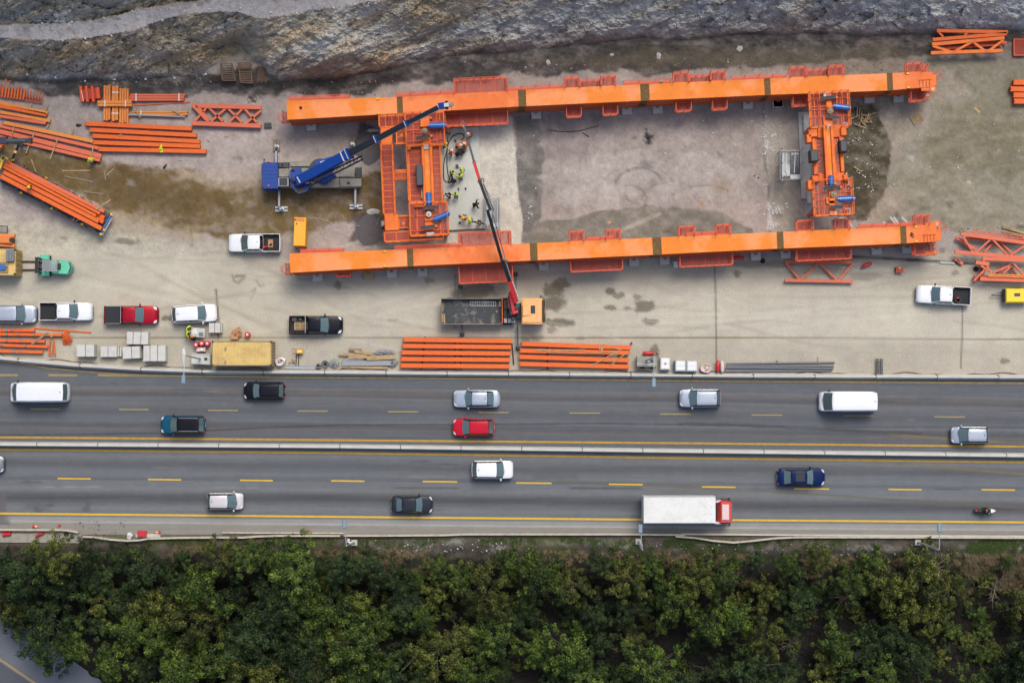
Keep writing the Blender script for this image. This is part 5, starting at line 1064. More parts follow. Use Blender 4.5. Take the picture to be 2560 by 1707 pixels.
# ---------------------------------------------------------------- loose steel beams
def bar(name, label, cat, m, a, b, wpx, h, z=0., zm=za, group=None, flange=False, marks=True, sx=0):
    """one bar; a, b = ends of its centre line in zoom px as seen on its top side"""
    pa = P(*zm(*a), z + h); pb = P(*zm(*b), z + h); d = pb - pa; L = d.length; rot = math.atan2(d.y, d.x); w_ = wpx * zm.s / S
    mb = MB()
    if flange:
        mb.box(0, -w_ / 2, h - .05, L, w_ / 2, h); mb.box(0, -.03, .05, L, .03, h - .051); mb.box(0, -w_ / 2, 0, L, w_ / 2, .049)
    else: mb.rbox(0, -w_ / 2, 0, L, w_ / 2, h, .012)
    o = mb.build(name, m); o.location = (pa.x, pa.y, z); o.rotation_euler = (0, 0, rot); tag(o, label, cat, group)
    if marks and not flange:
        MB().box(-.004, -w_ * .34, .06, .1, w_ * .34, h + .003).build('end_opening', 'rust_red', o)
        for q in (.3, .62, .84):
            MB().box(L * q, -w_ / 2 - .002, h - .05, L * q + .012, w_ / 2 + .002, h + .002).build('weld_seam', 'rust_red', o)
    return o
def row(ls, desc, group, m='beam_orange', wpx=38, h=.5, zm=za, z=.12, flange=False, mats=None, name='steel_beam'):
    n = len(ls)
    for i, (a, b) in enumerate(ls):
        w = 'topmost' if i == 0 else ('lowest' if i == n - 1 else ORD[i] + ' from top')
        bar(name, '%s %s' % (w, desc), 'beam', (mats or [m] * n)[i], a, b, wpx if not isinstance(wpx, list) else wpx[i], h, z, zm, group, flange)
row([((780, 548), (1760, 595)), ((820, 605), (1805, 655)), ((847, 660), (1835, 713)), ((852, 720), (1838, 756)), ((903, 783), (1893, 803))], 'of five orange box beams beside the blue crane', 'five orange beams near the crane')
row([((1235, 1105), (2150, 1118)), ((1228, 1158), (2145, 1168)), ((1218, 1213), (2137, 1222)), ((1213, 1268), (2133, 1275)), ((1210, 1322), (2130, 1330))], 'of five orange box beams at the barrier under the tipper truck', 'five orange beams at the barrier', wpx=36, zm=zd, h=.6)
row([((143, 1073), (1063, 1106)), ((132, 1130), (1050, 1148)), ((125, 1182), (1047, 1212)), ((130, 1242), (1050, 1265))], 'of four orange box beams with loose timbers on them', 'four orange beams at the barrier', wpx=36, zm=zh, h=.6)
for i, (x, y) in enumerate([(800, 575), (1150, 590), (1500, 620)]): pass
for desc, zm_, ls in [('under the five orange beams at the barrier', zd, [(1420, 1080, 1390, 1350), (1670, 1090, 1672, 1350), (1720, 1100, 1720, 1355), (2150, 1140, 2165, 1315)]), ('under the four orange beams with loose timbers', zh, [(362, 1080, 366, 1285), (858, 1090, 858, 1290)])]:
    for x0, y0, x1, y1 in ls: bar('timber_bearer', 'dark timber bearer laid ' + desc, 'timber', 'timber_dark', (x0, y0), (x1, y1), 12, .1, 0, zm_, 'timber bearers under the beams', marks=False)
TB = 'loose timbers lying on the four orange beams'
for i, (x0, y0, x1, y1, w_) in enumerate([(272, 1127, 400, 1127, 12), (428, 1132, 682, 1122, 9), (360, 1142, 610, 1138, 8), (665, 1145, 820, 1152, 7), (815, 1138, 838, 1075, 14), (800, 1088, 802, 1128, 8), (865, 1098, 988, 1122, 9), (725, 1260, 965, 1132, 9), (876, 1215, 966, 1130, 8), (910, 1222, 955, 1152, 8), (895, 1252, 1030, 1148, 8), (800, 1145, 940, 1140, 7)]):
    bar('timber', ['wide pale board standing out', 'loose pale timber', 'loose pale timber', 'loose pale timber', 'short white board', 'short pale timber', 'loose pale timber', 'longest diagonal pale timber', 'diagonal pale timber', 'diagonal pale timber', 'diagonal pale timber', 'loose pale timber'][i] + ' lying on the four orange beams', 'timber', 'timber', (x0, y0), (x1, y1), w_, .06, .73 + .002 * i, zh, TB, marks=False)
# trailer with its load
t = TH('trailer', 'long flatbed trailer loaded with orange beams, blue and white tail board', 'trailer', 550, 640, 0, None, zm=zn)
mb = MB(); pl = [t.L(x, y, 1.1, zn) for x, y in [(0, 245), (1080, 838), (985, 1035), (-10, 525)]]
mb.rings([[(p.x, p.y, .8) for p in pl], [(p.x, p.y, 1.1) for p in pl]]); mb.build('deck', 'bed_floor', t)
mb = MB(); mb.beam(t.L(1096, 850, 1.15, zn), t.L(988, 1040, 1.15, zn), .16, .5); mb.build('tail_board', 'blue_board', t)
mb = MB(); mb.beam(t.L(1107, 856, .9, zn), t.L(999, 1046, .9, zn), .2, .3); mb.build('bumper', 'sign_white', t)
for q in ((1092, 848), (986, 1040), (1020, 1000)): a = t.L(*q, 1.42, zn); MB().rbox(a.x - .12, a.y - .12, 1.3, a.x + .12, a.y + .12, 1.46, .02).build('lamp', 'yellow', t)
for i in range(9):
    for side in (0, 1):
        f = .12 + i * .1; A = (0 + 1080 * f, 245 + 593 * f) if side == 0 else (-10 + 995 * f, 525 + 510 * f); a = t.L(*A, 1.2, zn); MB().tube((a.x, a.y, .9), (a.x, a.y, 1.9), .035, .035, 6).build('stake', 'rust_red', t)
        if i % 3 == side: MB().rbox(a.x - .13, a.y - .1, 1.2, a.x + .13, a.y + .1, 1.4, .03).build('strap_winch', 'yellow', t)
for f in (.68, .76, .84):
    for side in (0, 1):
        A = (0 + 1080 * f, 262 + 593 * f) if side == 0 else (-10 + 995 * f, 508 + 510 * f); a = t.L(*A, .5, zn); MB().tube((a.x - .1, a.y - .12, .45), (a.x + .1, a.y + .12, .45), .45, .45, 16).build('wheel', 'rubber', t, smooth=35)
row([((90, 345), (1020, 818)), ((40, 350), (978, 838)), ((25, 375), (940, 860)), ((30, 430), (965, 915)), ((0, 470), (992, 985))], 'of the upper layer of orange beams on the trailer', 'upper layer of beams on the trailer', 'beam_orange', [34, 26, 26, 38, 42], .4, zn, 1.62, mats=['beam_salmon', 'beam_orange', 'beam_orange', 'beam_orange', 'beam_orange'])
row([((60, 330), (1022, 880)), ((30, 410), (1012, 922))], 'of the lower layer of orange beams on the trailer', 'lower layer of beams on the trailer', 'beam_orange', [40, 40], .4, zn, 1.2)
for i, (x0, y0, x1, y1, w_, lb) in enumerate([(940, 800, 1082, 702, 12, 'pale timber sticking out over the tail of the loaded trailer'), (716, 905, 732, 872, 8, 'short timber wedged at the lower side of the trailer'), (742, 912, 780, 900, 8, 'short pale timber at the lower side of the trailer deck')]):
    bar('timber', lb, 'timber', 'timber', (x0, y0), (x1, y1), w_, .07, 1.5 if i else 2.05, zn, None, marks=False)
# beam stacks on the left
row([((30, 530), (860, 705)), ((25, 545), (852, 718))], 'of two amber beams strapped together above the salmon beams', 'strapped amber beams', 'beam_amber', 17, .3, za, .5)
row([((-20, 565), (910, 775)), ((-20, 615), (930, 848)), ((-20, 665), (918, 885))], 'of three salmon beams beside the trailer', 'salmon beams beside the trailer', 'beam_salmon', [32, 42, 30], .4, za, .15)
row([((-10, 352), (435, 452)), ((-10, 385), (425, 468)), ((-10, 440), (460, 524)), ((-10, 478), (420, 545))], 'of four orange beams lying at the left edge under the rebar rack', 'orange beams at the left edge', 'beam_amber', [30, 34, 28, 28], .35, za, .15, mats=['beam_amber', 'beam_orange', 'beam_amber', 'beam_salmon'])
for i, (x0, y0, x1, y1) in enumerate([(128, 575, 100, 672), (315, 628, 290, 700), (532, 682, 460, 870), (856, 755, 828, 916), (268, 735, 240, 820), (290, 362, 272, 408), (440, 362, 410, 448), (668, 590, 658, 650), (445, 552, 425, 600)]):
    bar('timber', 'pale timber spacer laid across the salmon and amber beams at left', 'timber', 'timber', (x0, y0), (x1, y1), 11, .08, .62 if i < 4 else .3, za, 'timber spacers on the left beams', marks=False)
for i, (x0, y0, x1, y1, m_, lb) in enumerate([(288, 880, 330, 998, 'timber', 'leaning pale'), (568, 982, 832, 979, 'timber', 'long pale horizontal'), (592, 1032, 852, 1084, 'timber_grey', 'thin grey'), (960, 980, 970, 1070, 'timber_grey', 'short upright grey'), (978, 1022, 1042, 965, 'timber', 'short slanting pale'), (772, 1175, 948, 1194, 'timber_grey', 'reddish grey')]):
    bar('timber', lb + ' timber lying on the muddy ground', 'timber', m_, (x0, y0), (x1, y1), 11, .08, 0, za, 'timbers on the mud', marks=False)
# plate bundles
def bundle(label, m, x0, y0, x1, y1, nbar, h, z=0., vert=True, zm=za, cat='plate bundle', straps=(), name='plate_bundle'):
    t = TH(name, label, cat, (x0 + x1) / 2, (y0 + y1) / 2, 0, None, z=z, zm=zm); r = t.rect(MB(), x0, y0, x1, y1, z, z + h)
    n = nbar
    for i in range(n):
        a = (r[0] + (r[2] - r[0]) * i / n, r[0] + (r[2] - r[0]) * (i + 1) / n - .03) if vert else (r[1] + (r[3] - r[1]) * i / n, r[1] + (r[3] - r[1]) * (i + 1) / n - .03)
        e = random.uniform(-.1, .1)
        (MB().rbox(a[0], r[1] + e, 0, a[1], r[3] + e, h, .02) if vert else MB().rbox(r[0] + e, a[0], 0, r[2] + e, a[1], h, .02)).build('plate', m, t)
    for f in straps:
        if vert: yy = r[1] + (r[3] - r[1]) * f; MB().box(r[0] - .02, yy - .05, 0, r[2] + .02, yy + .05, h + .012).build('strap', 'sign_white', t)
        else: xx = r[0] + (r[2] - r[0]) * f; MB().box(xx - .05, r[1] - .02, 0, xx + .05, r[3] + .02, h + .012).build('strap', 'sign_white', t)
    return t
bundle('left of three upright amber plate bundles under the rock face', 'beam_amber', 950, 192, 1016, 518, 3, .5)
bundle('middle upright amber plate bundle tied with two pale straps', 'beam_amber', 1028, 196, 1088, 520, 2, .5, straps=(.2, .8))
bundle('right of three upright amber plate bundles', 'beam_amber', 1095, 218, 1184, 540, 4, .45)
bundle('horizontal amber bundle lying across the three upright bundles', 'beam_amber', 900, 334, 1216, 390, 2, .35, .52, False, straps=(.2, .8))
bundle('long salmon beam bundle with white straps beside the amber plates', 'beam_salmon', 1188, 272, 1695, 340, 3, .5, 0, False, straps=(.12, .9))
bar('steel_bar', 'single thin orange bar lying askew under the salmon bundle', 'bar', 'beam_salmon', (1235, 378), (1750, 350), 12, .15, 0, za, marks=False)
bundle('short amber beam bundle below the thin orange bar', 'beam_amber', 1210, 430, 1730, 472, 2, .4, 0, False, straps=(.16,))
bar('steel_bar', 'long slate grey bar in front of the short amber bundle', 'bar', 'steel', (1170, 466), (1700, 484), 13, .2, .3, za, marks=False)
bar('timber', 'pale timber leaning over the left end of the amber bundle', 'timber', 'timber', (1228, 408), (1290, 490), 14, .08, .5, za, marks=False); bar('timber', 'pale timber leaning over the right end of the amber bundle', 'timber', 'timber', (1580, 420), (1690, 490), 12, .08, .5, za, marks=False)
t = TH('bracket_box', 'dark orange bracket frame with three lugs left of the amber plates', 'steel bracket', 822, 275, math.radians(6), zm=za)
mb = MB(); t.rect(mb, 740, 225, 905, 325, 0, .8, b=.04); mb.build('plate', 'rust_red', t)
for x in (745, 795, 850):
    mb = MB(); t.rect(mb, x - 14, 200, x + 14, 350, .3, 1.0, b=.05); mb.build('lug', 'grate_red', t)
mb = MB(); t.rect(mb, 880, 215, 915, 320, .3, .95, b=.04); mb.build('side_plate', 'grate_red', t)
mb = MB(); mb.beam(t.L(745, 245, 1.02), t.L(770, 345, 1.02), .06, .02); mb.build('strap', 'sign_white', t)
t = TH('steel_rack', 'orange rack of upright square bars at the left edge', 'rack', 180, 280, -.13, zm=za)
for i, x in enumerate(range(5, 400, 28)):
    mb = MB(); a = t.L(x, 190 + x * .15 + (i % 3) * 8, .5); b_ = t.L(x - 14, 300 + x * .13, .5); mb.beam(a, b_, .16 if i < 9 else .05, .16); mb.build('bar', 'beam_orange', t)
mb = MB(); mb.beam(t.L(0, 262, .35), t.L(385, 322, .35), .12, .1); mb.build('cross_bar', 'rust_red', t); mb = MB(); mb.beam(t.L(0, 300, .35), t.L(385, 355, .35), .12, .1); mb.build('cross_bar', 'rust_red', t)
t = TH('steel_bracket', 'small dark orange bracket near the top left cliff foot', 'steel bracket', 110, 112, .3, zm=za); MB().rbox(-.18, -.16, 0, .22, .16, .35, .03).build('plate', 'rust_red', t); MB().rbox(.2, -.05, .1, .3, .05, .3, .01).build('lug', 'grate_red', t)
t = TH('steel_bracket', 'small angled orange bracket above the rack', 'steel bracket', 75, 165, -.4, zm=za); MB().beam((-.3, .2, .15), (0, -.1, .15), .14, .2).build('plate', 'beam_orange', t); MB().beam((0, -.1, .15), (.32, .15, .15), .14, .2).build('plate', 'beam_orange', t)
# ---------------------------------------------------------------- trusses
def truss(label, zm, chords, diags, m='beam_salmon', w=.26, h=.3, z=.3, group=None, wd=.18, name='truss'):
    (ax, ay), _ = chords[0]; t = TH(name, label, 'truss', ax, ay, 0, group, zm=zm)
    for a, b in chords: MB().beam(t.L(*a, z + h / 2), t.L(*b, z + h / 2), w, h).build('chord', m, t)
    for a, b in diags: MB().beam(t.L(*a, z + h / 2 - .02), t.L(*b, z + h / 2 - .02), wd, h * .7).build('diagonal', m, t)
    return t
zA2 = zoomer(484, 250, 1.0)
truss('orange lattice truss lying right of the bundles, below the timber stacks', za, [((1800, 388), (2400, 402)), ((1765, 548), (2400, 572)), ((1770, 372), (1920, 530))],
      [((1790, 530), (1900, 405)), ((1830, 400), (1930, 528)), ((1920, 405), (2050, 530)), ((1945, 528), (2080, 408)), ((2095, 408), (2225, 540)), ((2110, 535), (2230, 415)), ((2250, 415), (2360, 540)), ((2265, 545), (2400, 430))], w=.42, h=.45, wd=.22)
truss('single orange lattice truss lying on the hardstanding below the right girder end', zg, [((205, 573), (758, 575)), ((202, 722), (757, 732))],
      [((213, 585), (325, 718)), ((335, 715), (475, 585)), ((487, 585), (630, 722)), ((640, 722), (752, 590))], w=.3)
truss('upper front truss of the pile at the right edge', zg, [((1640, 342), (2230, 425)), ((1590, 490), (2230, 545))],
      [((1645, 345), (1740, 495)), ((1760, 495), (1885, 385)), ((1895, 385), (2025, 518)), ((2045, 515), (2190, 420))], w=.36, z=1.0)
truss('truss lying under the upper front truss at the right edge', zg, [((1600, 370), (1760, 470)), ((1680, 380), (2230, 400))], [((1830, 490), (1920, 400)), ((1950, 400), (2080, 520))], 'beam_salmon', z=.4)
truss('lower front truss of the pile at the right edge with amber bars on it', zg, [((1815, 545), (2230, 560)), ((1795, 710), (2230, 725)), ((1760, 575), (1870, 590))],
      [((1815, 550), (1890, 665)), ((1900, 660), (2065, 590)), ((2075, 590), (2156, 680)), ((1745, 725), (1830, 640)), ((1985, 665), (2070, 585)), ((1800, 600), (1860, 640))], w=.36, z=1.0)
truss('lowest truss of the right pile, its end frame showing', zg, [((1750, 730), (1830, 640)), ((1745, 690), (2230, 700))], [((1800, 580), (1825, 700)), ((1900, 700), (1990, 600)), ((2030, 600), (2110, 700))], 'rust_red', z=.4)
for i, (a, b) in enumerate([((1868, 672), (2220, 684)), ((1862, 686), (2220, 698))]): bar('steel_bar', ['upper', 'lower'][i] + ' amber bar lying on the lower right truss', 'bar', 'beam_amber', a, b, 10, .14, 1.35, zg, marks=False)
t = TH('railing_section', 'red railing section lying above the right truss pile', 'railing', 1950, 350, 0, zm=zg)
for k, (y0, y1) in enumerate(((314, 368), (334, 388))): MB().beam(t.L(1735, y0, .9), t.L(2200, y1, .9), .08, .08).build('rail', 'rail_red', t)
for x in range(1745, 2200, 44): MB().beam(t.L(x, 315 + (x - 1735) * .116, .9), t.L(x + 6, 337 + (x - 1735) * .116, .9), .06, .06).build('bar', 'rail_red', t)
for i, (a, b) in enumerate([((1985, 272), (2230, 358)), ((1980, 285), (2200, 355)), ((1982, 318), (2160, 358)), ((2115, 258), (2200, 264))]): bar('timber', ['topmost', 'second', 'lowest', 'shortest'][i] + ' of the pale planks above the right truss pile', 'timber', 'timber', a, b, 10, .1, .1 + i * .1, zg, marks=False)
t = TH('steel_link', 'small orange link plate left of the right truss pile', 'steel part', 1620, 565, 0, zm=zg); MB().beam(t.L(1585, 542, .3), t.L(1655, 588, .3), .3, .25).build('plate', 'beam_salmon', t); MB().beam(t.L(1606, 556, .33), t.L(1634, 574, .33), .1, .26).build('slot', 'timber_dark', t)
t = TH('rail_trough', 'short grey plate lying in the dark gutter', 'plate', 1550, 578, 0, zm=zg); MB().beam(t.L(1470, 576, .1), t.L(1590, 582, .1), .2, .08).build('plate', 'steel', t)
# top right trusses
truss('orange pile of triangulated frames at the top right, front frame', zf, [((1465, 245), (2080, 190)), ((1455, 318), (2065, 298))], [((1470, 258), (1640, 312)), ((1650, 308), (1810, 222)), ((1812, 222), (1930, 310)), ((1935, 308), (2075, 208))], 'frame_orange', w=.34, z=1.1, wd=.24)
truss('rear frame of the orange pile at the top right', zf, [((1505, 128), (2110, 140)), ((1470, 205), (2100, 155))], [((1510, 130), (1560, 180)), ((1740, 165), (1780, 140))], 'beam_orange', w=.34, z=.9)
truss('middle frame inside the orange pile at the top right', zf, [((1480, 285), (2060, 240)), ((1600, 235), (2100, 230))], [((1700, 210), (1800, 275)), ((1800, 275), (1860, 220)), ((2000, 230), (2060, 270))], 'grate_red', w=.28, z=.4)
t = TH('grating_panel', 'dark red steel grating panel at the top right edge', 'grating', 2210, 270, 0, zm=zf)
mb = MB(); r = t.rect(MB(), 2160, 195, 2270, 342, .3, .4); grate(mb, *r, .4, .1, .06); mb.build('grate', 'rust_red', t); mb = MB()
for e in ((r[0], r[1], r[0] + .1, r[3]), (r[2] - .1, r[1], r[2], r[3]), (r[0] + .1, r[1], r[2] - .1, r[1] + .1), (r[0] + .1, r[3] - .1, r[2] - .1, r[3])): mb.box(e[0], e[1], .1, e[2], e[3], .45)
mb.build('frame', 'grate_red', t)
row([((2160, 566), (2330, 570)), ((2136, 622), (2330, 626)), ((2160, 674), (2330, 678)), ((2165, 726), (2330, 730))], 'of four orange box beams at the right edge', 'four orange beams at the right edge', 'beam_orange', 44, .6, zf, .1)
# left bottom channels
row([((-20, 893), (290, 893)), ((-20, 925), (520, 930)), ((-20, 978), (376, 986)), ((-20, 1016), (400, 1030)), ((-20, 1066), (358, 1076))], 'of five orange steel channels beside the parked cars at the bottom left', 'orange channels at the left barrier', 'beam_orange', 24, .35, zc, .2)
for x, y in [(55, 888), (100, 888), (58, 926), (150, 925), (55, 975), (180, 984), (15, 1012), (215, 1022), (120, 1070), (170, 1072), (285, 928)]:
    t = TH('clamp', 'small grey clamp sitting on the orange channels', 'clamp', x, y, 0, 'grey clamps on the orange channels', z=.55, zm=zc); MB().rbox(-.09, -.14, 0, .09, .14, .12, .02).build('clamp_plate', 'steel', t)
bar('steel_bar', 'long thin orange bar beside the cable heap', 'bar', 'beam_orange', (290, 875), (764, 910), 12, .12, 0, zc, marks=False)
bar('timber', 'grey plank lying slantwise on the orange channels', 'timber', 'timber_grey', (262, 1010), (400, 912), 16, .06, .58, zc, marks=False)
bar('timber', 'small plank across the end of the orange channels', 'timber', 'timber', (428, 910), (432, 950), 16, .06, .58, zc, marks=False)
t = TH('cable_heap', 'tangled heap of thin orange rope or wire', 'rope', 568, 960, 0, zm=zc); mb = MB()
for k in range(34):
    a = t.L(555 + random.uniform(-15, 20), 895 + random.uniform(-5, 12), .1 + random.uniform(0, .3)); b_ = t.L(560 + random.uniform(-42, 50), 960 + random.uniform(-30, 20), .2 + random.uniform(0, .4)); c_ = t.L(570 + random.uniform(-40, 25), 1010 + random.uniform(-15, 12), random.uniform(.05, .2)); mb.path([a, b_, c_], .025, 4)
mb.build('wire', 'beam_orange', t)
t = TH('steel_ladder', 'small orange ladder frame with a plank in it', 'steel frame', 435, 1035, 0, zm=zc)
for x0, x1 in ((418, 408), (450, 465)): MB().beam(t.L(x0, 965, .25), t.L(x1, 1104, .25), .1, .12).build('rail', 'beam_orange', t)
for y in range(985, 1104, 19): MB().beam(t.L(408, y, .25), t.L(462, y + 4, .25), .06, .08).build('rung', 'beam_orange', t)
MB().beam(t.L(440, 975, .34), t.L(432, 1090, .34), .12, .04).build('plank', 'timber', t)
# strapped grey stacks
def stack(label, x0, y0, x1, y1, h, rot, fs, zm=zc, x2=None):
    t = TH('board_stack', label, 'board stack', (x0 + x1) / 2, (y0 + y1) / 2, rot, 'strapped grey board stacks', zm=zm); r = t.rect(MB(), x0, y0, x1, y1, 0, h); n = int(h / .13)
    for i in range(n): MB().box(r[0] + random.uniform(0, .02), r[1] + random.uniform(0, .02), i * .13, r[2] - random.uniform(0, .02), r[3] - random.uniform(0, .02), i * .13 + .12).build('board', 'concrete_white' if i == n - 1 else 'concrete_grey', t)
    for f in fs: xx = r[0] + (r[2] - r[0]) * f; MB().box(xx - .025, r[1] - .015, 0, xx + .025, r[3] + .015, n * .13 + .005).build('strap', 'charcoal', t)
stack('grey strapped board stack leftmost in the lower row', 641, 1013, 796, 1114, 1.1, 0, (.48, .97)); stack('small grey board stack second in the lower row', 842, 1026, 978, 1115, .9, 0, (.46,)); stack('narrow low grey board stack between two larger stacks', 980, 1030, 1020, 1114, .5, 0, (.5,))
stack('grey board stack third in the lower row, slightly turned', 1028, 1028, 1180, 1130, 1.1, math.radians(3), (.5, .97)); stack('largest grey board stack, rightmost in the lower row', 1204, 1019, 1390, 1152, 1.2, 0, (.3, .64)); stack('grey board stack standing above the lower row', 1062, 905, 1244, 1010, 1.1, math.radians(-1.5), (.3, .66)); stack('grey board stack alone near the white family car', 1752, 830, 1862, 912, 1.0, 0, (.45, .9))
def drum(label, x, y, zm=zc, m='red_plastic', lab=True, r=.27, h=.85, tilt=0):
    t = TH('drum', label, 'drum', x, y, 0, None, zm=zm); MB().lathe((0, 0, 0), [(r * .96, 0), (r, .03), (r * .97, h * .33), (r, h * .35), (r * .97, h * .66), (r, h * .68), (r, h), (r * .9, h + .01), (r * .9, h - .015), (.01, h - .015)], 20).build('barrel', m, t, smooth=35)
    if lab: MB().box(-.1, -.1, h - .014, .1, .1, h - .006).build('paper_label', 'sign_white', t)
drum('left red drum of three beside the yellow container', 1657, 1015); drum('middle red drum of three beside the yellow container', 1705, 1003); drum('right red drum of three, touching the yellow container', 1751, 1004); drum('single red drum above the yellow container', 2086, 930)
t = TH('container', 'faded yellow shipping container with ribbed roof beside the red drums', 'container', 2030, 1085, 0, zm=zc)
r = t.rect(MB(), 1778, 982, 2282, 1190, 0, 2.6); mb = MB(); mb.box(r[0], r[1], .1, r[2], r[3], 2.52)
mb.build('body', 'container_yellow', t); rb = MB(); x = r[0] + .12
while x < r[2] - .2: rb.rbox(x, r[1] + .08, 2.52, x + .11, r[3] - .08, 2.56, .02); x += .235
rb.build('roof_sheet', 'container_yellow', t)
mb = MB()
for e in ((r[0], r[1], r[2], r[1] + .07), (r[0], r[3] - .07, r[2], r[3]), (r[0], r[1] + .07, r[0] + .08, r[3] - .07), (r[2] - .08, r[1] + .07, r[2], r[3] - .07)): mb.box(*e[:2], 2.522, *e[2:], 2.6)
mb.build('frame', 'timber_grey', t)
for q in ((r[0] - .01, r[1] - .01), (r[2] - .16, r[1] - .01), (r[0] - .01, r[3] - .16), (r[2] - .16, r[3] - .16)): MB().box(q[0], q[1], 2.48, q[0] + .18, q[1] + .17, 2.63).build('corner_casting', 'timber_dark', t)
for a, b_ in ((.21, .02), (.21, .55)): MB().box(r[0] + 1.28, r[1] + b_ * 2.5 + .1, 2.563, r[0] + 1.46, r[1] + b_ * 2.5 + .45, 2.575).build('rust_patch', 'rust_red' if False else 'timber_grey', t)
ks = MB()
for yy in np.arange(r[1] + .15, r[3] - .1, .3): ks.box(r[2], yy, .15, r[2] + .04, yy + .15, 2.5)
ks.build('door', 'timber_grey', t)
t = TH('container', 'yellow shipping container cut off by the left edge, carrying grey blocks', 'container', 30, 315, 0, zm=zc)
r = t.rect(MB(), -420, 208, 128, 428, 0, 2.6); MB().box(r[0], r[1], .1, r[2], r[3], 2.56).build('body', 'container_yellow', t)
dm = MB()
for i in range(12): dm.box(r[2], r[1] + .1 + i * .21, .2, r[2] + .04, r[1] + .2 + i * .21, 2.45)
for yy in (r[1] + .55, r[1] + 1.15, r[1] + 1.6, r[1] + 2.2): dm.tube((r[2] + .07, yy, .2), (r[2] + .07, yy, 2.5), .025, .025, 6)
dm.build('door', 'container_yellow', t)
fr_ = MB(); fr_.box(r[2] - .1, r[1], 2.562, r[2] + .03, r[3], 2.62); fr_.box(r[0], r[1], 2.562, r[2] - .1, r[1] + .07, 2.6); fr_.box(r[0], r[3] - .07, 2.562, r[2] - .1, r[3], 2.6); fr_.build('frame', 'container_yellow', t)
for q in ((r[2] - .12, r[1]), (r[2] - .12, r[3] - .17)): MB().box(q[0], q[1], 2.5, q[0] + .2, q[1] + .17, 2.66).build('corner_casting', 'timber_dark', t)
t = TH('block_pallet', 'pallet of blue grey hollow blocks standing on the left container', 'block stack', 81, 260, 0, z=2.57, zm=zc)
r = t.rect(MB(), 48, 210, 114, 312, 2.57, 3.1)
for i in range(3):
    for j in range(5):
        x = r[0] + (r[2] - r[0]) * i / 3; y = r[1] + (r[3] - r[1]) * j / 5; MB().rbox(x + .01, y + .01, 0, x + (r[2] - r[0]) / 3 - .01, y + (r[3] - r[1]) / 5 - .01, .5, .01).build('block', 'steel', t)
        mbh = MB(); mbh.lathe((x + .11, y + .1, .5), [(.045, 0), (.045, .006)], 8); mbh.build('hole', 'charcoal', t)
t = TH('pallet', 'timber pallet with a bright blue sheet on the left container', 'pallet', 20, 365, 0, z=2.57, zm=zc); mb = MB(); pallet(mb, 1.2, 1.05, 7); mb.build('board', 'timber', t)
mb = MB(); mb.rings([[(.42 * math.cos(a) * (1 + .25 * math.sin(a * 5)), .3 * math.sin(a) * (1 + .3 * math.cos(a * 7)), z) for a in np.linspace(0, 2 * PI, 24, endpoint=False)] for z in (.15, .3)] ); mb.build('sheet', 'blue_cyl', t)
# small machine beside container etc.
t = TH('generator', 'pale grey generator with square hatch left of the yellow container', 'generator', 1685, 1140, math.radians(-2), zm=zc)
mb = MB(); t.rect(mb, 1604, 1088, 1768, 1180, .3, 1.3, b=.06); mb.build('housing', 'concrete_grey', t); mb = MB(); t.rect(mb, 1716, 1122, 1742, 1146, 1.3, 1.32, b=.0); mb.build('hatch', 'black', t); mb = MB(); t.rect(mb, 1600, 1092, 1770, 1098, 1.3, 1.34, b=.0); mb.build('edge_rail', 'galv', t)
for yy in (1092, 1176):
    a = t.L(1690, yy, .3); MB().tube((a.x, a.y - .1, .3), (a.x, a.y + .1, .3), .3, .3, 14).build('wheel', 'rubber', t, smooth=35)
t = TH('plastic_film', 'crumpled clear plastic film by the barrier left of the generator', 'plastic film', 1545, 1110, 0, zm=zc)
def crumple(par, nm, m, rx, ry, h, n=16, seed=1):
    rr = random.Random(seed); mb = MB(); K = 5; rings = []
    for k in range(K):
        f = 1 - k / (K - .5); rings.append([(rx * f * math.cos(a) * rr.uniform(.75, 1.15), ry * f * math.sin(a) * rr.uniform(.75, 1.15), h * (1 - f * f) * rr.uniform(.6, 1.2) + .01) for a in np.linspace(0, 2 * PI, n, endpoint=False)])
    mb.rings(rings); return mb.build(nm, m, par)
crumple(t, 'film', 'white_plastic', .22, .9, .25, 14, 3)
t = TH('bucket', 'pale grey box with a white lid between drums and generator', 'box', 1700, 1055, 0, zm=zc); MB().rbox(-.55, -.22, 0, .4, .22, .5, .04).build('box', 'pink_white', t); MB().lathe((.05, 0, .5), [(.16, 0), (.16, .14), (.12, .16)], 16).build('lid', 'white_plastic', t)
t = TH('cardboard_box', 'torn brown cardboard boxes and wrapping above the container', 'cardboard', 1985, 930, 0, zm=zc); MB().rbox(-.5, -.5, 0, .25, .1, .6, .03).build('box', 'cardboard', t); crumple(t, 'wrapping', 'cardboard', .6, .5, .7, 12, 5); MB().beam((-.3, .2, .5), (.5, .65, .6), .4, .02).build('flap', 'cardboard', t)
t = TH('table', 'site table with white paper plans and grey boxes', 'table', 1660, 912, math.radians(-4), zm=zc); mb = MB(); t.rect(mb, 1604, 872, 1720, 950, .74, .8, b=.01); mb.build('top', 'concrete_grey', t)
for q in ((1610, 878), (1714, 878), (1610, 944), (1714, 944)): a = t.L(*q, 0); MB().tube((a.x, a.y, 0), (a.x, a.y, .74), .03, .03, 6).build('leg', 'steel', t)
t2 = TH('paper_plan', 'white paper plan spread on the site table', 'paper', 1634, 900, .1, z=.8, zm=zc); MB().rings([[(-.26, -.26, .005), (-.1, -.28, .02), (.27, -.26, .005), (.27, .24, .005), (.0, .26, .03), (-.26, .26, .005)], [(-.26, -.26, .01), (-.1, -.28, .025), (.27, -.26, .01), (.27, .24, .01), (0, .26, .035), (-.26, .26, .01)]]).build('sheet', 'sign_white', t2)
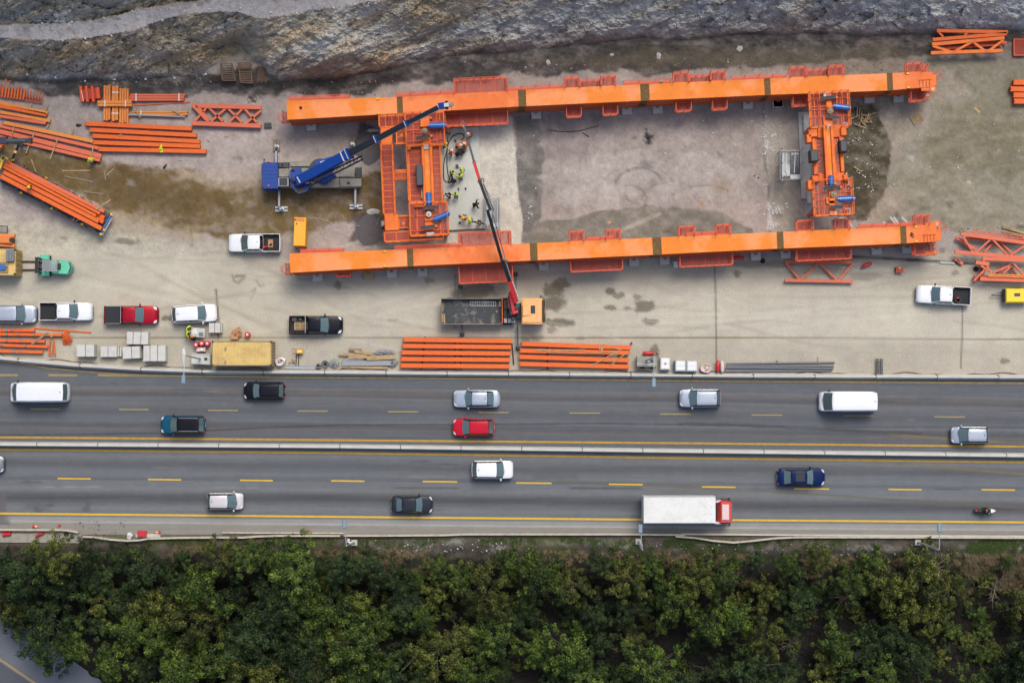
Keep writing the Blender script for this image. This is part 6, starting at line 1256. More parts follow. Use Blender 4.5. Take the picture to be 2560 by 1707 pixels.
t2 = TH('tool_tray', 'grey tray of small tools on the site table', 'tray', 1690, 925, 0, z=.8, zm=zc); MB().rbox(-.22, -.2, 0, .22, .2, .1, .01).build('tray', 'steel', t2)
for i in range(3): MB().box(-.15 + i * .12, -.15, .1, -.1 + i * .12, .15, .12).build('tool', 'charcoal', t2)
# props from zd
t = TH('bulk_bag', 'white bulk bag of rusty scrap right of the yellow container', 'bag', 208, 1292, .5, zm=zd)
mb = MB(); mb.rings([[(rx * math.cos(a) * (1 + .12 * math.sin(3 * a + k)), ry * math.sin(a) * (1 + .1 * math.cos(5 * a + k)), z) for a in np.linspace(0, 2 * PI, 20, endpoint=False)] for k, (rx, ry, z) in enumerate([(.5, .35, 0), (.58, .42, .3), (.52, .38, .65), (.4, .28, .7), (.32, .2, .5)])]); mb.build('sack', 'white_plastic', t, smooth=50)
for i in range(9): MB().cbox((random.uniform(-.2, .2), random.uniform(-.12, .12), .55), .12, .08, .08).build('scrap', 'rust_red', t)
t = TH('small_engine', 'small yellow engine on a steel sled beside the timber pile', 'machine', 362, 1230, 0, zm=zd)
mb = MB(); t.rect(mb, 338, 1186, 393, 1222, .3, .75, b=.05); mb.build('engine_cover', 'yellow_box', t); mb = MB(); t.rect(mb, 350, 1200, 380, 1210, .75, .78, b=0); mb.build('label_plate', 'white_plastic', t)
for xx in (340, 360): MB().beam(t.L(xx, 1220, .2), t.L(xx - 4, 1330, .2), .07, .08).build('rail', 'timber_dark', t)
for yy in (1186, 1222): MB().tube(t.L(300, yy, .4), t.L(398, yy, .4), .025, .025, 5).build('handle', 'black', t)
t = TH('sawhorse', 'wooden sawhorse beside the white bag', 'sawhorse', 295, 1285, 0, zm=zd); MB().beam(t.L(300, 1262, .6), t.L(282, 1300, .6), .1, .06).build('top', 'timber', t)
for a, b_ in (((300, 1262), (275, 1310)), ((300, 1262), (318, 1308)), ((320, 1270), (325, 1320))): MB().beam(t.L(*a, .6), t.L(*b_, 0), .07, .05).build('leg', 'timber', t)
t = TH('metal_profiles', 'grey aluminium profiles lying flat at the barrier below the small engine', 'profiles', 370, 1335, 0, zm=zd)
for i, y in enumerate((1322, 1336, 1346)): MB().beam(t.L(248, y, .15), t.L(502, y + 2, .15), .12, .12).build('profile', 'galv', t)
t = TH('pipe_roll', 'dark grey pipe roll standing on end at the barrier', 'pipe', 527, 1326, 0, zm=zd); MB().lathe((0, 0, 0), [(.25, 0), (.25, .5), (.16, .5), (.16, .05)], 20).build('roll', 'pipe_grey', t, smooth=35)
t = TH('hose_coil', 'pale hose coil wrapped in film left of the timber pile', 'coil', 582, 1312, 0, zm=zd)
for rr_ in (.36, .27, .18): MB().lathe((0, 0, 0), [(rr_, .02), (rr_ + .04, .1), (rr_, .2), (rr_ - .05, .1)], 22).build('hose', 'tarp', t, smooth=60)
t = TH('film_sheet', 'crumpled translucent film beside the hose coil', 'plastic film', 655, 1310, 0, zm=zd); crumple(t, 'film', 'tarp', .6, .55, .4, 16, 8)
PG = 'planks and profiles in the pile by the barrier'
for i, (a, b_, wpx, m_, z, lb) in enumerate([((695, 1228), (935, 1240), 22, 'timber', .3, 'upper left wooden plank'), ((825, 1205), (975, 1225), 22, 'timber', .4, 'short wooden plank on top'), ((775, 1258), (935, 1252), 22, 'timber', .45, 'middle wooden plank'), ((930, 1262), (1165, 1250), 36, 'timber', .5, 'widest wooden plank'), ((720, 1332), (1105, 1342), 22, 'timber', .15, 'long lowest wooden plank'), ((720, 1305), (1160, 1300), 44, 'steel', .3, 'wide grey metal profile'), ((730, 1275), (905, 1268), 18, 'steel', .3, 'narrow grey metal profile'), ((780, 1188), (890, 1192), 22, 'timber_grey', .2, 'grey board at the top')]):
    bar('plank', lb + ' in the pile left of the five orange beams', 'plank', m_, a, b_, wpx, .12, z, zd, PG, marks=False)
t = TH('tarpaulin', 'grey plastic sheeting draped over the plank pile', 'tarpaulin', 1080, 1215, 0, zm=zd); crumple(t, 'sheet', 'tarp', 1.25, .38, .35, 22, 12)
t = TH('tarpaulin', 'torn grey plastic sheeting hanging off the right end of the plank pile', 'tarpaulin', 1150, 1300, 0, zm=zd); crumple(t, 'sheet', 'tarp', .5, .55, .55, 16, 22)
# props from zh
t = TH('water_tank', 'pale concrete coloured trailer tank with a black hatch by the barrier', 'tank', 1200, 1222, 0, zm=zh); mb = MB(); t.rect(mb, 1115, 1178, 1284, 1266, .3, 1.3, b=.05); mb.build('housing', 'deck_beige', t); mb = MB(); t.rect(mb, 1230, 1206, 1254, 1230, 1.3, 1.32); mb.build('hatch', 'black', t); mb = MB(); t.rect(mb, 1190, 1206, 1226, 1232, 1.3, 1.42, b=.03); mb.build('filler_box', 'steel', t); mb = MB(); t.rect(mb, 1116, 1240, 1284, 1246, 1.3, 1.33); mb.build('edge_rail', 'galv', t)
for xx in (1160, 1250):
    a = t.L(xx, 1270, .25); MB().tube((a.x, a.y - .12, .25), (a.x, a.y + .06, .25), .25, .25, 14).build('wheel', 'rubber', t, smooth=35)
def ibc(label, x, y, wx, wy, cap):
    t = TH('ibc_tank', label, 'tank', x, y, 0, None, zm=zh); a, b_ = wx / 2 * zh.s / S, wy / 2 * zh.s / S
    MB().rbox(-a + .04, -b_ + .04, .15, a - .04, b_ - .04, 1.12, .08).build('tank', 'white_plastic', t); cg = MB()
    for z in (.3, .6, .9, 1.12): cg.path([(-a, -b_, z), (a, -b_, z), (a, b_, z), (-a, b_, z), (-a, -b_, z)], .014, 4)
    for q in np.linspace(-1, 1, 6): cg.tube((a * q, -b_, .1), (a * q, -b_, 1.12), .012, .012, 4); cg.tube((a * q, b_, .1), (a * q, b_, 1.12), .012, .012, 4); 
    cg.tube((-a, 0, 1.13), (a, 0, 1.13), .014, .014, 4); cg.build('cage', 'galv', t); MB().box(-a, -b_, 0, a, b_, .12).build('pallet_base', 'timber', t)
    if cap: MB().lathe((0, 0, 1.12), [(.1, 0), (.1, .05)], 14).build('cap', 'red_plastic', t)
ibc('white tank in a cage with a red cap', 1347, 1241, 84, 104, True); ibc('left of two white covered tanks with a blue edge', 1474, 1259, 88, 92, False); ibc('right of two white covered tanks', 1570, 1261, 90, 92, False)
t = TH('blue_strip', 'thin blue strip standing at the left covered tank', 'strip', 1428, 1262, 0, zm=zh); MB().box(-.03, -.5, 0, .03, .5, 1.0).build('strip', 'blue_board', t)
t = TH('litter_bag', 'open white sack full of coloured litter', 'bag', 1690, 1278, 0, zm=zh); MB().rings([[(r_ * math.cos(a) * (1.2), r_ * math.sin(a) * (1 + .08 * math.sin(4 * a)), z) for a in np.linspace(0, 2 * PI, 20, endpoint=False)] for r_, z in [(.42, 0), (.48, .5), (.46, .72), (.4, .72), (.38, .55)]]).build('sack', 'pink_white', t, smooth=45)
cols = ['red_plastic', 'white_plastic', 'yellow', 'blue_board', 'teal', 'timber', 'pink_white', 'sign_white']
for i in range(30): a = random.uniform(0, 6.28); q = random.uniform(0, .34); MB().cbox((q * 1.2 * math.cos(a), q * math.sin(a), .58 + random.uniform(0, .06)), .09, .07, .05).build('rubbish', cols[i % 8], t)
def cyl_tank(label, a, b_, zm, m, rpx, z=.3):
    t = TH('gas_tank', label, 'tank', (a[0] + b_[0]) / 2, (a[1] + b_[1]) / 2, 0, None, zm=zm); p = t.L(*a, z + .2); q = t.L(*b_, z + .2); r = rpx * zm.s / S; d = (q - p).normalized()
    mb = MB(); mb.rings([[c + (d.cross(Vector((0, 0, 1)))) * (rr_ * math.cos(g)) + Vector((0, 0, rr_ * math.sin(g))) for g in np.linspace(0, 2 * PI, 14, endpoint=False)] for c, rr_ in [(p - d * r * .7, r * .25), (p - d * r * .3, r * .8), (p, r), (q, r), (q + d * r * .3, r * .8), (q + d * r * .7, r * .25)]]); mb.build('vessel', m, t, smooth=50)
    for c in (p.lerp(q, .25), p.lerp(q, .75)): MB().box(c.x - .06, c.y - .06, 0, c.x + .06, c.y + .06, z + .1).build('foot', 'charcoal', t)
    MB().tube(q + d * r * .6, q + d * (r * .6 + .12), .04, .04, 8).build('valve', 'galv', t)
cyl_tank('red gas tank lying above the pale tank', (1175, 1152), (1250, 1152), zh, 'red_plastic', 16); cyl_tank('red tank standing at the end of the white tanks', (1796, 1222), (1797, 1300), zh, 'red_plastic', 15); cyl_tank('pinkish white tank beside the red tank at the pipes', (1832, 1225), (1834, 1303), zh, 'pink_white', 15)
cyl_tank('red tank lying near the single orange truss', (840, 608), (905, 582), zg, 'red_plastic', 14); cyl_tank('red tank half hidden under the lower girder', (1938, 352), (2010, 352), zh, 'red_plastic', 16)
t = TH('bucket', 'small red bucket on the hardstanding above the pale tank', 'bucket', 1069, 1069, 0, zm=zh); MB().lathe((0, 0, 0), [(.09, 0), (.12, .3), (.1, .3), (.09, .05)], 14).build('pail', 'red_plastic', t)
t = TH('bucket', 'small white and red bucket on the dark wet stain', 'bucket', 1294, 1142, 0, zm=zh); MB().lathe((0, 0, 0), [(.1, 0), (.13, .3), (.11, .3), (.1, .05)], 14).build('pail', 'pink_white', t)
for i, (y0, y1, x1) in enumerate([(1240, 1240, 612), (1256, 1258, 604), (1272, 1275, 600), (1290, 1292, 590), (1304, 1308, 585)]):
    a = P(*zh(1872 - i * 4, y0), .25); b_ = P(*zg(x1, (1392, 1422, 1440, 1450, 1458)[i]), .25); d = b_ - a; o = MB().tube((0, 0, 0), (d.length, 0, 0), .1, .1, 12).build('pipe', 'pipe_grey', smooth=40); o.location = (a.x, a.y, .12 + (.2 if i == 2 else 0)); o.rotation_euler = (0, 0, math.atan2(d.y, d.x))
    tag(o, ('topmost' if i == 0 else 'lowest' if i == 4 else ORD[i] + ' from top') + ' of the long grey pipes lying along the barrier', 'pipe', 'long grey pipes along the barrier')
bar('timber', 'pale timber bearer under the grey pipes at their right part', 'timber', 'timber', (474, 1345), (474, 1412), 9, .1, 0, zg, marks=False); bar('timber', 'short timber bearer under the grey pipes, left part', 'timber', 'timber_dark', (137, 1378), (140, 1410), 10, .1, 0, zg, marks=False)
t = TH('wire_rack', 'small dark wire rack with looped bars beyond the pipes', 'rack', 972, 1420, 0, zm=zg)
for y in range(1362, 1485, 11): MB().tube(t.L(942, y, .3), t.L(1004, y + 3, .3), .03, .03, 5).build('bar', 'dark_steel', t)
for x in (948, 962, 985, 998): MB().tube(t.L(x, 1360, .2), t.L(x + 2, 1482, .2), .035, .035, 5).build('rail', 'charcoal', t)
t = TH('hand_cart', 'small rusty red cart with two handles', 'cart', 1140, 635, 0, zm=zg); mb = MB(); t.rect(mb, 1110, 612, 1170, 658, .3, .6, b=.03); mb.build('tray', 'rust_red', t); MB().tube(t.L(1165, 612, .5), t.L(1202, 610, .6), .025, .025, 5).build('handle', 'rust_red', t); MB().tube(t.L(1165, 655, .5), t.L(1198, 660, .6), .025, .025, 5).build('handle', 'rust_red', t)
MB().cbox(tuple(t.L(1140, 622, .66)), .3, .2, .12).build('cargo', 'timber', t)
a = t.L(1118, 635, .2); MB().tube((a.x, a.y - .25, .2), (a.x, a.y + .25, .2), .2, .2, 12).build('wheel', 'rubber', t)
t = TH('sack', 'small white sack beside the red tank near the single truss', 'sack', 792, 614, 0, zm=zg); crumple(t, 'bag', 'sign_white', .18, .14, .25, 10, 31)
for x, y, zm_, lb in [(1762, 628, zg, 'dark tyre near the right truss pile'), (2172, 378, zh, 'dark tyre near the lower girder right of the red tank'), (18, 566, zg, 'dark tyre lying left of the single orange truss')][:2]:
    t = TH('tyre', lb, 'tyre', x, y, 0, zm=zm_); MB().lathe((0, 0, 0), [(.13, 0), (.24, 0), (.27, .08), (.24, .18), (.13, .18), (.14, .09)], 20).build('ring', 'rubber', t, smooth=40)
# generator, pallets, timbers
t = TH('generator', 'bright yellow box generator standing beside the white pickup', 'generator', 373, 1412, math.radians(-2), zm=zb)
mb = MB(); t.rect(mb, 316, 1287, 418, 1530, .25, 2.1, b=.05); mb.build('housing', 'yellow_box', t); mb = MB(); t.rect(mb, 322, 1294, 408, 1322, 2.1, 2.12); mb.build('vent_panel', 'loader_orange', t)
for x, y in ((330, 1308), (342, 1342)): c = t.L(x, y, 2.12); MB().lathe((c.x, c.y, 2.1), [(.07, 0), (.07, .06), (.04, .06)], 12).build('filler_cap', 'timber_dark', t)
mb = MB(); t.rect(mb, 322, 1520, 430, 1540, .1, .35); mb.build('skid', 'loader_orange', t)
t = TH('cable', 'thin pale cable snaking from the yellow generator to the grey sand heap', 'cable', 600, 1330, 0, zm=zb)
MB().path([t.L(x, y, .05) for x, y in [(418, 1294), (500, 1294), (570, 1305), (620, 1325), (660, 1360), (735, 1370), (755, 1400), (778, 1412), (800, 1380), (820, 1358), (900, 1358), (960, 1366), (1000, 1355), (1020, 1330), (1032, 1290)]], .02, 5).build('wire', 'galv', t)
t = TH('pallet', 'weathered wooden pallet lying turned on the right hand ground', 'pallet', 1337, 878, math.radians(32), zm=zf); mb = MB(); pallet(mb, 1.15, .9, 6); mb.build('board', 'timber', t)
for x, y, lx, ly, r_, zm_, lb in [(1850, 805, .75, .3, -.8, zf, 'pale flat board lying right of the pallet'), (2140, 872, .3, .08, -.8, zf, 'tiny pale stick at far right, upper one'), (2166, 895, .4, .1, 1.2, zf, 'tiny pale stick below the first one at far right'), (2028, 1150, .4, .1, 1.0, zf, 'thin pale stick on the right ground'), (1728, 1430, .4, .07, 1.0, zf, 'short thin stick low on the right ground'), (1785, 1508, .4, .07, 1.0, zf, 'lowest thin stick on the right ground'), (885, 1400, .36, .28, .5, ze, 'small brown square board near the lower girder'), (1322, 215, .3, .2, .4, ze, 'pale scrap on the north edge of the upper girder')]:
    loose('board', lambda m: m.rbox(-lx / 2, -ly / 2, 0, lx / 2, ly / 2, .05, .005), 'timber', lb, 'board', zm_, x, y, 4.3 if 'girder' in lb and 'upper' in lb else 0, r_)
t = TH('timber_heap', 'criss-crossed heap of pale splintered timbers right of the right frame', 'timber heap', 860, 890, 0, zm=zf)
for i in range(16):
    a = t.L(860 + random.uniform(-60, 50), 880 + random.uniform(-40, 60), .1 + i * .02); an = random.uniform(-1, 1.6); l_ = random.uniform(.5, 1.4); MB().beam(a, a + Vector((math.cos(an) * l_, math.sin(an) * l_, .05)), .09, .05).build('timber', 'timber', t)
for i, (a, b_) in enumerate([((775, 880), (850, 842)), ((905, 850), (875, 1000)), ((800, 1285), (868, 1328))]): bar('timber', ['long pale timber left in the heap beside the right frame', 'long pale timber pointing down from the heap', 'pale timber alone on the dark damp ground'][i], 'timber', 'timber', a, b_, 10, .07, .1, zf, marks=False)
# dark timber stacks under the cliff
TG = 'dark timber racks under the rock face'
def rack(label, q, n, zm=zl, m='timber_dark'):
    t = TH('timber_rack', label, 'timber rack', (q[0][0] + q[2][0]) / 2, (q[0][1] + q[2][1]) / 2, 0, TG, zm=zm)
    for e in ((0, 3), (1, 2)): MB().beam(t.L(*q[e[0]], .8), t.L(*q[e[1]], .8), .1, .7).build('side', m, t)
    for i in range(n):
        f = i / (n - 1); a = (q[0][0] + (q[3][0] - q[0][0]) * f, q[0][1] + (q[3][1] - q[0][1]) * f); b_ = (q[1][0] + (q[2][0] - q[1][0]) * f, q[1][1] + (q[2][1] - q[1][1]) * f); MB().beam(t.L(*a, 1.1), t.L(*b_, 1.1), .1, .12).build('slat', m, t)
mat('timber_rack', (124, 98, 82), .9, 0, .25, 2)
rack('left upright rack of dark slats at the cliff foot', [(1298, 376), (1362, 374), (1386, 474), (1310, 474)], 9, m='timber_rack'); rack('middle upper rack of dark slats at the cliff foot', [(1400, 372), (1470, 372), (1478, 410), (1408, 410)], 5, m='timber_rack'); rack('middle lower rack of dark slats at the cliff foot', [(1408, 412), (1480, 412), (1486, 490), (1416, 486)], 8, m='timber_rack')
t = TH('pole_bundle', 'bundle of dark poles leaning in the cliff hollow', 'pole bundle', 1540, 440, 0, TG, zm=zl)
for i in range(8): MB().tube(t.L(1520 + i * 6, 390 + (i % 3) * 4, .3 + .1 * (i % 3)), t.L(1512 + i * 8, 490 - (i % 3) * 6, .2), .07, .06, 6).build('pole', 'timber_rack', t)
t = TH('pole_bundle', 'low heap of short dark rods left of the dark racks', 'pole bundle', 1262, 470, 0, TG, zm=zl)
for i in range(12): MB().tube(t.L(1232 + i * 5, 450 + (i % 4) * 3, .2 + .05 * (i % 3)), t.L(1230 + i * 5.5, 492 - (i % 3) * 6, .15), .04, .04, 5).build('rod', 'timber_dark', t)
# stair towers
def stair(label, zm, q, nlev, slabs, z0=1.0):
    t = TH('stair_tower', label, 'stair tower', (q[0] + q[2]) / 2, (q[1] + q[3]) / 2, math.radians(2), None, zm=zm)
    for z in np.linspace(.4, z0 + 1.6, nlev):
        mb = MB(); a, b_, c, d = [t.L(*p, z) for p in ((q[0], q[1]), (q[2], q[1]), (q[2], q[3]), (q[0], q[3]))]; mb.path([a, b_, c, d, a], .035, 5); mb.build('frame', 'galv', t)
    for p in ((q[0], q[1]), (q[2], q[1]), (q[2], q[3]), (q[0], q[3]), (q[0], (q[1] + q[3]) / 2), (q[2], (q[1] + q[3]) / 2)): a = t.L(*p, 1.6); MB().tube((a.x, a.y, 0), (a.x, a.y, z0 + 1.6), .04, .04, 6).build('post', 'galv', t)
    n = 13
    for i in range(n):
        f = (i + .5) / n
        for x0, x1, up in ((.08, .48, 1), (.55, .92, 0)):
            zz = .3 + (z0 + .9) * (f if up else 1 - f); a = t.L(q[0] + (q[2] - q[0]) * x0, q[1] + (q[3] - q[1]) * (.08 + .8 * f), zz); b_ = t.L(q[0] + (q[2] - q[0]) * x1, q[1] + (q[3] - q[1]) * (.08 + .8 * f), zz); MB().beam(a, b_, .2, .03).build('step', 'steel', t)
    mb = MB(); t.rect(mb, q[0] + (q[2] - q[0]) * .5, q[3] - (q[3] - q[1]) * .16, q[2] - 4, q[3] - 4, z0 + .8, z0 + .84); mb.build('landing', 'galv', t)
    for s in slabs: mb = MB(); mb.beam(t.L(*s[0], z0 + 1.2), t.L(*s[1], z0 + 1.2), .06, .06); mb.build('handrail', 'galv', t)
stair('grey steel stair tower beside the right frame', zf, (172, 1148, 345, 1392), 6, [((225, 1160), (230, 1370)), ((300, 1160), (292, 1340)), ((200, 1165), (190, 1410))], 2.0)
stair('light grey steel stair unit at the right edge of the working slab', zb, (1918, 1118, 2046, 1378), 4, [((1945, 1125), (1948, 1370)), ((2025, 1120), (2030, 1375))], .5)
# slab
t = TH('working_slab', 'pale grey raised concrete slab where the workers stand', 'concrete slab', 1745, 960, GROT * .9, zm=zb)
pts = [t.L(x, y, .4) for x, y in [(1545, 545), (1870, 530), (1885, 900), (1920, 1380), (1600, 1398), (1565, 1000)]]; mb = MB(); mb.rings([[(p.x, p.y, 0) for p in pts], [(p.x, p.y, .38) for p in pts], [(p.x * .998, p.y * .998, .4) for p in pts]]); mb.build('slab', 'concrete_grey', t)
t = TH('concrete_footing', 'long pale concrete footing strip beside the right frame', 'concrete slab', 375, 1200, math.radians(2), zm=zf); mb = MB(); t.rect(mb, 340, 815, 428, 1560, 0, .3, b=.02); mb.build('slab', 'concrete_grey', t)
mb = MB(); t.rect(mb, 372, 842, 420, 990, .3, .8, b=.03); mb.build('plinth', 'concrete_white', t); mb = MB(); t.rect(mb, 402, 1500, 440, 1600, .3, .8, b=.03); mb.build('plinth', 'concrete_white', t)
# sand heaps
for lb, cx, cy, rx, ry, hh, sd_ in [('dark grey sand heap under the boom of the blue crane', 945, 705, 1.3, 1.75, .25, 3), ('dark grey sand heap below the left cross frame', 950, 1400, 1.35, 1.55, .25, 9)]:
    t = TH('sand_heap', lb, 'sand heap', cx, cy, 0, zm=zb); rr_ = random.Random(sd_); mb = MB(); rings = []; N_ = 40; ph = [rr_.uniform(0, 6) for _ in range(6)]
    for k in range(12):
        f = 1 - k / 12; rings.append([(rx * f * math.cos(a) * (1 + .12 * math.sin(2 * a + ph[0]) + .07 * math.sin(3 * a + ph[1]) + .08 * math.sin(7 * a + ph[2]) + .05 * math.sin(13 * a + ph[1])), ry * f * math.sin(a) * (1 + .1 * math.sin(2 * a + ph[3]) + .06 * math.sin(5 * a + ph[4])), hh * (1 - f) ** .8 * (1 + .12 * math.sin(4 * a + ph[5] + k)) - .01) for a in np.linspace(0, 2 * PI, N_, endpoint=False)])
    mb.rings(rings); mat('sand', (98, 95, 98), .95, 0, .18, 2.5, bump=.05, bscale=10); mb.build('heap', 'sand', t, smooth=60)
mp_ = TH('plastic_sheet', 'thin pale plastic sheet spread under the sand heap by the cross frame', 'plastic sheet', 985, 1240, 0, zm=zb); crumple(mp_, 'sheet', 'concrete_white', .7, .3, .12, 20, 41)
mp_ = TH('plastic_sheet', 'thin pale plastic sheet at the upper edge of the sand heap under the boom', 'plastic sheet', 985, 558, 0, zm=zb); crumple(mp_, 'sheet', 'concrete_white', .6, .2, .12, 20, 42)
mp_ = TH('puddle_plate', 'bent rusty steel band lying on the enclosed ground', 'steel band', 600, 620, 0, zm=ze); MB().path([mp_.L(x, y, .05) for x, y in [(375, 622), (450, 634), (560, 638), (640, 628), (720, 608), (790, 588)]], .04, 5).build('band', 'timber_dark', mp_)
mp_ = TH('steel_rod', 'short dark rod beside the bent rusty band', 'rod', 686, 664, 0, zm=ze); MB().tube(mp_.L(658, 645, .05), mp_.L(715, 682, .05), .05, .05, 6).build('rod', 'timber_dark', mp_)
# red cable along the barrier
mb = MB(); pts = [(x, float(np.interp(x, *zip(*NB))) - 4 + 3 * math.sin(x / 37) + 2 * math.sin(x / 13)) for x in range(0, 2580, 14)]
pts = [P(x, y, .06) for x, y in pts]; mb.path(pts, .035, 5); thing_mesh('cable', mb, 'cable_red', 'dark red cable running along the whole site barrier', 'cable')
# lower verge debris
for x, y, r_, lb, m_ in [(50, 1132, .1, 'larger red plastic barrier piece at the bottom left verge', 'red_plastic'), (276, 1136, .4, 'slim red plastic barrier piece on the verge wall', 'red_plastic')]:
    t = TH('plastic_barrier', lb, 'plastic barrier', x, y, r_, zm=zi); MB().rings([[(-.45, -.28, 0), (.45, -.25, 0), (.48, .2, 0), (-.4, .28, 0)], [(-.4, -.12, .5), (.42, -.1, .5), (.4, .08, .5), (-.36, .12, .5)]] if r_ < .3 else [[(-.5, -.16, 0), (.5, -.14, 0), (.45, .14, 0), (-.45, .16, 0)], [(-.45, -.07, .5), (.45, -.07, .5), (.4, .06, .5), (-.4, .06, .5)]]).build('shell', m_, t); MB().rbox(-.1, -.05, .5, .1, .05, .56, .01).build('cap', m_, t)
t = TH('crate', 'red plastic crate with ribs near the sagging guard rail', 'crate', 976, 1128, 0, zm=zi); MB().rbox(-.45, -.3, 0, .45, .25, .5, .03).build('box', 'red_plastic', t)
for q in (-.3, 0, .3): MB().rbox(q - .04, -.32, .05, q + .04, .27, .53, .02).build('rib', 'red_plastic', t)
t = TH('traffic_cone', 'fallen orange cone on the bottom left verge', 'traffic cone', 240, 1080, -.2, zm=zi); MB().rbox(-.18, -.18, 0, -.13, .18, .36, .01).build('base', 'red_plastic', t); MB().tube((-.13, 0, .15), (.45, 0, .05), .13, .03, 12).build('cone', 'hivis_orange', t); MB().tube((.06, 0, .117), (.2, 0, .093), .1, .073, 12).build('stripe', 'sign_white', t)
t = TH('traffic_cone', 'fallen red and white cone right of the red crate', 'traffic cone', 1080, 1122, .05, zm=zi); MB().rbox(.2, -.18, 0, .26, .18, .36, .01).build('base', 'red_plastic', t); MB().tube((.2, 0, .15), (-.45, 0, .05), .13, .03, 12).build('cone', 'hivis_orange', t); MB().tube((.0, 0, .122), (-.18, 0, .096), .105, .075, 12).build('stripe', 'sign_white', t)
t = TH('hydrant_cap', 'small red and white cap on the verge between the cones', 'cap', 408, 1074, 0, zm=zi); MB().lathe((0, 0, 0), [(.13, 0), (.13, .2), (.08, .24)], 12).build('cap', 'red_plastic', t)
t = TH('plastic_bag', 'white torn bag hanging at the guard rail left of the red crate', 'bag', 885, 1145, 0, zm=zi); crumple(t, 'bag', 'sign_white', .3, .42, .35, 12, 52)
t = TH('concrete_plate', 'pale plate lying beneath the red crate', 'plate', 1010, 1144, 0, zm=zi); MB().rbox(-1.2, -.18, 0, 1.3, .18, .15, .02).build('plate', 'concrete', t)
t = TH('tyre', 'dark tyre with twisted wire on the bottom left verge wall', 'tyre', 455, 1133, 0, zm=zi, z=.1); MB().lathe((0, 0, 0), [(.13, 0), (.24, 0), (.27, .08), (.24, .18), (.13, .18), (.14, .09)], 20).build('ring', 'rubber', t, smooth=40)
for x, y in ((2065, 1104), (2108, 1110)):
    t = TH('crushed_can', 'small crushed red can on the verge left of the first lower lamp', 'can', x, y, .4, 'crushed red cans on the verge', zm=zi); MB().rings([[(r_ * math.cos(a), r_ * math.sin(a) * .7, z) for a in np.linspace(0, 6.28, 8, endpoint=False)] for r_, z in ((.12, 0), (.1, .12))]).build('can', 'red_plastic', t)
t = TH('lamp_stump', 'pale broken post lying at the foot of the leftmost lower lamp', 'post', 70, 1190, -.5, zm=zj); MB().rbox(-.35, -.12, 0, .45, .1, .3, .04).build('post', 'sign_white', t); MB().ball((-.25, .15, .25), .17).build('end_ball', 'sign_white', t)
t = TH('fallen_post', 'pale grey post lying slanted beside the far right lower lamp', 'post', 1690, 1210, 0, zm=zk); MB().tube(t.L(1630, 1190, -.1), t.L(1765, 1242, -.2), .12, .08, 8).build('post', 'galv', t)
t = TH('fallen_post', 'short pale post lying below the box truck lamp', 'post', 2050, 1210, 0, zm=zj); MB().tube(t.L(2036, 1182, 0), t.L(2066, 1240, -.2), .13, .1, 8).build('post', 'concrete', t)
# rock bolts plates on the cliff: small pale anchor plates
BP = [(0, 0)]
for x, y in [(75, 148), (248, 137), (423, 130), (611, 108), (778, 66), (953, 32), (50, 233), (196, 233), (368, 238), (501, 227), (656, 210), (810, 164), (955, 119), (1090, 68), (1231, 55), (1415, 48), (1590, 73), (1745, 79), (1962, 47), (2169, 21), (18, 382), (159, 438), (326, 457), (501, 478), (674, 466), (856, 466), (1026, 459), (1210, 437)]:
    px_, py_ = zl(x, y); z = ground_z(px_, py_) + .12
    p = P(px_, py_, z); o = MB().rbox(-.09, -.09, -.4, .09, .09, .06, .02).build('anchor_plate', 'sign_white'); o.location = p; tag(o, 'small white square anchor plate dotted along the rock bench and cliff foot', 'anchor plate', 'white anchor plates on the rock face')
# litter and stones, too many to count
def scatter(name, label, m_list, regs, seed, smin=.05, smax=.14):
    rr_ = random.Random(seed)
    for m_ in m_list:
        mb = MB()
        for (x0, y0, x1, y1, n, zm_) in regs:
            for _ in range(n // len(m_list)):
                px_, py_ = zm_(rr_.uniform(x0, x1), rr_.uniform(y0, y1))
                if fbm(np.array(px_ / 16), np.array(py_ / 10), 3, seed) < .53: continue
                z = ground_z(px_, py_); p = P(px_, py_, z); s_ = smin + (smax - smin) * rr_.random() ** 3; a0 = rr_.uniform(0, 6)
                k = rr_.choice([4, 5, 6]); pts_ = [(p.x + s_ * rr_.uniform(.6, 1.2) * math.cos(a0 + 6.283 * i / k), p.y + s_ * rr_.uniform(.5, 1.1) * math.sin(a0 + 6.283 * i / k)) for i in range(k)]
                mb.rings([[(x, y, z - .03) for x, y in pts_], [(p.x + (x - p.x) * .75, p.y + (y - p.y) * .75, z + s_ * .55 + .03) for x, y in pts_]])
        o = mb.build(name, m_); tag(o, label + ' (' + m_.replace('_', ' ') + ')', 'rubble' if 'stone' in label else 'litter', kind='stuff')
mat('stone_grey', (150, 146, 142), .9, 0, .15, 4); mat('stone_dark', (84, 80, 78), .9, 0, .2, 4); mat('pink_scrap', (214, 96, 148), .6, 0, .1, 4)
scatter('stones', 'scattered stones and rubble at the cliff foot and in the damp strips', ['stone_grey', 'stone_dark', 'deck_beige'], [(0, 380, 1240, 500, 900, zl), (1650, 470, 2352, 560, 120, zl), (0, 200, 2100, 265, 520, zm), (80, 520, 300, 1500, 160, ze), (750, 750, 1080, 1560, 330, zf), (300, 220, 900, 310, 120, zg), (1500, 280, 2000, 340, 60, zg), (500, 1040, 900, 1150, 160, zi), (240, 1170, 1300, 1260, 700, zj), (1000, 1180, 1120, 1270, 160, zj), (1700, 1180, 2352, 1280, 260, zj), (0, 1190, 2352, 1290, 900, zk), (2100, 600, 2200, 1500, 60, ze)], 5, .04, .13)
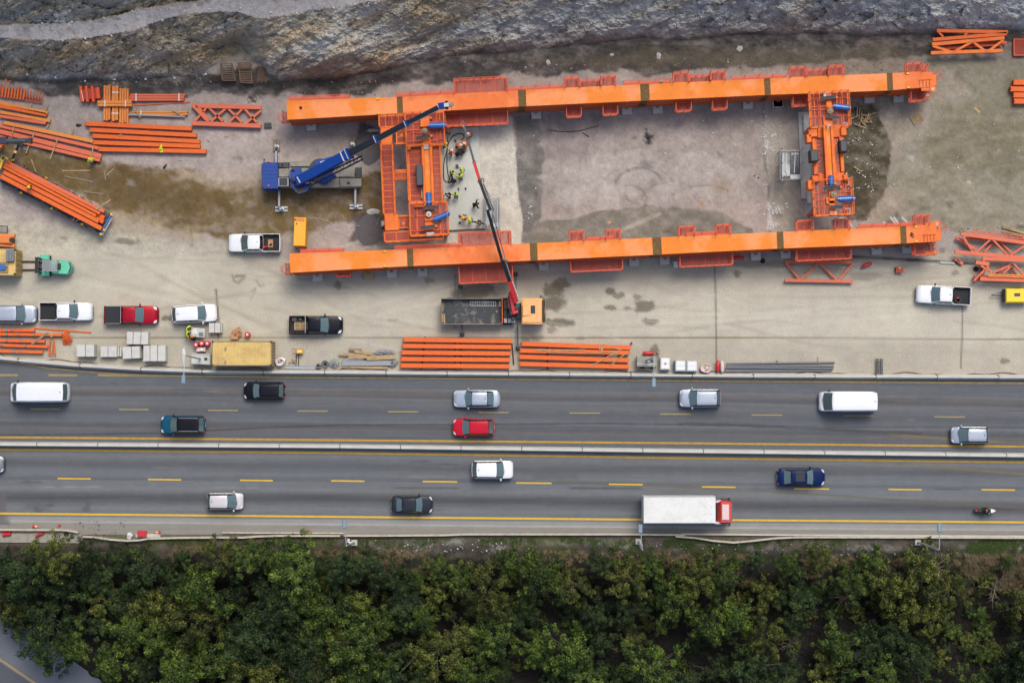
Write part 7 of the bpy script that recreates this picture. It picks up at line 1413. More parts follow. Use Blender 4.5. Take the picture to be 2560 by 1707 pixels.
scatter('litter', 'scattered white litter', ['sign_white'], [(420, 440, 1240, 500, 60, zl), (0, 215, 1600, 262, 70, zm), (80, 530, 300, 1400, 90, ze), (2150, 560, 2340, 800, 200, ze), (2180, 1250, 2330, 1440, 200, ze), (10, 800, 70, 1500, 160, zf), (720, 1000, 1000, 1500, 340, zf), (60, 90, 230, 300, 160, zg), (300, 480, 2250, 1200, 110, ze), (1100, 800, 2250, 1500, 110, zf), (1870, 520, 2100, 1300, 26, zb), (2100, 180, 2500, 210, 20, zs), (240, 1170, 1200, 1250, 90, zj), (1000, 1190, 1110, 1260, 70, zj), (0, 1200, 2352, 1280, 80, zk), (1720, 220, 2120, 300, 26, zd)], 6, .03, .12)
scatter('litter', 'scattered pink plastic scraps', ['pink_scrap'], [(400, 430, 1240, 500, 16, zl), (2060, 455, 2240, 490, 16, zl), (0, 220, 1500, 260, 34, zm), (1600, 600, 1700, 640, 4, zb)], 8, .05, .16)
for x, y, rx, ry, lb in [(582, 232, .3, .38, 'larger pale scrap sheet lying above the upper girder, left one'), (992, 206, .25, .42, 'larger pale scrap sheet lying above the upper girder, right one'), (818, 204, .3, .25, 'grey round scrap between the two pale scrap sheets'), (1292, 176, .5, .45, 'grey torn wrapping heap at the cliff foot'), (918, 173, .35, .2, 'brown box lid at the cliff foot')]:
    t = TH('scrap', lb, 'scrap', x, y, .2, zm=zm); crumple(t, 'sheet', 'cardboard' if 'brown' in lb else 'concrete_white', rx, ry, .15, 8, int(x))

t = TH('wire_coil', 'tangled dark wire coil on the ground above the lattice truss', 'wire coil', 2320, 330, 0, zm=za)
for k in range(4): MB().path([(.3 * math.cos(a + k) + .12 * k - .2, .28 * math.sin(a) + .1 * (k % 2), .05 + .03 * k) for a in np.linspace(0, 6.28, 12)], .02, 4).build('loop', 'timber_dark', t)
t = TH('dark_box', 'small dark open steel box right of the lattice truss', 'box', 102, 520, .05, zm=zb); MB().rbox(-.36, -.26, 0, .36, .26, .3, .02).build('case', 'dark_steel', t); MB().box(-.28, -.18, .3, .28, .18, .31).build('inside', 'black', t)
t = TH('cloth_scrap', 'black scrap of cloth lying on the pale ground below the five beams', 'scrap', 1515, 945, .9, zm=za); crumple(t, 'cloth', 'black', .34, .14, .12, 9, 77)
t = TH('cloth_scrap', 'dark torn rag beside the timbers near the amber beam end', 'scrap', 720, 565, 0, zm=za); crumple(t, 'cloth', 'timber_dark', .35, .2, .15, 9, 78)
for i, (a, b_) in enumerate([((1062, 205), (1120, 272)), ((1092, 205), (1140, 270)), ((1158, 205), (1216, 268)), ((1005, 240), (1030, 276)), ((722, 232), (752, 290))]): bar('steel_step', ['left long', 'second long', 'right long', 'short', 'lone'][i] + ' grey step plate leaning behind the right end of the lower girder', 'plate', 'steel', a, b_, 18, .1, .6, zg, marks=False)
t = TH('ladder', 'thin pale ladder leaning at the right end of the upper girder', 'ladder', 1035, 740, 0, zm=zf)
for dx in (0, 26): MB().tube(t.L(1035 + dx, 655, 3.8), t.L(1012 + dx, 785, 0), .02, .02, 5).build('rail', 'deck_beige', t)
for k in range(9): f = k / 8; MB().tube(t.L(1035 - 23 * f, 660 + 122 * f, 3.7 * (1 - f)), t.L(1061 - 23 * f, 660 + 122 * f, 3.7 * (1 - f)), .015, .015, 4).build('rung', 'deck_beige', t)
for i, (x, y, r_) in enumerate([(1640, 880, .2), (1330, 660, .6), (1090, 660, -.3), (1900, 690, .8), (2060, 665, .1), (2130, 655, -.6)]): bar('timber', 'short pale timber offcut lying near the first lattice truss and beams', 'timber', 'timber', (x, y), (x + 34 * math.cos(r_), y + 34 * math.sin(r_)), 11, .08, .0 if i != 2 else .64, za, 'timber offcuts near the lattice truss', marks=False)
# ---------------------------------------------------------------- blue mobile crane
t = TH('mobile_crane', 'blue mobile crane with long dark telescopic boom reaching over the left frame', 'crane', 460, 930, 0, zm=zb)
def part(par, nm, m, rects, zm=None, b=.04):
    for x0, y0, x1, y1, z0, z1 in rects: mb = MB(); par.rect(mb, x0, y0, x1, y1, z0, z1, zm, b); o = mb.build(nm, m, par)
    return o
part(t, 'carrier', 'deck_beige', [(180, 826, 888, 1042, 1.1, 1.5)])
part(t, 'deck_box', 'deck_beige', [(284, 818, 520, 862, 1.5, 1.75), (520, 812, 700, 850, 1.5, 1.7), (660, 900, 828, 952, 1.5, 1.8), (480, 960, 700, 1038, 1.5, 1.72), (704, 960, 886, 1030, 1.5, 1.8), (186, 878, 276, 950, 1.5, 1.8), (700, 905, 796, 948, 1.8, 1.86)])
part(t, 'deck_hatch', 'charcoal', [(186, 828, 218, 872, 1.5, 1.85), (222, 826, 276, 874, 1.5, 1.82), (834, 870, 884, 960, 1.5, 1.85), (764, 990, 788, 1014, 1.8, 1.84)])
part(t, 'chassis', 'dark_steel', [(186, 846, 880, 1024, .5, 1.09)])
c = [t.L(x, y, 2.9) for x, y in [(36, 836), (60, 826), (180, 828), (182, 1044), (60, 1046), (38, 1036)]]
mb = MB(); mb.rings([[(p.x, p.y, z) for p in c] for z in (.7, 1.8)] + [[(p.x * 1 + (.18 if i in (0, 5) else .05), p.y, 2.8) for i, p in enumerate(c)], [(p.x + (.25 if i in (0, 5) else .02), p.y * 1.0, 2.9) for i, p in enumerate(c)]]); mb.build('cab', 'crane_blue', t)
mb = MB()
for k in range(6): mb.rbox(*(lambda a, b_: (a.x, b_.y, 2.9, b_.x, a.y, 2.93))(t.L(72, 842 + k * 33, 2.9), t.L(172, 864 + k * 33, 2.9)), .01)
mb.build('roof_rib', 'crane_blue', t)
a = t.L(44, 840, 2.2); b_ = t.L(62, 1034, 2.8); mb = MB(); mb.add([(a.x - .06, a.y, 1.9), (a.x - .06, b_.y, 1.9), (b_.x - .04, b_.y, 2.86), (b_.x - .04, a.y, 2.86)], [(0, 1, 2, 3)]); mb.build('windscreen', 'glass', t)
for y in (820, 1024): p = t.L(106, y, 2.95); MB().lathe((p.x, p.y, 2.9), [(.09, 0), (.09, .14), (.04, .17)], 12).build('beacon', 'amber_lens', t)
MB().tube(t.L(68, 820, 2.3), t.L(68, 800, 2.4), .04, .1, 8).build('mirror', 'black', t)
for x in (110, 300, 400, 560, 680, 790):
    for y in (848, 1022):
        p = t.L(x, y, .55); wh = MB().tube((p.x, p.y - .2, .55), (p.x, p.y + .2, .55), .55, .55, 18).build('wheel', 'rubber', t, smooth=35)
# outriggers
for (bx_, by0, by1, px0, py0, px1, py1) in [(168, 730, 830, 143, 632, 200, 734), (194, 1044, 1200, 160, 1194, 266, 1242), (806, 712, 830, 788, 612, 828, 716), (834, 1030, 1182, 784, 1176, 896, 1222)]:
    part(t, 'outrigger_beam', 'steel', [(bx_ - 11, min(by0, by1), bx_ + 11, max(by0, by1), .7, 1.05)])
    w2 = px1 - px0 > py1 - py0
    if w2: part(t, 'outrigger_pad', 'galv', [(px0, py0, px1, (py0 + py1) / 2 - 3, 0, .22), (px0, (py0 + py1) / 2 + 3, px1, py1, 0, .22)], b=.02)
    else: part(t, 'outrigger_pad', 'timber_grey', [(px0, py0, (px0 + px1) / 2 - 3, py1, 0, .22), ((px0 + px1) / 2 + 3, py0, px1, py1, 0, .22)], b=.02)
    p = t.L((px0 + px1) / 2, (py0 + py1) / 2 + (10 if by0 < 900 else 0), .7); MB().lathe((p.x, p.y, .2), [(.28, 0), (.24, .08), (.12, .1), (.12, .95), (.16, 1.0)], 14).build('jack', 'steel', t, smooth=35)
# superstructure
mb = MB(); c = t.L(545, 900, 1.6); mb.lathe((c.x, c.y, 1.5), [(1.25, 0), (1.25, .35)], 28); mb.build('turntable', 'crane_navy', t, smooth=35)
def poly(par, nm, m, pts, z0, z1, zm=None): q = [par.L(x, y, z1, zm) for x, y in pts]; mb = MB(); mb.prism([(p.x, p.y) for p in q], z0, z1); return mb.build(nm, m, par)
poly(t, 'superstructure', 'crane_blue', [(284, 890), (370, 866), (400, 960), (470, 1000), (430, 1068), (360, 1090), (310, 1050), (288, 980)], 1.8, 2.7)
poly(t, 'counterweight', 'crane_blue', [(502, 812), (640, 776), (690, 790), (560, 870), (508, 868)], 1.8, 2.9)
poly(t, 'side_frame', 'crane_blue', [(536, 960), (640, 905), (668, 935), (590, 1004), (548, 1008)], 1.8, 2.5)
poly(t, 'step_panel', 'crane_navy', [(316, 1044), (404, 1030), (428, 1072), (362, 1092), (332, 1078)], 1.75, 2.75)
for x, y, r_ in [(322, 975, .34), (340, 1022, .22), (312, 890, .14), (380, 1020, .18)]: p = t.L(x, y, 2.7); MB().lathe((p.x, p.y, 2.65), [(r_, 0), (r_, .25), (r_ * .6, .3)], 16).build('winch_drum', 'crane_navy', t, smooth=35)
part(t, 'operator_cab', 'steel', [(182, 954, 276, 1030, 1.5, 2.7)]); part(t, 'cab_roof_glass', 'glass_dark', [(196, 960, 264, 1022, 2.7, 2.73)], b=.01)
poly(t, 'green_plate', 'lamp_clear', [(538, 822), (580, 810), (584, 834), (542, 848)], 2.9, 2.94)
# boom: (px, py, height) along its axis
BM = [((352, 985), 3.3), ((790, 752), 6.0), ((1024, 627), 7.6), ((1275, 497), 9.2), ((1555, 355), 11.0)]
for i, (wd, hh, m_) in enumerate([(.98, .95, 'crane_blue'), (.62, .74, 'boom_dark'), (.52, .62, 'boom_dark'), (.42, .5, 'boom_dark')]):
    a = t.L(*BM[i][0], BM[i][1]); b_ = t.L(*BM[i + 1][0], BM[i + 1][1]); d = (b_ - a).normalized(); x = d.cross(Vector((0, 0, 1))).normalized(); y = x.cross(d)
    pr = [(-.5, -.3), (-.3, -.5), (.3, -.5), (.5, -.3), (.5, .4), (.42, .5), (-.42, .5), (-.5, .4)]
    mb = MB(); mb.rings([[c + x * (p * wd) + y * (q * hh) for p, q in pr] for c in (a, b_)]); mb.build('boom_section', m_, t)
    mb = MB(); mb.rings([[c + x * (p * (wd + .1)) + y * (q * (hh + .1)) for p, q in pr] for c in (b_ - d * .12, b_ + d * .06)]); mb.build('boom_collar', 'crane_blue', t)
    mb = MB(); mb.rings([[c + x * (p * (wd + .13)) + y * (q * (hh + .13)) for p, q in pr] for c in (b_ - d * .2, b_ - d * .14)]); mb.build('collar_band', 'sign_white', t)
    if i == 0:
        mb = MB(); mb.rings([[c + x * (p * (wd + .12)) + y * (q * (hh + .12)) for p, q in pr] for c in (b_ - d * .75, b_ - d * .65)]); mb.build('collar_band', 'sign_white', t)
    if i:
        s_ = MB(); s_.beam(a + x * (wd * .5 + .05) + y * .15, b_ + x * (wd * .5 + .02) + y * .15, .09, .06); s_.build('luffing_rope', 'timber_grey' if i < 3 else 'steel', t)
a = t.L(*BM[4][0], 11.0); h_ = t.L(1638, 342, 11.5); d = (h_ - a).normalized(); x = d.cross(Vector((0, 0, 1))).normalized()
MB().beam(a - d * .2, a + d * .45, .55, .6).build('boom_head', 'crane_blue', t); MB().beam(a + d * .45, a + d * .95, .36, .5).build('head_sign', 'sign_white', t)
for k in range(3): c_ = a + d * (.5 + k * .16) + Vector((0, 0, .26)); MB().beam(c_ - x * .17 - d * .06, c_, .07, .012).build('sign_chevron', 'crane_red', t); MB().beam(c_, c_ + x * .17 - d * .06, .07, .012).build('sign_chevron', 'crane_red', t)
for sg in (-1, 1): MB().tube(a + d * .5 + x * sg * .26, a + d * .72 + x * sg * .26, .16, .16, 14).build('sheave', 'crane_navy', t)
MB().beam(a + d * 1.0, a + d * 1.3, .3, .35).build('head_tip', 'deck_beige', t); MB().tube(h_, h_ + Vector((0, 0, -3.5)), .02, .02, 5).build('hoist_rope', 'dark_steel', t)
# folded lattice jib beside the boom
ja = t.L(450, 1008, 3.0); jb = t.L(896, 790, 5.4); d = (jb - ja); L_ = d.length; d.normalize(); x = d.cross(Vector((0, 0, 1))).normalized()
for sx in (-.24, .24):
    for zz in (0, .45): MB().beam(ja + x * sx * 1.0 + Vector((0, 0, zz)), jb + x * sx * .7 + Vector((0, 0, zz)), .09, .09).build('jib_chord', 'crane_navy', t)
n = 16
for i in range(n):
    f0 = ja + d * (L_ * i / n); f1 = ja + d * (L_ * (i + 1) / n); s_ = 1 if i % 2 else -1; MB().beam(f0 - x * .2 * s_ + Vector((0, 0, .45)), f1 + x * .2 * s_ + Vector((0, 0, .45)), .05, .05).build('jib_lacing', 'boom_dark', t)
MB().beam(t.L(345, 950, 3.9), t.L(372, 1000, 3.9), .12, .2).build('lift_ram', 'galv', t)
p = t.L(430, 998, 3.6); MB().rbox(p.x - .2, p.y - .08, 3.5, p.x + .2, p.y + .08, 3.7, .02).build('rope_end', 'cardboard', t)
# ---------------------------------------------------------------- tipper truck with loader crane
t = TH('tipper_truck', 'tipper truck with apricot cab, grey flat bed and red and black loader crane', 'truck', 1880, 870, 0, zm=zd)
part(t, 'chassis', 'dark_steel', [(1560, 800, 2240, 930, .6, 1.0)])
r = t.rect(MB(), 1552, 758, 2072, 978, 1.0, 1.9)
MB().box(r[0] + .05, r[1] + .06, 1.0, r[2] - .05, r[3] - .06, 1.15).build('bed_floor', 'bed_floor', t)
for nm, e in (('side_board', (r[0] + .02, r[1], r[2], r[1] + .06)), ('side_board', (r[0] + .02, r[3] - .06, r[2], r[3]))): MB().rbox(e[0], e[1], 1.0, e[2], e[3], 1.9, .015).build(nm, 'deck_beige', t)
MB().rbox(r[0], r[1] + .062, 1.0, r[0] + .07, r[3] - .062, 1.9, .015).build('tail_board', 'timber_grey', t)
MB().rbox(r[2] - .08, r[1] + .062, 1.0, r[2], r[3] - .062, 2.2, .015).build('head_board', 'beam_orange', t)
part(t, 'bed_sheet', 'bed_floor', [(1600, 770, 2010, 966, 1.15, 1.18)], b=.005)
mb = MB(); a = t.L(1802, 788, 1.25); b_ = t.L(2014, 788, 1.25); a2 = t.L(1802, 820, 1.25); b2 = t.L(2014, 824, 1.25); mb.beam(a, b_, .05, .05); mb.beam(a2, b2, .05, .05)
for i in range(12): mb.beam(a.lerp(b_, i / 11), a2.lerp(b2, i / 11), .035, .035)
mb.build('ladder', 'galv', t)
for i, x in enumerate((1565, 1580)): MB().beam(t.L(x, 890, 1.2), t.L(x + 4, 965, 1.2), .13, .1).build('plank', 'timber', t)
part(t, 'bed_debris', 'timber_grey', [(1558, 800, 1574, 870, 1.15, 1.2), (2014, 860, 2030, 880, 1.15, 1.25), (2040, 780, 2060, 830, 1.15, 1.4)], b=.01)
part(t, 'engine_frame', 'black', [(2078, 770, 2128, 850, 1.0, 1.5), (2080, 850, 2110, 960, 1.0, 1.35)]); part(t, 'tool_box', 'steel', [(2080, 926, 2112, 966, 1.35, 1.5), (2116, 926, 2180, 966, .9, 1.4)])
cc = [t.L(x, y, 2.9, zh) for x, y in [(147, 692), (320, 688), (345, 712), (350, 800), (346, 885), (320, 908), (150, 904)]]
mb = MB(); mb.rings([[(p.x, p.y, z) for p in cc] for z in (.6, 1.7)] + [[(p.x - (.08 if i in (1, 2, 3, 4, 5) else 0), p.y * 1.0, 2.75) for i, p in enumerate(cc)]]); mb.build('cab', 'cab_orange', t)
def prct(x0, y0, x1, y1, z): a = t.L(x0, y0, z, zh); b_ = t.L(x1, y1, z, zh); return a.x, b_.y, b_.x, a.y
e = prct(152, 700, 322, 898, 2.9); MB().rings([[(e[0], e[1], 2.752), (e[2], e[1], 2.752), (e[2], e[3], 2.752), (e[0], e[3], 2.752)], [(e[0] + .05, e[1] + .08, 2.88), (e[2] - .1, e[1] + .08, 2.85), (e[2] - .1, e[3] - .08, 2.85), (e[0] + .05, e[3] - .08, 2.88)]]).build('roof', 'cab_orange', t)
e = prct(152, 742, 240, 850, 3.0); MB().rings([[(e[0], e[1] + .0, 2.87), (e[2], e[1] + .15, 2.86), (e[2], e[3] - .15, 2.86), (e[0], e[3], 2.87)], [(e[0] + .1, e[1] + .15, 3.05), (e[2] - .15, e[1] + .25, 2.9), (e[2] - .15, e[3] - .25, 2.9), (e[0] + .1, e[3] - .15, 3.05)]]).build('wind_deflector', 'cab_orange', t)
e = prct(224, 752, 262, 818, 2.9); MB().box(e[0], e[1], 2.885, e[2], e[3], 2.93).build('roof_hatch', 'glass_dark', t)
e = prct(318, 705, 336, 892, 2.75); MB().rbox(e[0], e[1], 2.6, e[2] + .06, e[3], 2.8, .03).build('sun_visor', 'timber_dark', t)
for y in (715, 750, 785, 820, 845): p = t.L(278, y, 2.9, zh); MB().lathe((p.x, p.y, 2.86), [(.04, 0), (.04, .06)], 8).build('marker_lamp', 'rust_red', t)
for y0, y1 in ((688, 668), (905, 915)): MB().beam(t.L(300, y0, 2.3, zh), t.L(315, y1, 2.3, zh), .12, .5).build('mirror', 'black', t)
e = prct(328, 712, 346, 888, 1.9); MB().box(e[2] - .02, e[1], 1.75, e[2] + .06, e[3], 2.5).build('windscreen', 'glass', t)
for x in (1640, 1720, 2180 if False else 2110):
    for y in (775, 962): p = t.L(x, y, .5); MB().tube((p.x, p.y - .22, .5), (p.x, p.y + .22, .5), .5, .5, 18).build('wheel', 'rubber', t, smooth=35)
for y in (708, 895): p = t.L(240, y, .5, zh); MB().tube((p.x, p.y - .18, .5), (p.x, p.y + .18, .5), .5, .5, 18).build('wheel', 'rubber', t, smooth=35)
# stabilisers
for (x0, y0, x1, y1) in [(1718, 755, 1718, 664), (1730, 980, 1732, 1062), (2185, 600, 2180, 560), (2196, 970, 2200, 1180)]:
    MB().beam(t.L(x0, y0, .9), t.L(x1, y1, .8), .16, .2).build('stabiliser', 'dark_steel', t); p = t.L(x1, y1, .1); MB().box(p.x - .22, p.y - .2, .02, p.x + .22, p.y + .2, .12).build('stabiliser_foot', 'black', t); MB().tube((p.x, p.y, .12), (p.x, p.y, .95), .09, .09, 10).build('stabiliser_jack', 'black', t)
mb = MB(); mb.beam(t.L(2183, 600, .9), t.L(2186, 780, .9), .1, .12); mb.build('stabiliser', 'dark_steel', t)
# loader crane arm
poly(t, 'crane_base', 'crane_red', [(2112, 740), (2150, 690), (2166, 760), (2205, 830), (2200, 880), (2150, 890), (2118, 830)], 1.2, 2.6)
for x, y, r_, m_ in [(2185, 830, .34, 'dark_steel'), (2150, 880, .22, 'crane_red'), (2130, 720, .16, 'crane_red'), (2160, 930, .2, 'black')]: p = t.L(x, y, 2.5); MB().lathe((p.x, p.y, 2.0), [(r_, 0), (r_, .7), (r_ * .6, .75)], 14).build('slew_post', m_, t)
def arm(a, za_, b_, zb_, wd, m_, zma=zd, zmb=None, nm='crane_arm', hh=None):
    p = t.L(*a, za_, zma); q = t.L(*b_, zb_, zmb or zma); return MB().beam(p, q, wd, hh or wd * 1.1).build(nm, m_, t)
arm((2186, 782), 3.4, (2128, 612), 4.6, .42, 'crane_red'); arm((2170, 890), 2.9, (2128, 700), 3.2, .26, 'crane_red'); arm((2142, 900), 2.7, (2120, 740), 2.9, .16, 'black')
p = arm((2200, 740), 3.5, (2156, 618), 4.5, .1, 'sign_white', nm='arm_lettering_plate'); 
arm((2128, 612), 4.6, (2066, 440), 5.8, .34, 'black'); arm((2066, 440), 5.8, (1945, 20), 8.4, .3, 'black'); arm((2060, 430), 6.1, (2110, 450), 5.9, .2, 'charcoal', nm='elbow')
arm((2150, 610), 4.9, (2060, 330), 6.8, .08, 'galv', nm='ram'); arm((2142, 600), 4.9, (1990, 60), 8.3, .07, 'charcoal', nm='hose')
arm((1970, 1230), 8.4, (1878, 985), 9.0, .28, 'black', zb); arm((2000, 1240), 8.3, (1908, 1010), 9.1, .09, 'charcoal', zb, nm='hose'); arm((1968, 1120), 8.6, (1905, 1005), 9.0, .1, 'steel', zb, nm='ram')
arm((1882, 990), 9.0, (1830, 822), 9.3, .3, 'crane_red', zb); arm((1834, 832), 9.3, (1776, 625), 9.0, .22, 'black', zb); arm((1776, 625), 9.0, (1738, 478), 8.6, .15, 'dark_steel', zb); arm((1780, 640), 9.1, (1740, 600), 8.9, .06, 'black', zb, nm='hose')
for q, r_ in (((1880, 985), .22), ((1776, 620), .15), ((1833, 828), .18)): p = t.L(*q, 9.1, zb); MB().lathe((p.x, p.y, 8.9), [(r_, 0), (r_, .4)], 12).build('joint', 'black', t)
p = t.L(1738, 478, 8.6, zb); MB().tube(p, p + Vector((0, 0, -3.6)), .02, .02, 5).build('hoist_rope', 'dark_steel', t); MB().tube(p + Vector((0, 0, -3.9)), p + Vector((0, 0, -3.6)), .1, .12, 8).build('hook', 'yellow', t)
MB().path([t.L(x, y, 9.0, zb) for x, y in [(1890, 962), (1912, 966), (1916, 985), (1905, 1000)]], .04, 5).build('hose', 'black', t)
# ---------------------------------------------------------------- dark crane arm over the left beams
t = TH('loader_crane', 'dark teal loader crane arm reaching in at the left edge with a yellow block', 'crane', -40, 130, 0, zm=zn)
MB().beam(t.L(-60, 128, 5), t.L(75, 124, 5), .7, .6).build('arm', 'crane_navy', t); MB().beam(t.L(60, 128, 5.1), t.L(290, 126, 5.1), .42, .45).build('inner_arm', 'boom_dark', t)
mat('teal_dark', (40, 88, 104), .4, 0, .1, 2); MB().beam(t.L(60, 122, 5.35), t.L(250, 120, 5.35), .16, .06).build('ram', 'teal_dark', t); MB().beam(t.L(285, 126, 5.1), t.L(312, 126, 5.1), .55, .6).build('arm_tip', 'black', t)
MB().beam(t.L(185, 165, 1.2), t.L(122, 305, .8), .2, .24).build('stabiliser', 'boom_dark', t); MB().tube(t.L(205, 160, 0), t.L(205, 160, 1.2), .25, .2, 10).build('stabiliser_foot', 'black', t)
p = t.L(148, 236, 1.4); MB().lathe((p.x, p.y, 1.2), [(.15, 0), (.15, .2), (.07, .22)], 10).build('warning_lamp', 'yellow', t)
MB().tube(t.L(-60, 128, 0), t.L(-60, 128, 5), .3, .3, 10).build('column', 'crane_navy', t)
t = TH('lifting_beam', 'yellow lifting beam and chains over the front end of the loaded trailer', 'lifting gear', 20, 320, 0, zm=zn)
for a, b_ in (((0, 400), (30, 300)), ((-20, 330), (40, 290)), ((15, 282), (42, 300)), ((55, 292), (80, 304))): MB().beam(t.L(*a, 2.5), t.L(*b_, 2.5), .2, .2).build('bar', 'yellow', t)
t = TH('lifting_sling', 'bright yellow sling looped over the lowest of the five beams by the crane', 'sling', 1480, 780, 0, zm=za)
for a, b_ in (((1482, 738), (1492, 812)), ((1462, 768), (1482, 815)), ((1478, 745), (1470, 800))): MB().beam(t.L(*a, .66), t.L(*b_, .66), .09, .03).build('strap', 'hivis', t)
# ---------------------------------------------------------------- hoses and gear on the slab
t = TH('hose', 'black hose loop lying along the left side of the working slab', 'hose', 1600, 800, 0, zm=zb)
MB().path([t.L(x, y, .45) for x, y in [(1610, 620), (1608, 700), (1600, 750), (1582, 800), (1575, 860), (1574, 930), (1580, 975), (1600, 994), (1618, 988), (1624, 960), (1612, 920), (1604, 850), (1604, 780), (1608, 700), (1622, 650), (1650, 610), (1690, 588), (1725, 584), (1748, 600), (1745, 625), (1722, 640)]], .05, 6).build('tube', 'black', t, smooth=60)
for x, y, z, rx, ry, m_, lb in [(1742, 705, .4, .28, .35, 'cardboard', 'brown wooden crate with tools among the orange workers'), (1722, 704, .75, .12, .15, 'sign_white', 'white paper on the brown crate'), (1690, 862, .4, .14, .18, 'charcoal', 'dark bag lying alone on the slab'), (1712, 1278, .4, .1, .09, 'black', 'small black block on the slab, upper one at the lower end'), (1712, 1335, .4, .1, .09, 'charcoal', 'small black block on the slab, lower one at the lower end'), (1702, 1052, .4, .07, .1, 'black', 'small black post left of its twin on the slab'), (1762, 1048, .4, .07, .1, 'dark_cloth', 'small black post right of its twin on the slab'), (1676, 648, .4, .09, .09, 'black', 'small black box by the hose loop'), (1645, 455, .4, .3, .2, 'steel', 'grey machine standing at the top end of the slab'), (1652, 500, .4, .22, .3, 'black', 'black machine standing at the top end of the slab')]:
    t = TH('box' if 'paper' not in lb else 'paper', lb, 'equipment', x, y, .1, z=z, zm=zb); hh = .35 if rx > .2 else .2
    if 'paper' in lb: hh = .02
    MB().rbox(-rx, -ry, 0, rx, ry, hh, .01 if hh < .1 else .03).build('case', m_, t)
    if hh > .3: MB().rbox(-rx * .6, -ry * .6, hh, rx * .6, ry * .6, hh + .15, .02).build('lid', 'charcoal' if m_ != 'black' else 'steel', t)
t = TH('rebar_mesh', 'square frame of thin bars carried between the two lime workers', 'frame', 1708, 940, 0, z=.4, zm=zb)
for i in range(5): MB().beam((-.3 + i * .15, -.35, .7), (-.3 + i * .15, .35, .7), .025, .025).build('bar', 'galv', t); MB().beam((-.3, -.35 + i * .175, .73), (.3, -.35 + i * .175, .73), .025, .025).build('bar', 'galv', t)
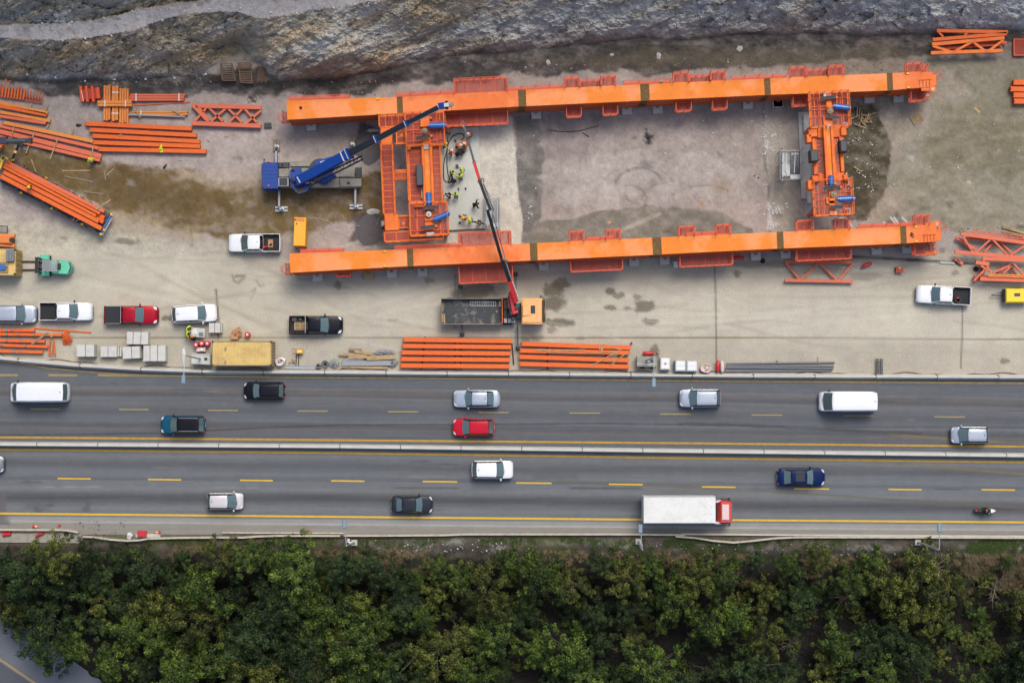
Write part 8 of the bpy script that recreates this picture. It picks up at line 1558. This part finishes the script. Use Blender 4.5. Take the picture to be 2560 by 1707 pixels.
# ---------------------------------------------------------------- people
def skin_mesh(name, verts, edges, radii, m, parent, sub=1):
    me = bpy.data.meshes.new(name); me.from_pydata([tuple(v) for v in verts], edges, []); me.update(); me.materials.append(MATS[m])
    o = bpy.data.objects.new(name, me); COL.objects.link(o); o.parent = parent.o
    sk = o.modifiers.new('skin', 'SKIN'); sk.use_smooth_shade = True
    if not me.skin_vertices: 
        import bmesh
        bm = bmesh.new(); bm.from_mesh(me); lay = bm.verts.layers.skin.verify(); bm.to_mesh(me); bm.free()
    for i, r in enumerate(radii): me.skin_vertices[0].data[i].radius = (r[0], r[1]) if isinstance(r, tuple) else (r, r)
    me.skin_vertices[0].data[0].use_root = True
    if sub: sb = o.modifiers.new('sub', 'SUBSURF'); sb.levels = sub; sb.render_levels = sub
    return o
def person(label, x, y, face, lean=0., armL=(.1, -.55), armR=(.1, -.55), top='hivis', hat='white_plastic', legs='navy_cloth', stride=.12, z=.4, zm=zb, group='workers on the building site', crouch=0., ride=False):
    """face: heading in degrees; lean: forward bend of the trunk in degrees; arm = (forward, down) reach of the hand from the shoulder in metres"""
    t = TH('person', label, 'person', x, y, math.radians(face), group, z=z, zm=zm)
    hp = .92 - crouch * .42; la = math.radians(lean)
    def up(d, fw=0, s_=0): return Vector((math.sin(la) * d + fw * math.cos(la) + (-.05 if lean > 20 else 0), s_, hp + math.cos(la) * d - fw * math.sin(la)))
    V = [up(0), up(.2), up(.42), up(.54), up(.66, .02), up(.8, .03)]; E = [(0, 1), (1, 2), (2, 3), (3, 4), (4, 5)]; Rr = [(.15, .11), (.14, .1), (.17, .11), (.055, .055), (.085, .095), (.05, .06)]
    def add(p, par, r): V.append(Vector(p)); E.append((par, len(V) - 1)); Rr.append(r); return len(V) - 1
    J = {}
    for s_, ar, nm in ((1, armL, 'L'), (-1, armR, 'R')):
        ar = (ar[0] * .62, ar[1]) + tuple(ar[2:]); sh = up(.46, 0, s_ * .19); hand = sh + Vector((ar[0], s_ * .1 + (ar[2] if len(ar) > 2 else 0) * s_, ar[1])); el = (sh + hand) / 2 + Vector((-.06, s_ * .07, -.03))
        a = add(sh, 2, .07); b_ = add(el, a, .05); c_ = add(hand, b_, .035); d = (hand - el).normalized(); pm = add(hand + d * .07, c_, (.04, .02))
        J[nm] = (sh, el, hand)
        sd_ = Vector((-d.y, d.x, 0)); sd_ = sd_.normalized() if sd_.length > .1 else Vector((0, 1, 0))
        for k, l_ in enumerate((.065, .08, .085, .075, .06)):
            base = hand + d * (.03 if k == 0 else .09) + sd_ * ((k - 2.3) * .02 * (1 if k else 1.4)); dirv = (d + (sd_ * -.7 if k == 0 else Vector((0, 0, 0)))).normalized()
            f1 = add(base + dirv * l_ * .5, pm, .009); add(base + dirv * l_ + Vector((0, 0, -.015)), f1, .008)
    for s_, st in ((1, stride), (-1, -stride)):
        h_ = add((0, s_ * .09, hp - .05), 0, .09)
        if ride: kn = add((.36, s_ * .24, hp - .12), h_, .065); an = add((.05, s_ * .26, hp - .5), kn, .045); add((.22, s_ * .26, hp - .55), an, .035)
        else: kn = add((st * .5 + .05 + crouch * .28, s_ * .1, hp * .52), h_, .065); an = add((st, s_ * .11, .07), kn, .042); add((st + .17, s_ * .12, .035), an, .035)
        J[s_] = (V[h_], V[kn], V[an])
    skin_mesh('body', V, E, Rr, 'skin', t)
    # jacket with sleeves
    v = [up(.0), up(.2), up(.42), up(.5)]; e = [(0, 1), (1, 2), (2, 3)]; r_ = [(.18, .14), (.18, .14), (.215, .165), (.11, .11)]
    for nm in 'LR':
        sh, el, hand = J[nm]; v += [sh, el, el.lerp(hand, .85)]; n = len(v); e += [(2, n - 3), (n - 3, n - 2), (n - 2, n - 1)]; r_ += [.105, .08, .06]
    skin_mesh('jacket', v, e, r_, top, t)
    v = [Vector((0, 0, hp)), ]; e = []; r_ = [(.165, .125)]
    for s_ in (1, -1): h_, kn, an = J[s_]; v += [h_, kn, an + Vector((0, 0, .04))]; n = len(v); e += [(0, n - 3), (n - 3, n - 2), (n - 2, n - 1)]; r_ += [.105, .08, .065]
    skin_mesh('trousers', v, e, r_, legs, t)
    for s_ in (1, -1): an = J[s_][2]; MB().ball((an.x + .06, an.y, an.z - .01), .15, .055, .06, 10).build('boot', 'black', t, smooth=60)
    if top.startswith('hivis'):
        for q in (.12, .3): c = up(q); MB().rings([[c + Vector((math.cos(a) * .155 * math.cos(la), math.sin(a) * .2, -math.cos(a) * .155 * math.sin(la))) + Vector((math.sin(la), 0, math.cos(la))) * w_ for a in np.linspace(0, 2 * PI, 14, endpoint=False)] for w_ in (-.025, .025)], cap=False).build('reflective_band', 'sign_white', t)
    hd = up(.70, .03); fw = Vector((math.cos(la), 0, -math.sin(la)))
    MB().ball(tuple(hd + fw * .1 + Vector((0, 0, -.03))), .022, .016, .03, 8).build('nose', 'skin', t, smooth=60)
    for s_ in (1, -1):
        MB().ball(tuple(hd + fw * .085 + Vector((0, s_ * .034, .01))), .012, .014, .01, 8).build('eye', 'black', t); MB().ball(tuple(hd + Vector((0, s_ * .088, -.01))), .02, .012, .032, 8).build('ear', 'skin', t)
    if hat == 'hair': MB().ball(tuple(hd + Vector((-.012, 0, .045))), .105, .092, .095, 12).build('hair', 'hair', t, smooth=60)
    else:
        tp = Vector((math.sin(la * .8), 0, math.cos(la * .8))); MB().rings([[hd + tp * z + Vector((math.cos(a) * rx, math.sin(a) * ry, -math.cos(a) * rx * math.sin(la * .8))) for a in np.linspace(0, 2 * PI, 16, endpoint=False)] for rx, ry, z in ((.155, .135, .03), (.15, .13, .045), (.125, .11, .05), (.118, .105, .1), (.09, .08, .145), (.04, .035, .165))]).build('hard_hat', hat, t, smooth=40)
    return t
WS = 'hivis_orange'
person('worker in orange jacket beside the grey machine at the top end of the slab', 1700, 490, 160, 30, (.4, -.3), (.4, -.3), WS, 'orange_plastic')
person('worker in orange jacket with white helmet beside the top left of the hose loop', 1617, 582, 90, 35, (.3, -.4), (.3, -.35), WS)
person('worker in orange jacket with white helmet right of the loader crane tip arm', 1803, 610, 170, 20, (.35, -.3), (.3, -.4), WS)
person('worker in orange vest half under the loader crane arm', 1773, 682, 190, 20, (.35, -.35), (.3, -.3), WS)
person('worker in orange jacket bending over the brown crate', 1690, 694, 350, 40, (.4, -.25), (.45, -.3), WS)
person('worker in orange jacket with white helmet at lower left of the crate group', 1637, 762, 60, 25, (.35, -.35), (.35, -.35), WS, legs='navy_cloth')
person('dark clothed worker crouching below the brown crate', 1690, 768, 30, 45, (.4, -.3), (.4, -.35), 'dark_cloth', 'hair', 'dark_cloth', crouch=.5)
person('brown clothed worker bending right of the crate', 1738, 748, 100, 50, (.35, -.3), (.4, -.3), 'timber_dark', 'hair', 'dark_cloth', crouch=.2)
person('lime jacket worker on the frame deck left of the hose loop', 1580, 695, 20, 25, (.3, -.4), (.3, -.4), 'hivis', 'yellow_plastic', z=.4)
person('bare headed lime worker left of the thin bar frame', 1643, 925, 20, 15, (.45, -.2), (.45, -.15), 'hivis', 'hair')
person('bare headed lime worker above right of the thin bar frame', 1742, 900, 200, 25, (.4, -.3), (.35, -.35), 'hivis', 'hair')
person('lime worker with dark straps just right of the thin bar frame', 1720, 965, 110, 20, (.4, -.2), (.4, -.3), 'hivis', 'hair')
person('dark clothed worker bending below the lime workers', 1668, 992, 160, 50, (.4, -.3, .1), (.4, -.3, .1), 'dark_cloth', 'hair', 'dark_cloth', crouch=.3)
person('dark clothed person near the left slab edge beside a lime worker', 1627, 1104, 230, 30, (.3, -.35), (.3, -.4), 'dark_cloth', 'hair', 'dark_cloth')
person('lime worker with dark hair standing beside a dark clothed person', 1682, 1118, 100, 15, (.3, -.4), (.3, -.4), 'hivis', 'hair')
person('dark clothed worker standing alone on the lower part of the slab', 1834, 1192, 10, 45, (.35, -.25, .15), (.3, -.3, .15), 'dark_cloth', 'hair', 'dark_cloth')
person('worker in amber jacket with yellow helmet at the lower end of the slab', 1752, 1285, 250, 20, (.3, -.35), (.3, -.3), 'orange_plastic', 'yellow_plastic')
person('lime worker with yellow helmet at the lower end of the slab', 1808, 1315, 200, 15, (.35, -.3), (.35, -.3), 'hivis', 'yellow_plastic')
person('dark clothed person with both arms spread at the lower right slab corner', 1876, 1332, 260, 20, (.15, -.1, .45), (.15, -.15, .45), 'dark_cloth', 'hair', 'dark_cloth')
person('lime worker with yellow helmet at the end of the salmon beams', 864, 910, 120, 15, (.3, -.35), (.3, -.35), 'hivis', 'yellow_plastic', z=0, zm=za)
person('worker in orange with orange helmet under the dark crane arm at left', 30, 752, 300, 35, (.35, -.35), (.35, -.3), WS, 'orange_plastic', z=0, zm=za)
person('worker in amber jacket with yellow helmet standing on the loaded trailer', 280, 1130, 320, 30, (.35, -.35), (.35, -.3), 'orange_plastic', 'yellow_plastic', z=1.9, zm=za)
person('upper lime worker at the site table near the white family car', 1584, 878, -20, 20, (.45, -.15), (.4, -.2), 'hivis', 'hair', z=0, zm=zc)
person('lower lime worker at the site table, leaning on it', 1582, 932, 10, 25, (.45, -.2), (.4, -.2), 'hivis', 'hair', z=0, zm=zc)
person('dark clothed person with amber helmet below the site table', 1630, 966, 80, 15, (.3, -.3), (.3, -.3), 'dark_cloth', 'orange_plastic', legs='dark_cloth', z=0, zm=zc)
person('rider in dark leather with black helmet on the motorcycle', 2453, 1275, 0, 32, (.48, -.28, -.02), (.48, -.28, -.02), 'dark_cloth', 'black', 'dark_cloth', z=0.0, zm=zs, group='riders', ride=True)
# ---------------------------------------------------------------- trees
def leaf_mat(name, hue):
    m = bpy.data.materials.new(name); m.use_nodes = True; t_ = m.node_tree; N = t_.nodes; b = N["Principled BSDF"]; b.inputs["Roughness"].default_value = .6; b.inputs["Specular IOR Level"].default_value = .25
    a = N.new("ShaderNodeAttribute"); a.attribute_name = 'tone'; oi = N.new("ShaderNodeObjectInfo")
    rp = N.new("ShaderNodeValToRGB"); e = rp.color_ramp; e.elements[0].position = 0; e.elements[0].color = alb(hue[0]); e.elements[1].position = 1; e.elements[1].color = alb(hue[2]); q = e.elements.new(.5); q.color = alb(hue[1])
    t_.links.new(a.outputs['Fac'], rp.inputs[0]); mr = N.new("ShaderNodeMapRange"); mr.inputs[3].default_value = .62; mr.inputs[4].default_value = 1.15; t_.links.new(oi.outputs['Random'], mr.inputs[0])
    mu = N.new("ShaderNodeMix"); mu.data_type = 'RGBA'; mu.blend_type = 'MULTIPLY'; mu.inputs[0].default_value = 1; mu.clamp_result = False; t_.links.new(rp.outputs[0], mu.inputs[6]); t_.links.new(mr.outputs[0], mu.inputs[7]); t_.links.new(mu.outputs[2], b.inputs["Base Color"])
    MATS[name] = m; return m
leaf_mat('leaf_green', [(18, 32, 14), (52, 76, 26), (124, 142, 54)]); leaf_mat('leaf_olive', [(24, 34, 14), (68, 82, 30), (148, 148, 68)]); leaf_mat('leaf_blue', [(16, 30, 16), (38, 58, 28), (80, 100, 48)])
mat('bark', (104, 94, 82), .9, 0, .2, 3); mat('dead_wood', (122, 108, 98), .9, 0, .15, 3)
def crown_mesh(name, R_, Ht, nclump, nleaf, seed, leaf=.12, m='leaf_green'):
    r = np.random.RandomState(seed); C = []; nb = r.randint(7, 11); A0 = r.uniform(0, 6.28)
    limbs = [(A0 + 6.283 * k / nb + r.uniform(-.35, .35), R_ * r.uniform(.55, 1.3), r.uniform(.55, 1.0)) for k in range(nb)]   # uneven limbs carry the foliage
    for a, l_, zf in limbs:
        for _ in range(int(nclump / nb)):
            q = r.uniform(.12, 1) ** .8; sp = .55 * (1 - .45 * q) + .12
            x, y = q * l_ * math.cos(a) + r.normal(0, sp * .62), q * l_ * math.sin(a) + r.normal(0, sp * .62)
            z = Ht * (zf * (1 - .42 * q ** 1.6) + (1 - zf) * (1 - q) * .8) - abs(r.normal(0, .5)); C.append((x, y, max(z, Ht * .2), r.uniform(.2, .5) * (1.15 - .4 * q), r.uniform(0, 1)))
    V = []; T = []
    for (x, y, z, cr, tone) in C:
        n = int(nleaf * (cr / .45) ** 2); d = r.normal(0, 1, (n, 3)); d /= np.linalg.norm(d, axis=1)[:, None]; rad = cr * r.uniform(.35, 1.08, n) ** .6
        p = np.array([x, y, z]) + d * rad[:, None] * np.array([1, 1, .75]); axis = d + r.normal(0, .55, (n, 3)); axis[:, 2] += .5; axis /= np.linalg.norm(axis, axis=1)[:, None]
        u = np.cross(axis, r.normal(0, 1, (n, 3))); u /= np.linalg.norm(u, axis=1)[:, None] + 1e-9; v = np.cross(axis, u); s1 = leaf * r.uniform(.6, 1.5, n)[:, None]; s2 = s1 * r.uniform(.35, .6, n)[:, None]
        V.append(np.stack([p - u * s1, p - v * s2, p + u * s1, p + v * s2], 1)); T.append(np.clip(tone * .6 + r.uniform(-.15, .45, n) + .12 * d[:, 2], 0, 1))
    V = np.concatenate(V); T = np.concatenate(T); n = len(V); me = bpy.data.meshes.new(name); me.vertices.add(n * 4); me.vertices.foreach_set('co', V.reshape(-1).astype(np.float32))
    me.loops.add(n * 4); me.loops.foreach_set('vertex_index', np.arange(n * 4, dtype=np.int32)); me.polygons.add(n); me.polygons.foreach_set('loop_start', np.arange(0, n * 4, 4, dtype=np.int32)); me.update()
    at = me.attributes.new('tone', 'FLOAT', 'POINT'); at.data.foreach_set('value', np.repeat(T, 4).astype(np.float32)); me.materials.append(MATS[m])
    return me, C
def trunk_mesh(C, Ht, seed, m='bark'):
    rr = random.Random(seed); mb = MB(); top = Vector((rr.uniform(-.2, .2), rr.uniform(-.2, .2), Ht * .55)); mb.tube((0, 0, 0), top * .5, .17, .13, 8); mb.tube(top * .5, top, .13, .09, 8)
    for c in rr.sample(C, min(len(C), 16)):
        b0 = top * rr.uniform(.5, 1); e = Vector(c[:3]) + Vector((0, 0, .3)); md = b0.lerp(e, .55) + Vector((rr.uniform(-.2, .2), rr.uniform(-.2, .2), .15)); mb.tube(b0, md, .06, .035, 5); mb.tube(md, e, .035, .012, 5)
    o = mb.build('trunk', m); me = o.data; bpy.data.objects.remove(o); return me
VAR = []
for i, (R_, Ht, nc, m_) in enumerate([(2.9, 6.8, 150, 'leaf_green'), (2.4, 6.2, 120, 'leaf_green'), (3.0, 7.2, 150, 'leaf_olive'), (2.2, 5.6, 100, 'leaf_olive'), (2.7, 6.4, 130, 'leaf_blue'), (2.0, 5.0, 80, 'leaf_blue'), (2.6, 7.4, 130, 'leaf_green'), (2.4, 6.6, 110, 'leaf_blue')]):
    cm, C = crown_mesh('crown', R_, Ht, nc, 160, 50 + i, leaf=.075, m=m_); VAR.append((cm, trunk_mesh(C, Ht, i), R_, m_))
KN = {'leaf_green': 'fresh green', 'leaf_olive': 'yellowish olive green', 'leaf_blue': 'dark bluish green'}
rt = random.Random(91)
def gap(x, y):   # open places seen in the wood
    if y < (1386 if x < 640 else 1388 if x < 1000 else 1368): return True
    if y < np.interp(x, [0, 180, 400, 560, 640, 800, 930, 1000, 1080, 1300, 1600, 1700, 1850, 2000, 2300, 2420, 2560, 3000], [1352, 1352, 1360, 1372, 1366, 1380, 1400, 1450, 1400, 1388, 1400, 1410, 1400, 1395, 1400, 1470, 1490, 1490]): return True
    for gx_, gy_, ra, rb in [(1375, 1540, 62, 74), (1660, 1560, 66, 56), (2110, 1510, 110, 64), (2430, 1610, 130, 90), (1960, 1610, 64, 46), (2450, 1510, 80, 50), (1040, 1440, 44, 54), (1700, 1640, 46, 66), (1265, 1690, 90, 40), (1560, 1690, 80, 30), (1180, 1560, 60, 30), (1830, 1480, 36, 50), (170, 1500, 50, 30), (600, 1560, 50, 24), (880, 1640, 60, 30), (2260, 1690, 60, 30)]:
        if ((x - gx_) / ra) ** 2 + ((y - gy_) / rb) ** 2 < 1: return True
    if y > np.interp(x, [-50, 60, 150, 260, 560], [1530, 1575, 1630, 1670, 1770]) and x < 420: return True
    return False
pts_ = []
def try_add(x, y, dmin):
    if gap(x, y): return
    if all((x - a) ** 2 + (y - b_) ** 2 > dmin ** 2 for a, b_ in pts_): pts_.append((x, y))
for _ in range(9000):
    x = rt.uniform(-160, 2720); dens_ = 60 if x < 1100 else 70
    try_add(x, rt.uniform(1360, 1790), dens_)
for i, (x, y) in enumerate(pts_):
    k = rt.randrange(8); cm, tm, R_, m_ = VAR[k]; edge = y < 1420
    s_ = rt.uniform(.75, 1.3) * (.72 if edge else 1) * (1.05 if x < 1000 else .93); z = ground_z(x, y); zone = ('left' if x < 860 else 'middle' if x < 1700 else 'right'); rowd = 'front row by the verge' if y < 1440 else 'inner wood'
    t = TH('tree', '%s tree in the %s, %s third of the wood' % (KN[m_], rowd, zone), 'tree', x, y, rt.uniform(0, 6.28), 'trees, %s, %s third' % (rowd, zone), z=z); t.o.location = P(x, y, z + 3.5); t.o.location.z = z - .05
    t.o.scale = (s_, s_ * rt.uniform(.88, 1.12), s_ * rt.uniform(.68, 1.22))
    for nm, me in (('crown', cm), ('trunk', tm)): o = bpy.data.objects.new(nm, me); COL.objects.link(o); o.parent = t.o
ns = 0
while ns < 95:                        # low shrubs filling the open patches
    x, y = rt.uniform(900, 2560), rt.uniform(1400, 1700)
    if not gap(x, y) or y < 1425 and x < 2350: continue
    k = rt.randrange(8); cm, tm, R_, m_ = VAR[k]; z = ground_z(x, y); ns += 1; s_ = rt.uniform(.22, .46); zone = 'middle' if x < 1700 else 'right'
    t = TH('shrub', 'low %s shrub in a dark open patch, %s part of the wood' % (KN[m_], zone), 'shrub', x, y, rt.uniform(0, 6.28), 'low shrubs in the open patches, %s part' % zone, z=z); t.o.location.z = z - .3; t.o.scale = (s_, s_, s_ * .6)
    o = bpy.data.objects.new('foliage', cm); COL.objects.link(o); o.parent = t.o
print('trees', len(pts_))
for i, (x, y, s_, lb) in enumerate([(2472, 1470, 1.0, 'bare pale dead tree near the right end of the wood'), (1970, 1604, .8, 'bare pinkish dead tree in a dark gap of the wood'), (2105, 1490, .9, 'bare grey fallen branches in the open patch of the wood'), (2318, 1412, 1.2, 'bare arching branches beside the far right lamp'), (528, 1404, .6, 'small pale broken trunk at the wood edge')]):
    z = ground_z(x, y); t = TH('dead_tree', lb, 'dead tree', x, y, 0, None, z=z); rr = random.Random(200 + i); mb = MB(); mb.tube((0, 0, 0), (0, 0, 2.2 * s_), .12 * s_, .08 * s_, 7); mb.build('trunk', 'dead_wood', t)
    for k in range(14):
        a = rr.uniform(0, 6.28); l_ = rr.uniform(.8, 2.0) * s_; p0 = Vector((0, 0, rr.uniform(1.2, 2.2) * s_)); p1 = p0 + Vector((math.cos(a) * l_ * .5, math.sin(a) * l_ * .5, .5)); p2 = p1 + Vector((math.cos(a + .3) * l_ * .6, math.sin(a + .3) * l_ * .6, .3)); mb = MB(); mb.tube(p0, p1, .05 * s_, .035 * s_, 5); mb.tube(p1, p2, .035 * s_, .012, 5); mb.tube(p1, p1 + Vector((math.cos(a - .7) * l_ * .4, math.sin(a - .7) * l_ * .4, .2)), .025, .01, 4); mb.build('branch', 'dead_wood', t)
# undergrowth and dry grass: nobody could count it
def tufts(name, label, m_rgb, regs, seed, h=.5, cat='grass'):
    nm = name + str(seed); r = np.random.RandomState(seed); V = []; T = []
    mat(nm, m_rgb, .8, 0, .4, 1.5)
    for (x0, y0, x1, y1, n) in regs:
        for _ in range(n):
            px_, py_ = r.uniform(x0, x1), r.uniform(y0, y1)
            if px_ < 460 and py_ > np.interp(px_, [0, 60, 330], [1490, 1550, 1740]): continue
            if fbm(np.array(px_ / 30), np.array(py_ / 18), 3, seed) < .47: continue
            z = ground_z(px_, py_); p = np.array(P(px_, py_, z)); k = 14; a = r.uniform(0, 6.28, k); l_ = r.uniform(.4, 1, k) * h; base = p + np.stack([r.normal(0, .1, k), r.normal(0, .1, k), np.zeros(k)], 1)
            tip = base + np.stack([np.cos(a) * l_ * .8, np.sin(a) * l_ * .8, l_ * .8], 1); sd_ = np.stack([-np.sin(a), np.cos(a), np.zeros(k)], 1) * .022
            V.append(np.stack([base - sd_, base + sd_, tip], 1))
    V = np.concatenate(V); n = len(V); me = bpy.data.meshes.new(name); me.vertices.add(n * 3); me.vertices.foreach_set('co', V.reshape(-1).astype(np.float32)); me.loops.add(n * 3); me.loops.foreach_set('vertex_index', np.arange(n * 3, dtype=np.int32)); me.polygons.add(n); me.polygons.foreach_set('loop_start', np.arange(0, n * 3, 3, dtype=np.int32)); me.update(); me.materials.append(MATS[nm])
    o = bpy.data.objects.new(name, me); COL.objects.link(o); tag(o, label, cat, kind='stuff')
tufts('dry_grass', 'dry straw coloured grass along the wood edge', (132, 116, 86), [(430, 1362, 640, 1400, 260), (700, 1372, 1080, 1440, 900), (1330, 1375, 1700, 1410, 260), (1660, 1385, 1880, 1460, 900), (2000, 1390, 2600, 1440, 900), (2380, 1380, 2600, 1480, 900)], 3, .55)
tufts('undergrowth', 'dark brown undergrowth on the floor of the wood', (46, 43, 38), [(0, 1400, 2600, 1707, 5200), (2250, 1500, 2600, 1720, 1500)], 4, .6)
tufts('grass', 'green grass and weeds on the lower verge', (74, 94, 36), [(420, 1344, 1100, 1366, 420), (1200, 1346, 1500, 1356, 160), (1480, 1348, 1760, 1372, 200), (1690, 1350, 2120, 1372, 300), (2420, 1350, 2600, 1378, 700), (1600, 1388, 2350, 1412, 500)], 6, .3)
bpy.context.view_layer.update()
print('objects', len(bpy.data.objects))
